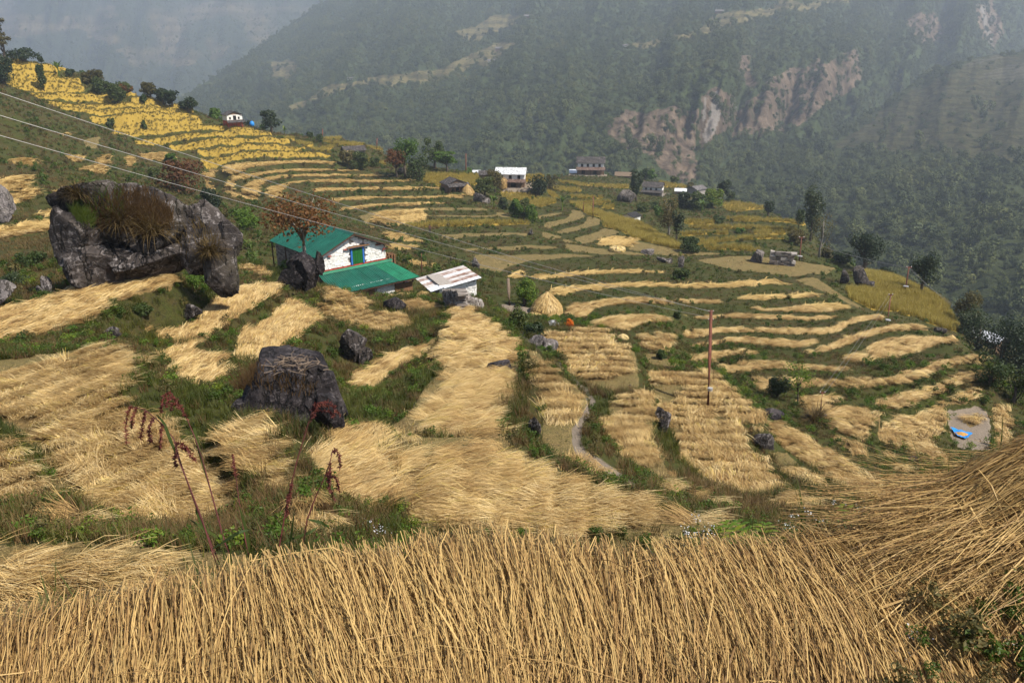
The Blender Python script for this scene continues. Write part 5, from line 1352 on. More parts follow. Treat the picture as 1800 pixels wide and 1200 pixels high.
# ------------------------------------------------------------------ village houses farther off
def village_house(name, label, px, py, wpx, rz, w, dpt, h1, h2, mats, opt=()):
    """w along local x (facing the viewer when rz = 0); h1 lower wall, h2 upper wall; scaled so that the front is wpx wide in the photograph"""
    p, dist = place(px, py); k = wpx * dist / 1400 / w
    H = empty(name, label, 'house' if 'house' in name else 'shed', (p.x, p.y, p.z - .3 * k), math.radians(rz) - math.atan2(p.x, p.y)); H.scale = (k, k, k)
    wall1, wall2, roof, lean = mats; hw = w / 2; top = .3 + h1 + h2
    lo = MB().box(-hw, hw, 0, dpt, -1.5, .3 + h1).build('lower_wall' if h2 else 'wall', wall1, H)
    if h2: MB().box(-hw + .01, hw - .01, .01, dpt - .01, .3 + h1, top).build('upper_wall', wall2, H)
    gable = 'gable' in opt; o = .45
    if gable:
        az = top + .42 * hw
        MB().add([(-hw, .02, top - .001), (hw, .02, top - .001), (0, .02, az - .08), (-hw, dpt - .02, top - .001), (hw, dpt - .02, top - .001), (0, dpt - .02, az - .08)], [(0, 1, 2), (5, 4, 3), (0, 2, 5, 3), (1, 4, 5, 2)]).build('gable_wall', wall2 if 'pale_gable' not in opt else 'mud_wall', H)
        sl = (az - top) / hw; R = MB(); e = top - o * sl
        for s in (-1, 1):
            q = [(s * (hw + o), -o, e), (s * (hw + o), dpt + o, e), (0, dpt + o, az), (0, -o, az)]; R.hexa(q, [(x, y, z + .13) for x, y, z in q])
        R.build('roof', roof, H)
    else:
        az = top + .36 * dpt / 1.2; sl = (az - top) / (dpt / 2); e = top - o * sl; R = MB()
        for s in (0, 1):
            y0, y1 = (-o, dpt / 2) if s == 0 else (dpt + o, dpt / 2); q = [(-hw - o, y0, e), (hw + o, y0, e), (hw + o, y1, az), (-hw - o, y1, az)]; R.hexa(q, [(x, y, z + .13) for x, y, z in q])
        R.build('roof', roof, H)
        for s in (-1, 1): MB().add([(s * hw, 0.02, top), (s * hw, dpt - .02, top), (s * hw, dpt / 2, az - .1), (s * (hw - .2), 0.02, top), (s * (hw - .2), dpt - .02, top), (s * (hw - .2), dpt / 2, az - .1)], [(0, 1, 2), (5, 4, 3), (0, 3, 4, 1), (1, 4, 5, 2), (2, 5, 3, 0)]).build('gable_wall', wall2 if h2 else wall1, H)
    if lean:
        lz = .3 + h1 + .15; q = [(-hw - .5, -2.0, lz - .75), (hw + .5, -2.0, lz - .75), (hw + .4, .0, lz), (-hw - .4, .0, lz)]
        MB().hexa(q, [(x, y, z + .12) for x, y, z in q]).build('verandah_roof', lean, H)
        for x in np.linspace(-hw, hw, 5): MB().box(x - .08, x + .08, -1.8, -1.64, -1.0, lz - .72).build('post', 'dark_timber', H)
    ws = [x for x in opt if isinstance(x, tuple)]
    for x, z, ww, hh in ws:
        f = MB().box(x - ww / 2, x + ww / 2, -.05, .06, z, z + hh).build('window' if hh < 1.5 else 'door', 'dark_timber', H)
        MB().box(x - ww / 2 + .08, x + ww / 2 - .08, -.07, .0, z + .07, z + hh - .07).build('opening', 'opening', f)
    if 'band' in opt: MB().box(-hw - .02, hw + .02, -.03, .1, .3 + h1 - .12, .3 + h1 + .25).build('red_band', 'red_wall', H)
    return H, k
u4 = tuple((x, 2.9, .8, 1.0) for x in (-3, -1, 1, 3))
village_house('farm_house', 'white and red house with a dark slate gable roof on the upper left skyline', 414, 221, 27, 18, 6, 5.5, 1.9, 2.2, ('red_wall', 'white_wall', 'slate_dark', 'slate_dark'), ('gable', 'pale_gable', (-1.8, 2.7, .7, .9), (0, 2.4, 1.2, 1.7), (1.6, 2.7, .7, .9)))
village_house('timber_house', 'small dark hut with a black shingle roof among the middle terraces', 804, 337, 36, 24, 6, 5, 2.3, 0, ('mud_wall', 'mud_wall', 'slate_dark', 'slate_dark'), ('gable', (0, .5, 1.1, 1.7)))
village_house('farm_house', 'long white house with a pale tin roof and red verandah beside a round straw stack', 897, 329, 50, -6, 9, 5, 2.3, 1.9, ('mud_wall', 'white_wall', 'tin_pale', 'slate_brown'), ('band', (-3.2, .6, .8, .9), (1.0, .4, 1.6, 1.7), (-2.7, 2.9, .9, 1.1), (0, 2.9, .9, 1.1), (2.7, 2.9, .9, 1.1)))
village_house('outbuilding_shed', 'low dark roofed outbuilding joined to the left of the tin roofed white house', 858, 316, 30, 2, 7, 4, 2.2, 0, ('mud_wall', 'mud_wall', 'slate_dark', None), ())
village_house('farm_house', 'two storey house with brown roofs and a row of white upper windows on the ridge', 1038, 307, 46, 0, 9, 5, 2.3, 1.8, ('mud_wall', 'white_wall', 'slate_dark', 'slate_brown'), ((-2.5, .4, 1.2, 1.7), (1.5, .4, 1.2, 1.7)) + u4)
village_house('tin_shed', 'little lean-to shed with a white tin roof left of the ridge house', 1010, 305, 15, 5, 4, 3.5, 1.7, 0, ('mud_wall', 'mud_wall', 'white_tin', None), ())
village_house('thatched_shed', 'low thatched shed with a sagging roof right of the ridge house', 1098, 307, 32, -4, 8, 4, 1.4, 0, ('mud_wall', 'mud_wall', 'thatch', None), ())
village_house('farm_house', 'stone house with a grey slate roof and white windows behind the tall bush', 1146, 344, 34, -8, 8, 5, 2.1, 1.6, ('dry_stone', 'white_wall', 'slate_dark', 'slate_dark'), ((-2.6, 2.5, .8, 1.0), (-.6, 2.5, .8, 1.0), (1.6, 2.5, .8, 1.0)))
village_house('tin_shed', 'low shed with a bright tin roof left of the grey stone hut', 1196, 341, 18, 0, 5, 3, 1.5, 0, ('mud_wall', 'mud_wall', 'white_tin', None), ())
village_house('stone_house', 'grey stone hut with a stepped slate and tin roof at the end of the hamlet', 1216, 342, 21, -38, 5, 6, 2.3, 0, ('dry_stone', 'dry_stone', 'slate_grey', None), ('gable',))
village_house('farm_house', 'small white hut under a black roof in the yellow rice slope', 1102, 386, 24, -30, 5.5, 6, 1.2, 0, ('white_wall', 'white_wall', 'slate_black', None), ('gable',))
village_house('white_shed', 'low white outbuilding at the far left end of the tin roofed house', 838, 305, 12, 0, 4, 3, 1.3, 0, ('white_wall', 'white_wall', 'white_tin', None), ())
village_house('ruined_shed', 'collapsed shed with a dark slab roof on the stony knoll', 624, 268, 36, 14, 7, 4, .7, 0, ('dry_stone', 'dry_stone', 'slate_dark', None), ())
village_house('tin_shed', 'long low shed with a shining white roof in the trees at the right edge', 1730, 565, 62, -32, 9, 4, 1.6, 0, ('mud_wall', 'mud_wall', 'white_tin', None), ())
for q, (px, py, w, lab) in enumerate(((866, 112, 15, 'tiny white house on the small clearing of the wooded mountain'), (878, 87, 12, 'tiny brown house above the white one on the wooded mountain'), (1100, 82, 10, 'tiny house at the lower end of the mountain top terraces'), (1262, 24, 14, 'tiny house in the middle of the mountain top terraces'), (615, 140, 9, 'tiny pale hut on the bare slope of the wooded mountain'), (928, 32, 13, 'tiny grey house near the top of the wooded mountain'))):
    PX, PY, V, A = MF['mid']; k = np.unravel_index(np.argmin((PX - px) ** 2 + (PY - py) ** 2), PX.shape); v = V[k]; d = v[1] * CP - v[2] * SP; L = w * d / 1400
    h = empty('mountain_house', lab, 'house', (float(v[0]), float(v[1]) - 3, float(v[2]) - 1), -math.atan2(v[0], v[1]), 'tiny houses on the wooded mountain')
    MB().box(-L / 2, L / 2, -2, 4, -3, L * .28).build('wall', 'white_wall' if q % 2 == 0 else 'mud_wall', h)
    R = MB()
    for a, b in ((-3, 1), (5, 1)):
        qd = [(-L * .55, a, L * .26), (L * .55, a, L * .26), (L * .55, b, L * .48), (-L * .55, b, L * .48)]; R.hexa(qd, [(x, y, z + .4) for x, y, z in qd])
    R.build('roof', 'slate_grey', h)
# ------------------------------------------------------------------ rocks
def rock_mesh(lumps, seed, sub=4, rough=0.10, flat_top=None, facets=11, boxy=False):
    """lumps: (x, y, z, rx, ry, rz) in metres; each an angular block, broken by planes"""
    g = np.random.default_rng(seed); Vs, Fs, off = [], [], 0
    bm = bmesh.new(); bmesh.ops.create_icosphere(bm, subdivisions=sub, radius=1); U = np.array([v.co[:] for v in bm.verts]); F = np.array([[v.index for v in f.verts] for f in bm.faces]); bm.free()
    for (x, y, z, rx, ry, rz) in lumps:
        N = unit(g.normal(0, 1, (facets, 3))); D = g.uniform(0.40, 0.92, facets); t_ = np.full(len(U), 1.25)
        if boxy:
            N[:5] = unit(np.array([[1, .1, .12], [-1, .15, .1], [.15, -1, .05], [-.1, 1, .1], [.06, .05, 1]]) + g.normal(0, .10, (5, 3))); D[:5] = g.uniform(.60, .70, 5); D[5:] = g.uniform(.74, .92, len(D) - 5)
        for n_, d_ in zip(N, D):
            c = U @ n_; t_ = np.minimum(t_, np.where(c > 1e-3, d_ / np.maximum(c, 1e-3), 9))
        V = U * t_[:, None]
        ph = g.uniform(0, 50, 3)
        nz = fbm(V[:, 0] * 1.0 + ph[0] + V[:, 2] * .7, V[:, 1] + ph[1] + V[:, 2] * .6, 0.9, 5, .55)
        strat = np.abs(((V[:, 2] * 2.3 + V[:, 0] * .9 + 2 * nz) % 1) - .5)
        V = V * (1 + rough * 1.6 * nz + rough * .6 * (strat - .25))[:, None]
        V = V / np.maximum(V.max(0), -V.min(0)) * np.array([rx, ry, rz])
        if flat_top is not None: V[:, 2] = np.where(V[:, 2] > flat_top * rz, flat_top * rz + (V[:, 2] - flat_top * rz) * .12, V[:, 2])
        Vs.append(V + np.array([x, y, z])); Fs.append(F + off); off += len(U)
    return np.concatenate(Vs), np.concatenate(Fs)
def rock(label, px, py, lumps, mat='rock', seed=1, rough=.10, sub=4, name='boulder', group=None, flat_top=None, facets=8, depth=.8, boxy=False):
    """(px, py): where it stands; lumps: (centre dx, centre dy up, half width, half height) in pixels of the photograph"""
    p, d = place(px, py); s = d / 1400; dep = math.atan2(-p.z, math.hypot(p.x, p.y)); L = []
    az = math.atan2(p.x, p.y)
    for q in lumps:
        dx, dy, hw, hh = q[:4]; k = q[4] if len(q) > 4 else 0
        rz = hh * s / max(math.cos(dep), .5); ry = hw * s * depth
        L.append((dx * s, (ry * .75 if len(q) < 6 else q[5] * s) + k * s, dy * s / max(math.cos(dep), .5), hw * s, ry, rz))
    V, F = rock_mesh(L, seed, sub, rough, flat_top, facets, boxy)
    me = mesh_np(name, V, F, [M[mat]], smooth=True)
    try: me.set_sharp_from_angle(angle=math.radians(32))
    except Exception: pass
    o = obj(name, me); o.location = p; o.rotation_euler = (0, 0, -az); tag(o, label, 'rock', group); return o, p, s
BOULDER, _p, _s = rock('huge cracked grey boulder with grass tussocks growing on its face', 275, 500, [(-55, 106, 94, 72, 8), (25, 88, 84, 72, 4), (92, 66, 58, 68), (-108, 82, 44, 58), (108, 24, 34, 62, -14), (130, 70, 26, 48, 2), (-15, 28, 122, 44, 2), (-75, 36, 68, 42, 4)], 'rock', 3, .13, 5, flat_top=None, facets=9, depth=.55)
rock('black jagged rock standing at the left corner of the green roofed house', 540, 528, [(4, 40, 34, 42), (-26, 38, 27, 28), (24, 64, 12, 26)], 'rock_dark', 12, .16, 5, facets=14)
FLATROCK, _p, _s = rock('flat topped black boulder with a heap of dry sticks on it', 515, 742, [(0, 54, 97, 82), (-30, 20, 70, 40), (48, 36, 50, 58)], 'rock_dark', 6, .07, 5, facets=9, depth=.8, boxy=True)
rock('black block wedged under the right end of the flat topped boulder', 578, 768, [(0, 40, 30, 44)], 'rock_dark', 8, .10, 4)
rock('pale lichened boulder cut by the left edge beside the hung straw', 2, 396, [(-4, 32, 34, 36)], 'rock_grey', 4, .09, 5)
rock('pinkish boulder at the left edge above the long straw field', 6, 545, [(0, 22, 28, 27)], 'rock_grey', 5, .07, 4)
rock('broken grey rocks in the weeds right of the pinkish boulder', 86, 520, [(0, 18, 9, 22), (-10, 8, 8, 12), (6, -4, 10, 12)], 'rock_grey', 9, .12, 4)
rock('ragged pale rock on the bank between two straw fields', 336, 570, [(0, 16, 22, 20)], 'rock', 15, .16, 4)
rock('small dark rock at the corner of the bank under the long straw field', 200, 596, [(0, 8, 18, 12), (-18, 2, 10, 6)], 'rock', 16, .12, 4)
rock('leaning grey slab in green weeds right of the flat topped boulder', 622, 640, [(0, 26, 26, 32), (18, 8, 16, 18)], 'rock', 17, .13, 4)
rock('low dark rock lying in the middle of the straw below the house', 880, 651, [(0, 5, 25, 11)], 'rock_dark', 18, .08, 4)
rock('long dark rock lying along the bank left of the rusty pole', 1166, 768, [(0, 18, 17, 22), (-10, 34, 12, 16)], 'rock', 19, .10, 4)
rock('brown rock in the bank at the end of the straw strips', 1342, 796, [(0, 12, 24, 18)], 'rock', 20, .09, 4)
rock('smooth pale slab beside the top of the footpath', 948, 612, [(0, 8, 22, 12), (14, 4, 20, 12)], 'rock_grey', 21, .06, 4)
rock('dark rock half hidden in straw below the house wall', 690, 547, [(0, 8, 26, 14)], 'rock_dark', 22, .10, 4)
rock('grey stone beside the green bank left of the footpath', 940, 770, [(0, 14, 12, 20)], 'rock', 23, .10, 4)
rock('flat dark slab at the corner of the drooping straw', 1355, 737, [(0, 3, 22, 8)], 'rock_dark', 24, .08, 4)
rock('big slanting rock at the end of a stone wall on the bare shelf', 1335, 463, [(-2, 8, 16, 14)], 'rock_far', 25, .08, 4)
rock('tall dark rock at the top of the right hand yellow rice', 1512, 506, [(0, 14, 17, 20), (10, 4, 16, 12)], 'rock', 26, .12, 4)
rock('round dark rock left of the taller one beside the yellow rice', 1480, 500, [(0, 10, 11, 15)], 'rock', 27, .10, 4)
rock('upright grey rock standing on the rim of the stepped terraces', 1195, 470, [(0, 8, 7, 13)], 'rock_far', 28, .12, 3)
rock('row of pale rocks on the rim left of the upright one', 1165, 462, [(0, 3, 14, 6), (12, 4, 8, 6)], 'rock_far', 29, .12, 3)
rock('big bare rock face below the ridge houses', 1103, 356, [(0, 13, 14, 18), (-10, 10, 9, 14)], 'rock_far', 30, .08, 4)
rock('grey rock standing in the slope right of the house', 836, 472, [(0, 6, 8, 13)], 'rock_far', 31, .12, 3)
rock('low dark rock in the bare field below the straw stack', 1140, 448, [(0, 2, 14, 6)], 'rock_far', 32, .12, 3)
rock('boulder where the lowest wall meets the yellow rice', 1652, 586, [(0, 4, 11, 9)], 'rock', 33, .1, 3)
rock('dark stone at the lower rim of the largest pale field', 1602, 810, [(0, 3, 10, 7)], 'rock_dark', 34, .1, 3)
rock('small rock at the end of the standing rice strip', 934, 414, [(0, 4, 6, 7)], 'rock_far', 35, .12, 3)
rock('rock under the roots of the round green tree', 704, 306, [(0, 4, 7, 7)], 'rock_far', 36, .12, 3)
rock('grey lichened rock in the bottom right corner', 1815, 1240, [(0, 40, 75, 78)], 'rock_grey', 37, .08, 5)
rock('pale stone lying in the terraces left of the timber hut', 842, 356, [(0, 6, 14, 12), (14, 0, 10, 10)], 'rock_far', 38, .12, 3)
for q, (px, py, w, lab) in enumerate(((1060, 753, 6, 'white stone on the footpath at its sharpest bend'), (1062, 741, 5, 'smaller white stone just above the one at the bend of the footpath'), (1000, 659, 6, 'flat white stone on the middle of the footpath'), (984, 641, 6, 'flat white stone on the upper footpath'), (1107, 678, 5, 'dark stone at the lower corner of the wide straw field'))):
    rock(lab, px, py, [(0, 1, w / 2, w / 3)], 'rock_grey', 50 + q, .08, 2, 'stone', 'stones on the footpath' if q < 4 else None)
# wall of the roofless pen on the bare shelf
def pen_wall():
    a, b = place(1352, 464)[0], place(1392, 467)[0]; D = empty('stone_pen_wall', 'square stone wall joined to the big slanting rock on the bare shelf', 'wall', a); L = (b - a).length; dr = (b - a) / L; z = -.3
    while z < 1.7:
        t_ = random.uniform(.28, .42); q = 0
        while q < L:
            l = random.uniform(.5, .9); o = MB().box(0, l - .05, -.4, .4, 0, t_ - .04, .05).build('stone', 'dry_stone', D); o.location = dr * q + Vector((0, 0, z)); o.rotation_euler = (0, 0, math.atan2(dr.y, dr.x)); q += l
        z += t_
pen_wall()
# dry sticks on the flat boulder
def sticks():
    p, d = place(515, 742); s = d / 1400; g = random.Random(4); top = on_rock(FLATROCK, 515, 630, 10) + Vector((0, 0, .03))
    S = empty('stick_pile', 'heap of dry broken sticks on top of the flat black boulder', 'firewood', top)
    for k in range(64):
        a = g.gauss(0.5, .9); l = g.uniform(.14, .46); x, y = g.gauss(0, .24), g.gauss(0, .22); z = max(0.0, .16 - .28 * math.hypot(x, y)) * g.random() - .03
        dx, dy, dz = math.cos(a) * l / 2, math.sin(a) * l / 2, g.gauss(0, .05)
        MB().tube([(x - dx, y - dy, z - dz), (x, y, z + g.gauss(0, .015)), (x + dx, y + dy, z + dz)], (.010, .011, .007), 5).build('stick', 'grey_wood', S)

# ------------------------------------------------------------------ trees, shrubs, tussocks
def crown_pts(n, seed, style):
    g = np.random.default_rng(seed)
    if style == 'layered':
        k = g.integers(0, 6, n); c = np.stack([g.uniform(-.32, .32, 6), g.uniform(-.28, .28, 6), np.linspace(.42, .92, 6)], 1); r = np.sqrt(g.random(n)); a = g.uniform(0, 6.28, n); w = np.array([.30, .28, .30, .24, .22, .18])[k]
        P = c[k] + np.stack([r * np.cos(a) * w, r * np.sin(a) * w, g.normal(0, .022, n)], 1); return P, np.tile([0, 0, 1.0], (n, 1))
    if style == 'cone':
        z = g.random(n) ** 1.2; a = g.uniform(0, 6.28, n); lob = .75 + .35 * np.sin(a * 3 + z * 19) * g.random(n); r = (.52 * (1 - z) ** .75 + .04) * np.sqrt(g.uniform(.25, 1, n)) * lob
        z2 = .18 + .82 * z - .10 * r; P = np.stack([r * np.cos(a), r * np.sin(a), z2], 1); return P, unit(np.stack([np.cos(a), np.sin(a), np.full(n, .7)], 1))
    if style == 'column':
        P, q = blob_points(n, seed, 16, .4); P[:, 2] = .06 + (P[:, 2]) * .98; P[:, :2] *= .9; return P, q
    if style == 'umbrella':
        P, q = blob_points(n, seed, 22, .8, .5); P[:, 2] = .42 + P[:, 2] * 1.0; P[:, :2] *= 1.25; return P, q
    if style == 'bush':
        P, q = blob_points(n, seed, 12, .3, .85); P[:, 2] = (P[:, 2] - .08) * 1.12; return P, q
    P, q = blob_points(n, seed, 14, .28); P[:, 2] = .12 + P[:, 2] * .92; return P, q
def tree(name, label, cat, px, py, h, w, leaf, style='round', n=900, ls=None, seed=None, group=None, bark='bark', trunk=.05, lean=0.0, dist=None):
    p, d = place(px, py)
    if dist: d = dist; p = at_d(px, py, d)
    s = d / 1400; H, W = h * s, w * s; seed = seed or int(px * 7 + py); g = random.Random(seed)
    T_ = empty(name, label, cat, (p.x, p.y, p.z - .05), g.uniform(0, 6.28), group)
    ls = ls or max(0.10, 3.8 * s, W * .055); n = int(n * 1.35); P, N = crown_pts(n, seed, style)
    ext = P[:, :2].max(0) - P[:, :2].min(0); P[:, :2] *= W / max(ext); P[:, 2] *= H / P[:, 2].max()
    P[:, 0] += lean * P[:, 2]
    me = leaf_cloud('crown', P, N, ls, M[leaf], seed, .62); obj('crown' if name != 'shrub' and name != 'bush' else 'foliage', me, T_)
    tr = MB(); r0 = max(trunk * W, .03 * H * .5, .03); n_b = 5 if style != 'cone' else 2
    zt = P[:, 2].min() + (H - P[:, 2].min()) * (.75 if style in ('cone', 'round', 'column') else .5)
    tr.tube([(0, 0, -.3), (lean * .1 * H + g.gauss(0, .01) * H, g.gauss(0, .01) * H, H * .2), (lean * .5 * zt + g.gauss(0, .02) * H, g.gauss(0, .02) * H, zt * .6), (lean * zt, 0, zt)], (r0 * 1.3, r0, r0 * .65, r0 * .2), 7)
    k_ = np.random.default_rng(seed).integers(0, n, n_b * (3 if style == 'umbrella' else 1))
    for k in k_:
        q = P[k]; z0 = min(q[2] * .55, zt * .6) if style != 'bush' else .0
        tr.tube([(lean * z0, 0, z0), (q[0] * .45 + lean * z0 * .5, q[1] * .45, z0 + (q[2] - z0) * .6), (q[0] * .92, q[1] * .92, q[2])], (r0 * .55, r0 * .35, r0 * .10), 5)
    tr.build('trunk' if name not in ('shrub', 'bush') else 'stem', bark, T_, smooth=True)
    return T_
def banana(label, px, py, h, seed, group=None):
    p, d = place(px, py); s = d / 1400; H = h * s; g = random.Random(seed); B = empty('banana_plant', label, 'banana plant', p, 0, group)
    MB().tube([(0, 0, -.1), (.02 * H, 0, .5 * H)], (.05 * H, .03 * H), 7).build('stem', 'leaf_banana', B)
    for k in range(9):
        a = k * 2.4 + g.gauss(0, .3); L = H * g.uniform(.5, .7); tt = np.linspace(0, 1, 7); th = g.uniform(.15, .7) + tt * g.uniform(.7, 1.5)
        r = np.concatenate([[0], np.cumsum(np.sin(th[:-1]) * L / 6)]); z = .45 * H + np.concatenate([[0], np.cumsum(np.cos(th[:-1]) * L / 6)])
        obj('leaf', ribbon_mesh('leaf', [np.stack([r * math.cos(a), r * math.sin(a), z], 1)], [L * .26 * np.sin(np.clip(tt * 3.0 + .12, 0, 3.1))], M['leaf_banana'], up=[np.array([math.cos(a), math.sin(a), .6])]), B)
tree('rust_tree', 'bare trunked tree with thin rust brown leaves in front of the green roof', 'tree', 538, 476, 142, 158, 'leaf_rust', 'umbrella', 1500, ls=.24, bark='bark_pale', trunk=.022, dist=54.5)
tree('shrub', 'thin rust leaved shrub above the huge boulder under the power lines', 'shrub', 316, 336, 58, 92, 'leaf_rust', 'bush', 1100, trunk=.012)
tree('broadleaf_tree', 'round bright green tree on the terrace rim behind a rust brown one', 'tree', 712, 312, 68, 54, 'leaf_bright', 'round', 1700, trunk=.04)
tree('rust_tree', 'rust brown tree with forked trunks in front of the round green tree', 'tree', 697, 313, 50, 48, 'leaf_rust', 'umbrella', 900, trunk=.035)
tree('broadleaf_tree', 'olive green tree at the right foot of the round bright tree', 'tree', 737, 318, 48, 42, 'leaf_mid', 'bush', 1000)
tree('broadleaf_tree', 'loose green tree behind the flat layered tree on the skyline', 'tree', 764, 296, 52, 44, 'leaf_mid', 'round', 1000)
tree('layered_tree', 'tree with flat spreading layers of leaves on the skyline', 'tree', 786, 303, 38, 62, 'leaf_bright', 'layered', 1100, trunk=.03)
tree('shrub', 'small bright round bush left of the tin roofed white house', 'shrub', 824, 304, 12, 13, 'leaf_bright', 'bush', 250)
tree('broadleaf_tree', 'round green tree right of the dark hut', 'tree', 852, 346, 36, 36, 'leaf_mid', 'round', 900)
tree('broadleaf_tree', 'dull olive tree behind the round green one by the dark hut', 'tree', 870, 338, 40, 34, 'leaf_olive', 'round', 800)
tree('shrub', 'dark bush right of the tin roofed white house', 'shrub', 945, 342, 34, 36, 'leaf_dark', 'bush', 900)
tree('shrub', 'thin brown twiggy bush right of the dark bush by the white house', 'shrub', 966, 334, 28, 28, 'leaf_olive', 'bush', 350)
banana('banana plant between the rice fields below the tin roofed house', 988, 370, 30, 1)
banana('banana plant under the rocks right of the dark hut', 868, 366, 26, 2)
banana('banana plant in the green thicket below the stone hut', 1233, 373, 26, 3)
banana('banana plant among the upper left rice terraces', 104, 136, 30, 4)
banana('pale banana plant right of the dark tree by the skyline house', 500, 234, 18, 5)
for px, py, h, w, m, lab in ((905, 383, 34, 28, 'leaf_bright', 'left hand bush of the leafy row below the middle rice field'), (920, 386, 38, 28, 'leaf_mid', 'middle bush of the leafy row below the middle rice field'), (934, 392, 34, 22, 'leaf_bright', 'right hand yellow green bush of the leafy row below the middle rice field'),
    (884, 368, 20, 18, 'leaf_dark', 'dark bush between the banana plant and the leafy row'), (1185, 323, 16, 18, 'leaf_mid', 'bush on the rim right of the grey roofed stone house'), (1214, 321, 14, 13, 'leaf_olive', 'olive bush on the rim above the stone hut'), (1236, 330, 15, 14, 'leaf_mid', 'bush on the rim right of the stone hut'),
    (1283, 356, 20, 14, 'leaf_mid', 'small green bush right of the dark tree at the end of the hamlet'), (1205, 366, 30, 34, 'leaf_dark', 'dark left part of the thicket below the stone hut'), (1224, 370, 34, 34, 'leaf_mid', 'middle bush of the thicket below the stone hut'), (1252, 366, 34, 38, 'leaf_bright', 'bright bush at the right end of the thicket below the stone hut'),
    (1130, 372, 16, 24, 'leaf_mid', 'low bush between the black roofed hut and the big rock'), (1160, 380, 18, 26, 'leaf_bright', 'green bush on the slope left of the pale olive tree'), (1180, 372, 22, 24, 'leaf_mid', 'bush on the slope right of the black roofed hut'), (1150, 368, 14, 20, 'leaf_mid', 'small bush under the stone house wall'),
    (1216, 443, 26, 40, 'leaf_mid', 'ragged shrub at the foot of the right hand rice steps'), (1262, 392, 14, 24, 'leaf_mid', 'bush on the upper step of the right hand rice terraces'), (1300, 410, 10, 16, 'leaf_bright', 'small bush on the middle step of the right hand rice terraces'),
    (78, 160, 46, 13, 'leaf_mid', 'narrow upright bush on the upper left rice terraces'), (8, 148, 48, 50, 'leaf_dark', 'dark leafy bush at the left edge on the rice terraces'), (152, 130, 20, 20, 'leaf_olive', 'pale olive bush on the upper left crest'), (168, 134, 24, 24, 'leaf_olive', 'second olive bush on the upper left crest'),
    (178, 166, 30, 30, 'leaf_mid', 'green bush among rocks on the upper left hill'), (208, 181, 34, 30, 'leaf_mid', 'round bush at the top of a rice terrace on the upper left hill'), (216, 142, 22, 30, 'leaf_mid', 'bush on the crest left of the red leaved shrub'), (222, 156, 14, 20, 'leaf_rust', 'red leaved shrub on the upper left crest'),
    (196, 224, 16, 12, 'leaf_mid', 'little bush in the lower rice terraces of the left hill'), (254, 228, 16, 8, 'leaf_mid', 'thin little bush in the rice right of the other one'), (253, 180, 14, 11, 'leaf_mid', 'tiny tree on a rice terrace near the crest'), (378, 209, 18, 22, 'leaf_bright', 'leafy bush left of the skyline house'),
    (434, 216, 12, 12, 'leaf_dark', 'dark bush right behind the skyline house'), (462, 228, 11, 9, 'leaf_bright', 'small bright bush left of the dark skyline tree'), (545, 242, 10, 10, 'leaf_mid', 'small bush on the crest right of the skyline house'), (562, 250, 14, 12, 'leaf_mid', 'round bush on the crest beside a stone wall'),
    (612, 292, 28, 30, 'leaf_olive', 'grey olive bush at the end of the straw steps'), (634, 298, 32, 36, 'leaf_mid', 'green bush at the end of the straw steps'), (660, 294, 18, 16, 'leaf_mid', 'thin bush left of the rust brown tree'),
    (150, 452, 34, 46, 'leaf_mid', 'dense green weeds at the left foot of the huge boulder'), (348, 512, 34, 44, 'leaf_bright', 'bright green weeds under the overhanging end of the huge boulder'), (205, 482, 22, 50, 'leaf_olive', 'dull brown weeds below the middle of the huge boulder'), (60, 470, 30, 60, 'leaf_mid', 'green weeds on the bank at the left edge below the terraces'), (250, 556, 26, 44, 'leaf_mid', 'bushy weeds on the bank under the huge boulder'), (30, 505, 28, 60, 'leaf_dark', 'dark weeds above the pinkish boulder at the left edge'), (374, 372, 44, 34, 'leaf_dark', 'dark ferny bush behind the right end of the huge boulder'), (436, 404, 40, 44, 'leaf_bright', 'feathery green bush between the huge boulder and the house'), (300, 286, 16, 20, 'leaf_bright', 'bright bush left of the rust shrub'), (272, 318, 22, 26, 'leaf_mid', 'bush at the left foot of the rust shrub'),
    (1366, 698, 46, 44, 'leaf_dark', 'dark round bush on the lower straw steps'), (1190, 560, 14, 12, 'leaf_mid', 'small plant at the meeting of the terrace paths'), (1162, 630, 18, 18, 'leaf_mid', 'leafy plant at the corner of the round straw plot'), (1196, 492, 22, 30, 'leaf_mid', 'green bush under the upright rim rock'),
    (1452, 452, 16, 20, 'leaf_olive', 'dry bush at the end of the bare shelf'), (1400, 430, 26, 34, 'leaf_olive', 'dry brown thicket at the right end of the rice steps'), (1480, 462, 22, 40, 'leaf_dark', 'dark low bush under the big dark tree'), (1560, 476, 18, 40, 'leaf_dark', 'low dark bush right of the big dark tree')):
    tree('shrub', lab, 'shrub', px, py, h, w, m, 'bush' if h < 2.2 * w else 'column', int(min(1500, 260 + h * w * 1.3)))
tree('broadleaf_tree', 'tall dense dark green tree left of the grey roofed stone house', 'tree', 1118, 354, 58, 26, 'leaf_dark', 'column', 1300)
tree('broadleaf_tree', 'small pale tree behind the stone house roof', 'tree', 1146, 318, 22, 18, 'leaf_bright', 'round', 350)
tree('broadleaf_tree', 'thin tree behind the tall dense one', 'tree', 1133, 312, 22, 13, 'leaf_mid', 'column', 300)
tree('broadleaf_tree', 'dark tree at the right end of the hamlet', 'tree', 1270, 354, 38, 24, 'leaf_dark', 'round', 800)
tree('broadleaf_tree', 'pale olive spreading tree in the slope below the stone house', 'tree', 1174, 418, 74, 42, 'leaf_olive', 'round', 1300, ls=.35, bark='bark_pale')
tree('broadleaf_tree', 'dark drooping tree right of the pale olive one', 'tree', 1189, 428, 58, 26, 'leaf_dark', 'round', 800)
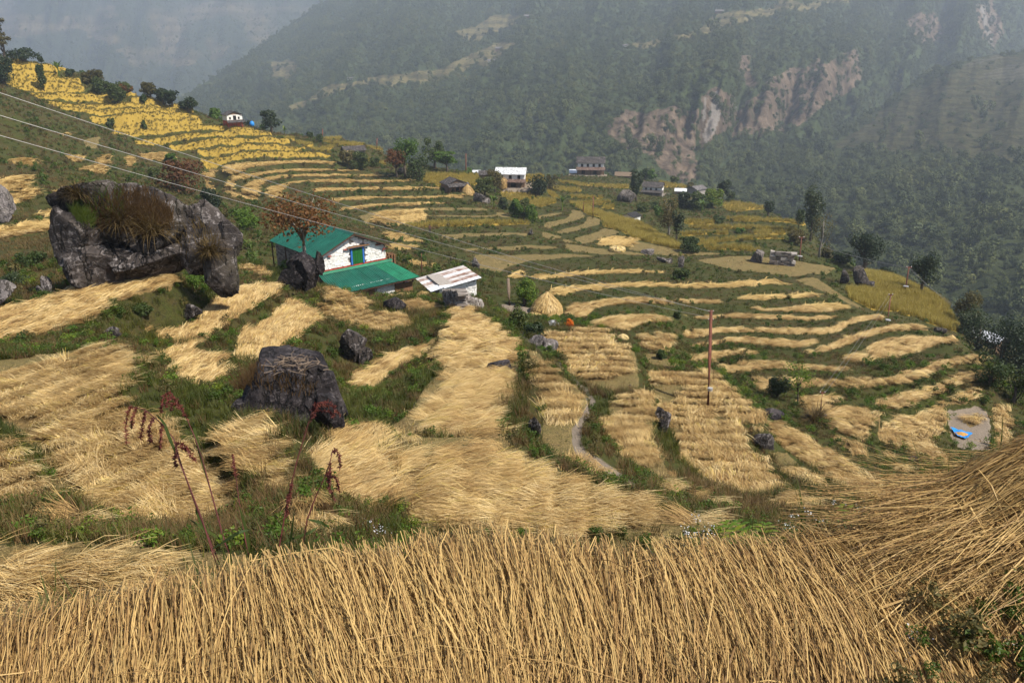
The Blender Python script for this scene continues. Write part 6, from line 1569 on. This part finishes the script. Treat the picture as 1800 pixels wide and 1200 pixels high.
tree('broadleaf_tree', 'small forked tree on the rim of the highest right hand terrace', 'tree', 1350, 380, 26, 20, 'leaf_dark', 'round', 500, trunk=.08)
tree('tall_tree', 'tall dark tree at the end of the right hand rice terraces', 'tree', 1424, 424, 98, 36, 'leaf_dark', 'column', 1900)
tree('bare_tree', 'nearly leafless grey tree right of the tall dark one', 'tree', 1440, 452, 80, 46, 'leaf_olive', 'round', 420, ls=.3, bark='bark_pale', trunk=.04)
tree('broadleaf_tree', 'thin green tree left of the tall dark tree', 'tree', 1404, 402, 34, 16, 'leaf_mid', 'column', 400)
tree('broadleaf_tree', 'big dark ragged tree on the skyline above the right hand yellow rice', 'tree', 1518, 470, 72, 66, 'leaf_dark', 'round', 1900)
tree('conifer_tree', 'dark conical tree standing at the edge of the yellow rice', 'tree', 1619, 514, 78, 54, 'leaf_dark', 'round', 2000, trunk=.045)
tree('broadleaf_tree', 'brownish crowned tree left of the white roofed shed', 'tree', 1698, 560, 68, 48, 'leaf_olive', 'round', 1200)
for px, py, h, w, m, lab in ((1716, 618, 84, 70, 'leaf_dark', 'dark tree in front of the white roofed shed'), (1758, 640, 90, 72, 'leaf_dark', 'dense dark tree right of the shed front'), (1796, 640, 110, 66, 'leaf_dark', 'tall dark tree at the right edge'), (1740, 676, 60, 60, 'leaf_mid', 'lower green tree beside the terrace end wall'), (1782, 708, 74, 56, 'leaf_mid', 'broad leaved tree at the right edge below the others'), (1700, 590, 46, 44, 'leaf_dark', 'dark bush at the lower tip of the yellow rice'), (1820, 560, 60, 60, 'leaf_dark', 'dark tree behind the white roofed shed')):
    tree('broadleaf_tree', lab, 'tree', px, py, h, w, m, 'bush', 1500)
tree('pine_tree', 'olive pine cut by the top left corner', 'tree', 4, 84, 72, 40, 'leaf_olive', 'layered', 900)
for px, py, h, w, lab in ((40, 92, 22, 60, 'dark scrub on the crest under the corner pine'), (70, 97, 12, 11, 'little dark tree on the left crest'), (121, 113, 13, 15, 'dark round tree on the crest above the banana plant'), (265, 172, 26, 30, 'olive tree on the crest right of the red shrub'), (288, 184, 28, 30, 'first of the dark trees on the falling crest'), (304, 188, 28, 28, 'second of the dark trees on the falling crest'), (332, 198, 26, 34, 'last and lowest of the dark trees on the falling crest'), (478, 234, 40, 38, 'dark round tree right of the skyline house')):
    tree('broadleaf_tree', lab, 'tree', px, py, h, w, 'leaf_dark' if px != 265 else 'leaf_olive', 'bush' if px == 40 else 'round', int(min(900, 200 + h * w)))
tree('bush', 'bright green round bush left of the straw stack in the yard', 'bush', 922, 538, 52, 52, 'leaf_bright', 'bush', 2000, ls=.17)
tree('bush', 'green climbing plant on the yard wall below the bright bush', 'bush', 913, 580, 46, 36, 'leaf_mid', 'bush', 1100, ls=.14)
tree('small_tree', 'spindly tree with sparse yellow green leaves on the lower straw steps', 'tree', 1402, 714, 86, 62, 'leaf_bright', 'umbrella', 420, ls=.11, trunk=.02, lean=.12)
tree('bush', 'orange marigold bush in the yard', 'bush', 1003, 576, 19, 18, 'orange_flower', 'bush', 500, ls=.08)
tree('bush', 'white flowering plant in the yard', 'bush', 973, 572, 12, 22, 'white_flower', 'bush', 140, ls=.09)
tree('bush', 'dark hedge below the yard between white flowers and path', 'bush', 940, 590, 24, 40, 'leaf_dark', 'bush', 900, ls=.14)
def skin_of(o):
    me = o.data; n = len(me.vertices); V = np.empty(n * 3); me.vertices.foreach_get('co', V); N = np.empty(n * 3); me.vertices.foreach_get('normal', N)
    a = o.rotation_euler.z; R_ = np.array([[math.cos(a), -math.sin(a), 0], [math.sin(a), math.cos(a), 0], [0, 0, 1]])
    return V.reshape(-1, 3) @ R_.T + np.array(o.location), N.reshape(-1, 3) @ R_.T
def on_rock(o, px, py, rad=9):
    V, N = skin_of(o); qx, qy = project(V[:, 0], V[:, 1], V[:, 2]); m = np.hypot(qx - px, qy - py) < rad
    if not m.any(): return place(px, py)[0]
    d = np.where(m, V[:, 1] * CP - V[:, 2] * SP, 1e9); return Vector(V[int(np.argmin(d))])
for px, py, h, w, lab, r_ in ((208, 405, 52, 50, 'left drooping grass tussock on the huge boulder', 1), (276, 412, 50, 52, 'right drooping grass tussock on the huge boulder', 1), (134, 352, 34, 32, 'pale grass tussock at the upper left end of the huge boulder', 1), (372, 452, 34, 40, 'ragged grass tussock hanging on the right end of the huge boulder', 1), (1432, 745, 34, 40, 'grass tussock beside the lower thin pole', 0), (590, 500, 26, 36, 'pale tall grass in front of the lower green roof', 0)):
    p = on_rock(BOULDER, px, py) if r_ else place(px, py)[0]; s = (p.y * CP - p.z * SP) / 1400
    o = obj('grass_tussock', tuft('grass_tussock', 420, h * s * 1.35, w * s * .3, 1.5 * s, 5, M['grass_dry'], int(px), 1.2, 1.6)); tag(o, lab, 'grass'); o.location = p
sticks()
def rock_brush(label, o, poly, h_px, mat, n, seed, nz=-.2, name='dry_brush'):
    V, N = skin_of(o); qx, qy = project(V[:, 0], V[:, 1], V[:, 2]); vis = (N * (-V)).sum(1) > 0
    m = np.nonzero(in_poly(qx, qy, list(zip(poly[0::2], poly[1::2]))) & vis & (N[:, 2] > nz))[0]
    if not len(m): return
    g = np.random.default_rng(seed); ch, wd, up = [], [], []; c0 = V[m].mean(0); s = (c0[1] * CP - c0[2] * SP) / 1400
    for k in g.choice(m, n):
        l = h_px * s * g.uniform(.4, 1.0); tt = np.linspace(0, 1, 4); a = g.uniform(0, 6.28); c = g.uniform(.1, .6); b = V[k] - c0 + g.normal(0, 2 * s, 3)
        ch.append(b + np.stack([l * c * tt ** 1.5 * math.cos(a), l * c * tt ** 1.5 * math.sin(a), l * tt * (1 - .3 * c * tt)], 1)); wd.append(1.1 * s * (1 - .7 * tt)); up.append(np.array([0, -1, .2]))
    q = obj(name, ribbon_mesh(name, ch, wd, M[mat], up=up)); q.location = c0; q['kind'] = 'stuff'; q['label'] = label
rock_brush('rust brown dry brush covering the upper face of the huge boulder', BOULDER, [170, 345, 260, 340, 300, 370, 305, 405, 240, 415, 180, 405, 150, 380], 27, 'grass_brown', 3200, 1)
rock_brush('green weeds on the left top of the huge boulder', BOULDER, [135, 345, 215, 335, 215, 390, 150, 400, 128, 380], 28, 'herb', 1300, 2)
rock_brush('dry grass on the lower face of the huge boulder', BOULDER, [300, 400, 350, 390, 390, 430, 360, 470, 300, 460], 24, 'grass_dry', 300, 6, -.6)
rock_brush('rust red dry grass on the front rim of the flat topped boulder', FLATROCK, [420, 640, 470, 650, 560, 680, 540, 700, 440, 690], 26, 'grass_brown', 700, 4)
def brush(label, px, py, w, h, mat, n, seed, back=0.0, up=0.0, name='dry_brush'):
    """a thicket of upright stems"""
    p, d = place(px, py); s = d / 1400; g = np.random.default_rng(seed); ch, wd = [], []
    for k in range(n):
        x = g.normal(0, w / 3.2) * s; y = g.normal(0, .3) * .35 * w * s; l = h * s * g.uniform(.3, 1.0) * math.exp(-(x / (w * s * .5)) ** 2); tt = np.linspace(0, 1, 4); a = g.uniform(0, 6.28); c = g.uniform(.1, .7)
        ch.append(np.stack([x + l * c * tt ** 1.5 * math.cos(a), y + l * c * tt ** 1.5 * math.sin(a), l * tt], 1)); wd.append(1.1 * s * (1 - .7 * tt))
    o = obj(name, ribbon_mesh(name, ch, wd, M[mat], up=[np.array([0, -1, .2])] * n)); o.location = (p.x, p.y + back * s, p.z + up * s); o.rotation_euler = (0, 0, -math.atan2(p.x, p.y)); o['kind'] = 'stuff'; o['label'] = label
brush('rust red dry grass at the left side of the flat topped boulder', 448, 700, 80, 70, 'grass_brown', 900, 3, 0, 0)

# ------------------------------------------------------------------ poles and wires
def pole(name, label, px, py, ptop, r_px, mat, arms=(), group=None):
    p, d = place(px, py); tx, ty = ptop; t_ = at_d(tx, ty, d); s = d / 1400; h = t_ - p
    P_ = empty(name, label, 'pole', p, 0, group); MB().tube([(0, 0, -.3), h * .5, h], (r_px * s * .55, r_px * s * .5, r_px * s * .42), 8).build('shaft', mat, P_, smooth=True)
    for f, L in arms:
        c = h * f; MB().box(c.x - L * s, c.x + L * s, c.y - 1.0 * s, c.y + 1.0 * s, c.z - .8 * s, c.z + .8 * s).build('cross_arm', mat, P_)
        for q in (-.8, .8): MB().tube([(c.x + q * L * s, c.y, c.z), (c.x + q * L * s, c.y, c.z + 2.4 * s)], (.8 * s, .5 * s), 6).build('insulator', 'porcelain', P_)
    if name == 'steel_pole': MB().tube([(0, 0, h.z * .215), (0, 0, h.z * .245)], 4.6 * s, 8).build('clamp', 'steel', P_)
    return p, t_, P_
p1, top1, pl1 = pole('steel_pole', 'rust red steel power pole standing in the straw field', 1245, 718, (1250, 545), 6.2, 'rust_steel', ((.985, 5), (.90, 5)))
pole('wooden_post', 'pale wooden post beside the bright bush in the yard', 896, 537, (893, 489), 6, 'grey_wood')
p2, top2, _x = pole('steel_pole', 'thin rusty pole on the lower straw steps beside a plank', 1440, 738, (1446, 689), 2.4, 'rust_steel', ((.98, 5),))
p3, top3, _x = pole('steel_pole', 'thin rusty pole in front of the right hand yellow rice', 1559, 574, (1566, 517), 2.2, 'rust_steel', ((.98, 4),))
p4, top4, _x = pole('steel_pole', 'thin rusty pole standing inside the right hand yellow rice', 1591, 512, (1598, 469), 2.4, 'rust_steel', ((.98, 5),))
p5, top5, _x = pole('steel_pole', 'rusty pole at the right end of the bare shelf by the rice steps', 1405, 459, (1409, 417), 2.2, 'rust_steel', ((.98, 5),))
for px, py, t_, lab in ((741, 479, (741, 445), 'thin dark pole behind the lower green roof'), (1042, 384, (1043, 345), 'taller thin pole beside the bare middle fields'), (1025, 372, (1026, 356), 'short thin post beside the taller one in the middle fields'), (662, 262, (663, 243), 'thin pole on the crest above the collapsed shed'), (567, 244, (567, 227), 'thin pole on the crest right of the skyline house'), (819, 300, (819, 270), 'thin pole on the skyline right of the layered tree')):
    pole('thin_pole', lab, px, py, t_, 1.9, 'rust_steel')
def wire(label, a, b, sag, r, group):
    a, b = Vector(a), Vector(b); n = 26; pts = [a.lerp(b, k / n) - Vector((0, 0, sag * 4 * (k / n) * (1 - k / n))) for k in range(n + 1)]
    o = MB().tube(pts, r, 5).build('power_line', 'wire'); tag(o, label, 'power line', group)
for k, (y0, lab) in enumerate(((150, 'uppermost of the three power lines crossing the left half'), (191, 'middle one of the three power lines crossing the left half'), (227, 'lowest of the three power lines crossing the left half'))):
    wire(lab, at_d(-40, y0, 17), (top1.x + (-.12, .12, .1)[k], top1.y, top1.z - (.05, .08, .38)[k]),   .22, .0065, 'power lines to the rusty pole')
for k in range(2):
    wire(('left', 'right')[k] + ' wire climbing from the lower thin pole to the pole by the yellow rice', (top2.x + (-.15, .15)[k], top2.y, top2.z), (top3.x + (-.15, .15)[k], top3.y, top3.z),   .25, .006, 'wires of the lower pole')
for k in range(3):
    f = (-.3, 0, .3)[k]; w_ = ('first', 'middle', 'last')[k]
    wire(w_ + ' wire from the bare shelf pole to the pole inside the yellow rice', (top5.x + f, top5.y, top5.z - .12 * k), (top4.x + f, top4.y, top4.z - .12 * k),   .5, .010, 'wires over the yellow rice')
    wire(w_ + ' wire from the yellow rice pole down to the trees at the right', (top4.x + f, top4.y, top4.z - .12 * k), at_d(1760, 588 + k * 6, 92),   .5, .010, 'wires over the yellow rice')
p, d = place(1430, 738); o = MB().box(-.55, .55, -.05, .05, 0, .06).build('plank', 'grey_wood'); o.location = (p.x, p.y - .2, p.z + .35); tag(o, 'pale plank lying in the grass beside the lower thin pole', 'plank')

# ------------------------------------------------------------------ straw stacks, tarpaulin, person
def stack(label, px, py, w, h, seed, n=1500, shape='cone'):
    p, d = place(px, py); s = d / 1400; R_, H = w * s / 2, h * s; g = np.random.default_rng(seed); S = empty('straw_stack', label, 'straw stack', p)
    prof = [(0, 1.0), (.25, .97), (.55, .72), (.85, .3), (1, .05)] if shape == 'cone' else [(0, .9), (.4, 1.0), (.75, .9), (.92, .55), (1, .1)]
    zz = np.linspace(0, 1, 9); rr = np.interp(zz, *zip(*prof)); V, F = [], []
    for k in range(9):
        for i in range(20): a = 2 * math.pi * i / 20; q = rr[k] * R_ * .93 * (1 + g.normal(0, .03)); V.append((q * math.cos(a), q * math.sin(a), zz[k] * H - .05))
    for k in range(8):
        for i in range(20): F.append((k * 20 + i, k * 20 + (i + 1) % 20, (k + 1) * 20 + (i + 1) % 20, (k + 1) * 20 + i))
    MB().add(V, F).build('core', 'thatch', S, smooth=True)
    ch, wd, up = [], [], []
    for k in range(n):
        a = g.uniform(0, 6.283); z0 = 1 - g.random() ** .8; l = g.uniform(.14, .36); tt = np.linspace(0, 1, 4); z = np.clip(z0 + .08 - l * tt, -.02, 1.04); r = np.interp(z, *zip(*prof)) * R_ + .02 * R_ * g.random() + R_ * .06 * tt ** 2; b = a + g.normal(0, .12) * tt
        ch.append(np.stack([r * np.cos(b), r * np.sin(b), z * H], 1)); wd.append(np.full(4, max(.016, .9 * s))); up.append(np.array([math.cos(a), math.sin(a), .4]))
    obj('straw', ribbon_mesh('straw', ch, wd, M['straw'], up=up), S)
    return S
stack('conical straw stack in the yard beside the bright green bush', 961, 548, 54, 36, 1)
stack('low spread heap of straw in front of the conical stack', 938, 560, 36, 12, 2, 700)
stack('round straw stack beside the tin roofed white house', 884, 330, 16, 18, 3, 500, 'drum')
stack('flat round straw stack in the bare middle fields', 1085, 441, 28, 9, 4, 500, 'drum')
stack('weathered straw heap beside the dark hut', 822, 342, 24, 18, 5, 500)
stack('pale straw heap on the knoll at the end of the rice', 612, 280, 26, 14, 6, 450)
stack('small straw heap at the top corner of the wide straw field', 1095, 594, 20, 8, 7, 300)
stack('small straw heap at the end of the longest lower step', 1672, 596, 16, 8, 8, 250)
def tarp():
    a = [place(x, y)[0] for x, y in ((1670, 753), (1686, 755), (1713, 766), (1698, 774), (1681, 768))]; c = sum(a, Vector()) / 5; n = 12; V, F = [], []
    q = [a[0], (a[1] + a[2]) / 2 * .3 + a[2] * .7, a[3], a[4]]
    for i in range(n):
        for j in range(n):
            u, v = i / (n - 1), j / (n - 1); pnt = (q[0] * (1 - u) + q[1] * u) * (1 - v) + (q[3] * (1 - u) + q[2] * u) * v
            V.append((pnt.x, pnt.y, float(gz(pnt.x, pnt.y)) + .05 + .05 * abs(math.sin(u * 9 + v * 5)) + .10 * ((u - .5) ** 2 + (v - .5) ** 2)))
    for i in range(n - 1):
        for j in range(n - 1): k = i * n + j; F.append((k, k + 1, k + n + 1, k + n))
    o = MB().add(V, F).build('tarpaulin', 'blue_plastic', smooth=True); tag(o, 'bright blue plastic sheet spread at the edge of the pale threshing ground', 'tarpaulin')
    m = sum(q, Vector()) / 4; R_ = (q[1] - q[0]).length * .28; V, F = [], []
    for k in range(5):
        for i in range(16): aa = 2 * math.pi * i / 16; r = R_ * (1 - k / 4.2) * random.uniform(.9, 1.1); V.append((m.x + r * math.cos(aa) * 1.2, m.y + r * math.sin(aa) * .9, float(gz(m.x, m.y)) + .08 + .12 * k / 4))
    for k in range(4):
        for i in range(16): F.append((k * 16 + i, k * 16 + (i + 1) % 16, (k + 1) * 16 + (i + 1) % 16, (k + 1) * 16 + i))
    F.append(tuple(range(64, 80))); o = MB().add(V, F).build('grain_heap', 'grain', smooth=True); tag(o, 'flat heap of brown grain drying on the blue sheet', 'grain')
tarp()
p, d = place(443, 219); s = d / 1400; o = MB().tube([(0, 0, 0), (0, 0, 4 * s), (0, 0, 7 * s), (0, 0, 9 * s)], (4 * s, 4.2 * s, 3.4 * s, 1.2 * s), 12).build('water_tank', 'blue_plastic', smooth=True); o.location = p + Vector((0, 0, 5 * s)); tag(o, 'blue round water tank on a stone base beside the skyline house', 'tank')
o = MB().box(-3.5 * s, 3.5 * s, -3 * s, 3 * s, -2 * s, 5 * s).build('tank_base', 'dry_stone'); o.location = p; tag(o, 'square stone base under the blue tank', 'stone base')
def person():
    p, d = place(756, 411); H = 16.5 * d / 1400; k = H / 1.7
    me = bpy.data.meshes.new('person'); J = {'pel': (0, 0, .93, .15), 'wai': (0, 0, 1.08, .14), 'che': (0, .02, 1.30, .175), 'nec': (0, .02, 1.46, .06), 'hed': (0, .03, 1.60, .095), 'top': (0, .03, 1.70, .06),
      'lh': (-.10, 0, .88, .095), 'lk': (-.12, .03, .48, .065), 'la': (-.12, -.02, .07, .042), 'lt': (-.13, .14, .03, .035), 'rh': (.10, 0, .88, .095), 'rk': (.11, .10, .49, .065), 'ra': (.11, .04, .08, .042), 'rt': (.12, .20, .03, .035),
      'ls': (-.20, .02, 1.38, .065), 'le': (-.27, -.02, 1.10, .047), 'lw': (-.25, .08, .87, .034), 'lf': (-.24, .11, .78, .032), 'rs': (.20, .02, 1.38, .065), 're': (.27, .0, 1.10, .047), 'rw': (.24, .12, .88, .034), 'rf': (.23, .15, .79, .032)}
    E = [('pel', 'wai'), ('wai', 'che'), ('che', 'nec'), ('nec', 'hed'), ('hed', 'top'), ('pel', 'lh'), ('lh', 'lk'), ('lk', 'la'), ('la', 'lt'), ('pel', 'rh'), ('rh', 'rk'), ('rk', 'ra'), ('ra', 'rt'), ('che', 'ls'), ('ls', 'le'), ('le', 'lw'), ('lw', 'lf'), ('che', 'rs'), ('rs', 're'), ('re', 'rw'), ('rw', 'rf')]
    nm = list(J); me.from_pydata([tuple(q * k for q in J[n_][:3]) for n_ in nm], [(nm.index(a), nm.index(b)) for a, b in E], [])
    o = obj('person', me); sk = o.modifiers.new('skin', 'SKIN'); o.modifiers.new('smooth', 'SUBSURF').levels = 1
    for i, n_ in enumerate(nm): me.skin_vertices[0].data[i].radius = (J[n_][3] * k, J[n_][3] * k * (.75 if n_ in ('che', 'wai', 'pel') else 1)); me.skin_vertices[0].data[i].use_root = (i == 0)
    b = NB('person'); z = b.n('ShaderNodeSeparateXYZ'); b.l(b.n('ShaderNodeTexCoord').outputs['Object'], z.inputs[0]); zz = b.math('DIVIDE', z.outputs['Z'], H)
    b.col(b.ramp(zz, [(.0, (.16, .09, .06)), (.05, (.05, .04, .045)), (.53, (.05, .04, .045)), (.55, (.09, .045, .03)), (.85, (.10, .05, .035)), (.87, (.22, .12, .08))]))
    b.nt.nodes[-1].color_ramp.interpolation = 'CONSTANT' if b.nt.nodes[-1].bl_idname == 'ShaderNodeValToRGB' else 'LINEAR'
    me.materials.append(b.m); o.location = p; o.rotation_euler = (0, 0, .5); tag(o, 'person in dark brown clothes standing at the end of the standing rice strip', 'person')
    hr = MB().tube([(0, .015 * k, 1.60 * k), (0, .01 * k, 1.67 * k), (0, .02 * k, 1.73 * k)], (.105 * k, .10 * k, .05 * k), 10).build('hair', 'opening', o, smooth=True)
person()

# ------------------------------------------------------------------ tall plants just beyond the foreground straw
def seed_plant(label, pts, dep, heads, leaves, seed):
    g = np.random.default_rng(seed); P3 = [at_d(x, y, dep) for x, y in pts]; base = P3[0].copy(); gzb = float(gz(base.x, base.y))
    S = empty('seeding_grass', label, 'tall grass plant', (base.x, base.y, gzb), 0, 'tall red seed stalks beyond the foreground straw')
    o0 = Vector((base.x, base.y, gzb)); st = [Vector((0, 0, -.05))] + [q - o0 for q in P3]
    MB().tube(st, np.linspace(.0065, .002, len(st)), 6).build('stem', 'seed_stem', S, smooth=True)
    for hd in heads:
        H3 = [at_d(x, y, dep + g.normal(0, .08)) - o0 for x, y in hd]; ch, wd, up = [], [], []
        MB().tube(H3, np.linspace(.003, .0015, len(H3)), 4).build('seed_spray', 'seed_head', S)
        arr = np.array([tuple(q) for q in H3])
        for k in range(150):
            f = g.random() * (len(arr) - 1.001); i = int(f); q = arr[i] + (arr[i + 1] - arr[i]) * (f - i); dv = unit(g.normal(0, 1, 3)) * g.uniform(.006, .02)
            ch.append(np.stack([q, q + dv * .5, q + dv * 1.2])); wd.append(np.array([.003, .007, .002])); up.append(unit(g.normal(0, 1, 3)))
        obj('seed_head', ribbon_mesh('seed_head', ch, wd, M['seed_head'], up=up), S)
    for lf in leaves:
        L3 = np.array([tuple(at_d(x, y, dep + g.normal(0, .05)) - o0) for x, y in lf]); t_ = np.linspace(0, 1, 9); C = np.stack([np.interp(t_, np.linspace(0, 1, len(L3)), L3[:, i]) for i in range(3)], 1)
        obj('leaf', ribbon_mesh('leaf', [C], [.018 * np.sin(np.clip(t_ * 2.9 + .25, 0, 3.1))], M['leaf_mid'], up=[np.array([0, -.8, .6])]), S)
plain('seed_stem', (0.085, 0.024, 0.02), 0.6, 0.35, 6)
seed_plant('curved stalk with a hooked red seed head, tallest of the left clump', [(430, 1040), (395, 952), (372, 868), (355, 805), (342, 767), (328, 735), (308, 705)], 4.7, [[(312, 708), (300, 690), (288, 694), (284, 712), (283, 726)], [(328, 735), (318, 716), (303, 708), (300, 722)], [(318, 716), (306, 698), (296, 700), (292, 716)]], [[(372, 868), (352, 800), (340, 745), (342, 742)], [(395, 952), (360, 930), (330, 910)]], 1)
seed_plant('stalk drooping to the left with hanging dark red tassels', [(410, 1045), (373, 960), (345, 890), (318, 815), (305, 770), (285, 745), (255, 720), (232, 714)], 4.6, [[(232, 714), (224, 724), (221, 750), (223, 780)], [(240, 716), (232, 735), (232, 752)], [(255, 722), (250, 745), (248, 770)], [(268, 734), (262, 755), (265, 778)], [(285, 746), (282, 768), (281, 790)]], [[(318, 815), (300, 775), (288, 742), (272, 726)], [(373, 960), (346, 900), (344, 880)]], 2)
seed_plant('shorter stalk with an arched brown spray in the left clump', [(400, 1050), (372, 965), (355, 912), (330, 847), (315, 812), (308, 790)], 4.5, [[(308, 790), (312, 778), (325, 782), (335, 805)], [(310, 792), (307, 805), (310, 820)], [(316, 786), (330, 790), (345, 812)]], [[(372, 965), (420, 935), (440, 930)]], 3)
seed_plant('thin upright stalk with a narrow seed spike between the clumps', [(450, 1040), (432, 950), (420, 880), (414, 832), (409, 800)], 4.8, [[(414, 835), (411, 815), (409, 798)]], [[(450, 1030), (432, 930), (418, 880)]], 4)
seed_plant('tall dark stalk arching over to the right in a bundle of red sprays', [(478, 1040), (492, 955), (505, 880), (522, 810), (537, 760), (547, 727), (549, 720)], 4.8, [[(549, 722), (556, 710), (575, 706), (590, 716)], [(548, 730), (560, 714), (582, 712), (598, 730)], [(545, 740), (558, 722), (576, 722), (588, 732)], [(508, 870), (506, 885), (503, 910)], [(505, 880), (510, 865), (513, 850)]], [[(478, 1035), (510, 960), (518, 890)], [(492, 955), (545, 935), (560, 925)]], 5)
seed_plant('right hand stalk with hanging tassels in front of the raised straw field', [(520, 1040), (540, 912), (556, 870), (570, 840), (580, 812), (584, 795)], 4.7, [[(584, 795), (590, 790), (597, 805), (598, 822)], [(580, 812), (580, 830), (578, 848)], [(574, 836), (590, 838), (596, 862)], [(575, 830), (578, 855), (588, 880)]], [[(540, 912), (565, 918), (582, 930)]], 6)
# white flower heads and ferns along the rim
def flower_plant(label, px, py, dep, h, n, seed):
    g = random.Random(seed); top = at_d(px, py, dep); zg = float(gz(top.x, top.y)); base = Vector((top.x, top.y, zg)); S = empty('white_flower', label, 'flower', base, 0)
    for k in range(3):
        q = top - base + Vector((g.gauss(0, .05), g.gauss(0, .05), g.gauss(0, .03))); MB().tube([(0, 0, -.05), q * .6 + Vector((.01, 0, 0)), q], (.004, .003, .002), 4).build('stem', 'leaf_mid', S)
        pts = np.array([tuple(q)] * n) + np.random.default_rng(seed + k).normal(0, 1, (n, 3)) * np.array([.022, .022, .007]); obj('flower_head', leaf_cloud('flower_head', pts, np.tile([0, 0, 1.0], (n, 1)), .0085, M['white_flower'], seed + k, .9), S)
    lp, ln = blob_points(90, seed, 5, .6, .7); lp = lp * np.array([.3, .3, max(.2, (top - base).length * .8)]); obj('leaf_mass', leaf_cloud('leaf_mass', lp, ln, .06, M['herb'], seed, .5), S)
for k, (px, py, dep, lab) in enumerate(((650, 926, 5.2, 'white flower head left of the middle of the straw crest'), (712, 970, 4.4, 'white flower just above the crest of the foreground straw'), (1240, 930, 4.6, 'loose white flower cluster above the right part of the straw crest'), (1222, 952, 4.4, 'low white flowers in straw left of the loose cluster'), (1470, 908, 4.8, 'white flowers in the green plants near the heap'), (1530, 905, 4.6, 'second white flowers in the green plants near the heap'), (1598, 922, 4.4, 'white flowers at the foot of the straw heap'), (1400, 912, 4.9, 'white flowers left of the green plants near the heap'))):
    flower_plant(lab, px, py, dep, 0, 16, 60 + k)
P, i, j = sample(np.ones(ZG.shape, bool) & (PXG > 1280) & (PXG < 1570) & (z_h(GX, GY) < .03) & (RRg > 3.9) & (RRg < 6.0) & (LEV != IDX['FG']), 14)
scatter('rim_herbs', 'herb', P, RNG.random(len(P)) * 6.3, RNG.uniform(.35, .6, len(P)), idx=np.where(RNG.random(len(P)) < .5, 2, 0))
def fern(label, px, py, dep, seed, n=7, L=.42):
    c = at_d(px, py, dep); g = np.random.default_rng(seed); S = empty('fern', label, 'fern', (c.x, c.y, float(gz(c.x, c.y))), 0); up0 = max(0, c.z - float(gz(c.x, c.y)))
    for k in range(n):
        a = g.uniform(0, 6.28); t_ = np.linspace(0, 1, 9); r = L * t_ * .9; z = up0 * .5 + L * (.95 * t_ - .55 * t_ ** 2); R_ = np.stack([r * math.cos(a), r * math.sin(a), z], 1); ch, wd, up = [R_], [np.full(9, .004)], [np.array([0, 0, 1.0])]
        sd = np.array([-math.sin(a), math.cos(a), -.1])
        for m in range(1, 9):
            for s_ in (-1, 1): l = L * .28 * math.sin(m / 9 * 3.0 + .1); q = R_[m]; e = q + sd * s_ * l + (R_[m] - R_[m - 1]) * .5; ch.append(np.stack([q, (q + e) / 2 + [0, 0, .008], e])); wd.append(np.array([.022, .026, .004])); up.append(np.array([0, 0, 1.0]))
        obj('frond', ribbon_mesh('frond', ch, wd, M['leaf_bright'], up=up), S)
fern('bright fern standing right of the green plants at the crest', 1575, 880, 4.6, 1); fern('bright green fern at the rim left of the straw heap', 1340, 930, 4.8, 2)
# leafy weeds in the lower right corner
P, i, j = sample((PXG > 1560) & (PXG < 1840) & (PYG > 1095) & (PYG < 1260) & (RRg < 4) & (PXG - 1560 > (1210 - PYG) * .5), 75)
scatter('corner_weeds', 'herb', P + np.array([0, 0, .14]), RNG.random(len(P)) * 6.3, RNG.uniform(.12, .27, len(P)), idx=np.where(RNG.random(len(P)) < .4, 3, 0))
for k, (px, py, lab) in enumerate(((1640, 1150, 'pale flower cluster left in the bottom right weeds'), (1690, 1110, 'white flowers at the top of the bottom right weeds'), (1770, 1130, 'pinkish white flowers right in the bottom right weeds'))):
    p = hit(px, py); d = p.y * CP - p.z * SP; flower_plant(lab, px, py, d - .12, 0, 18, 80 + k)
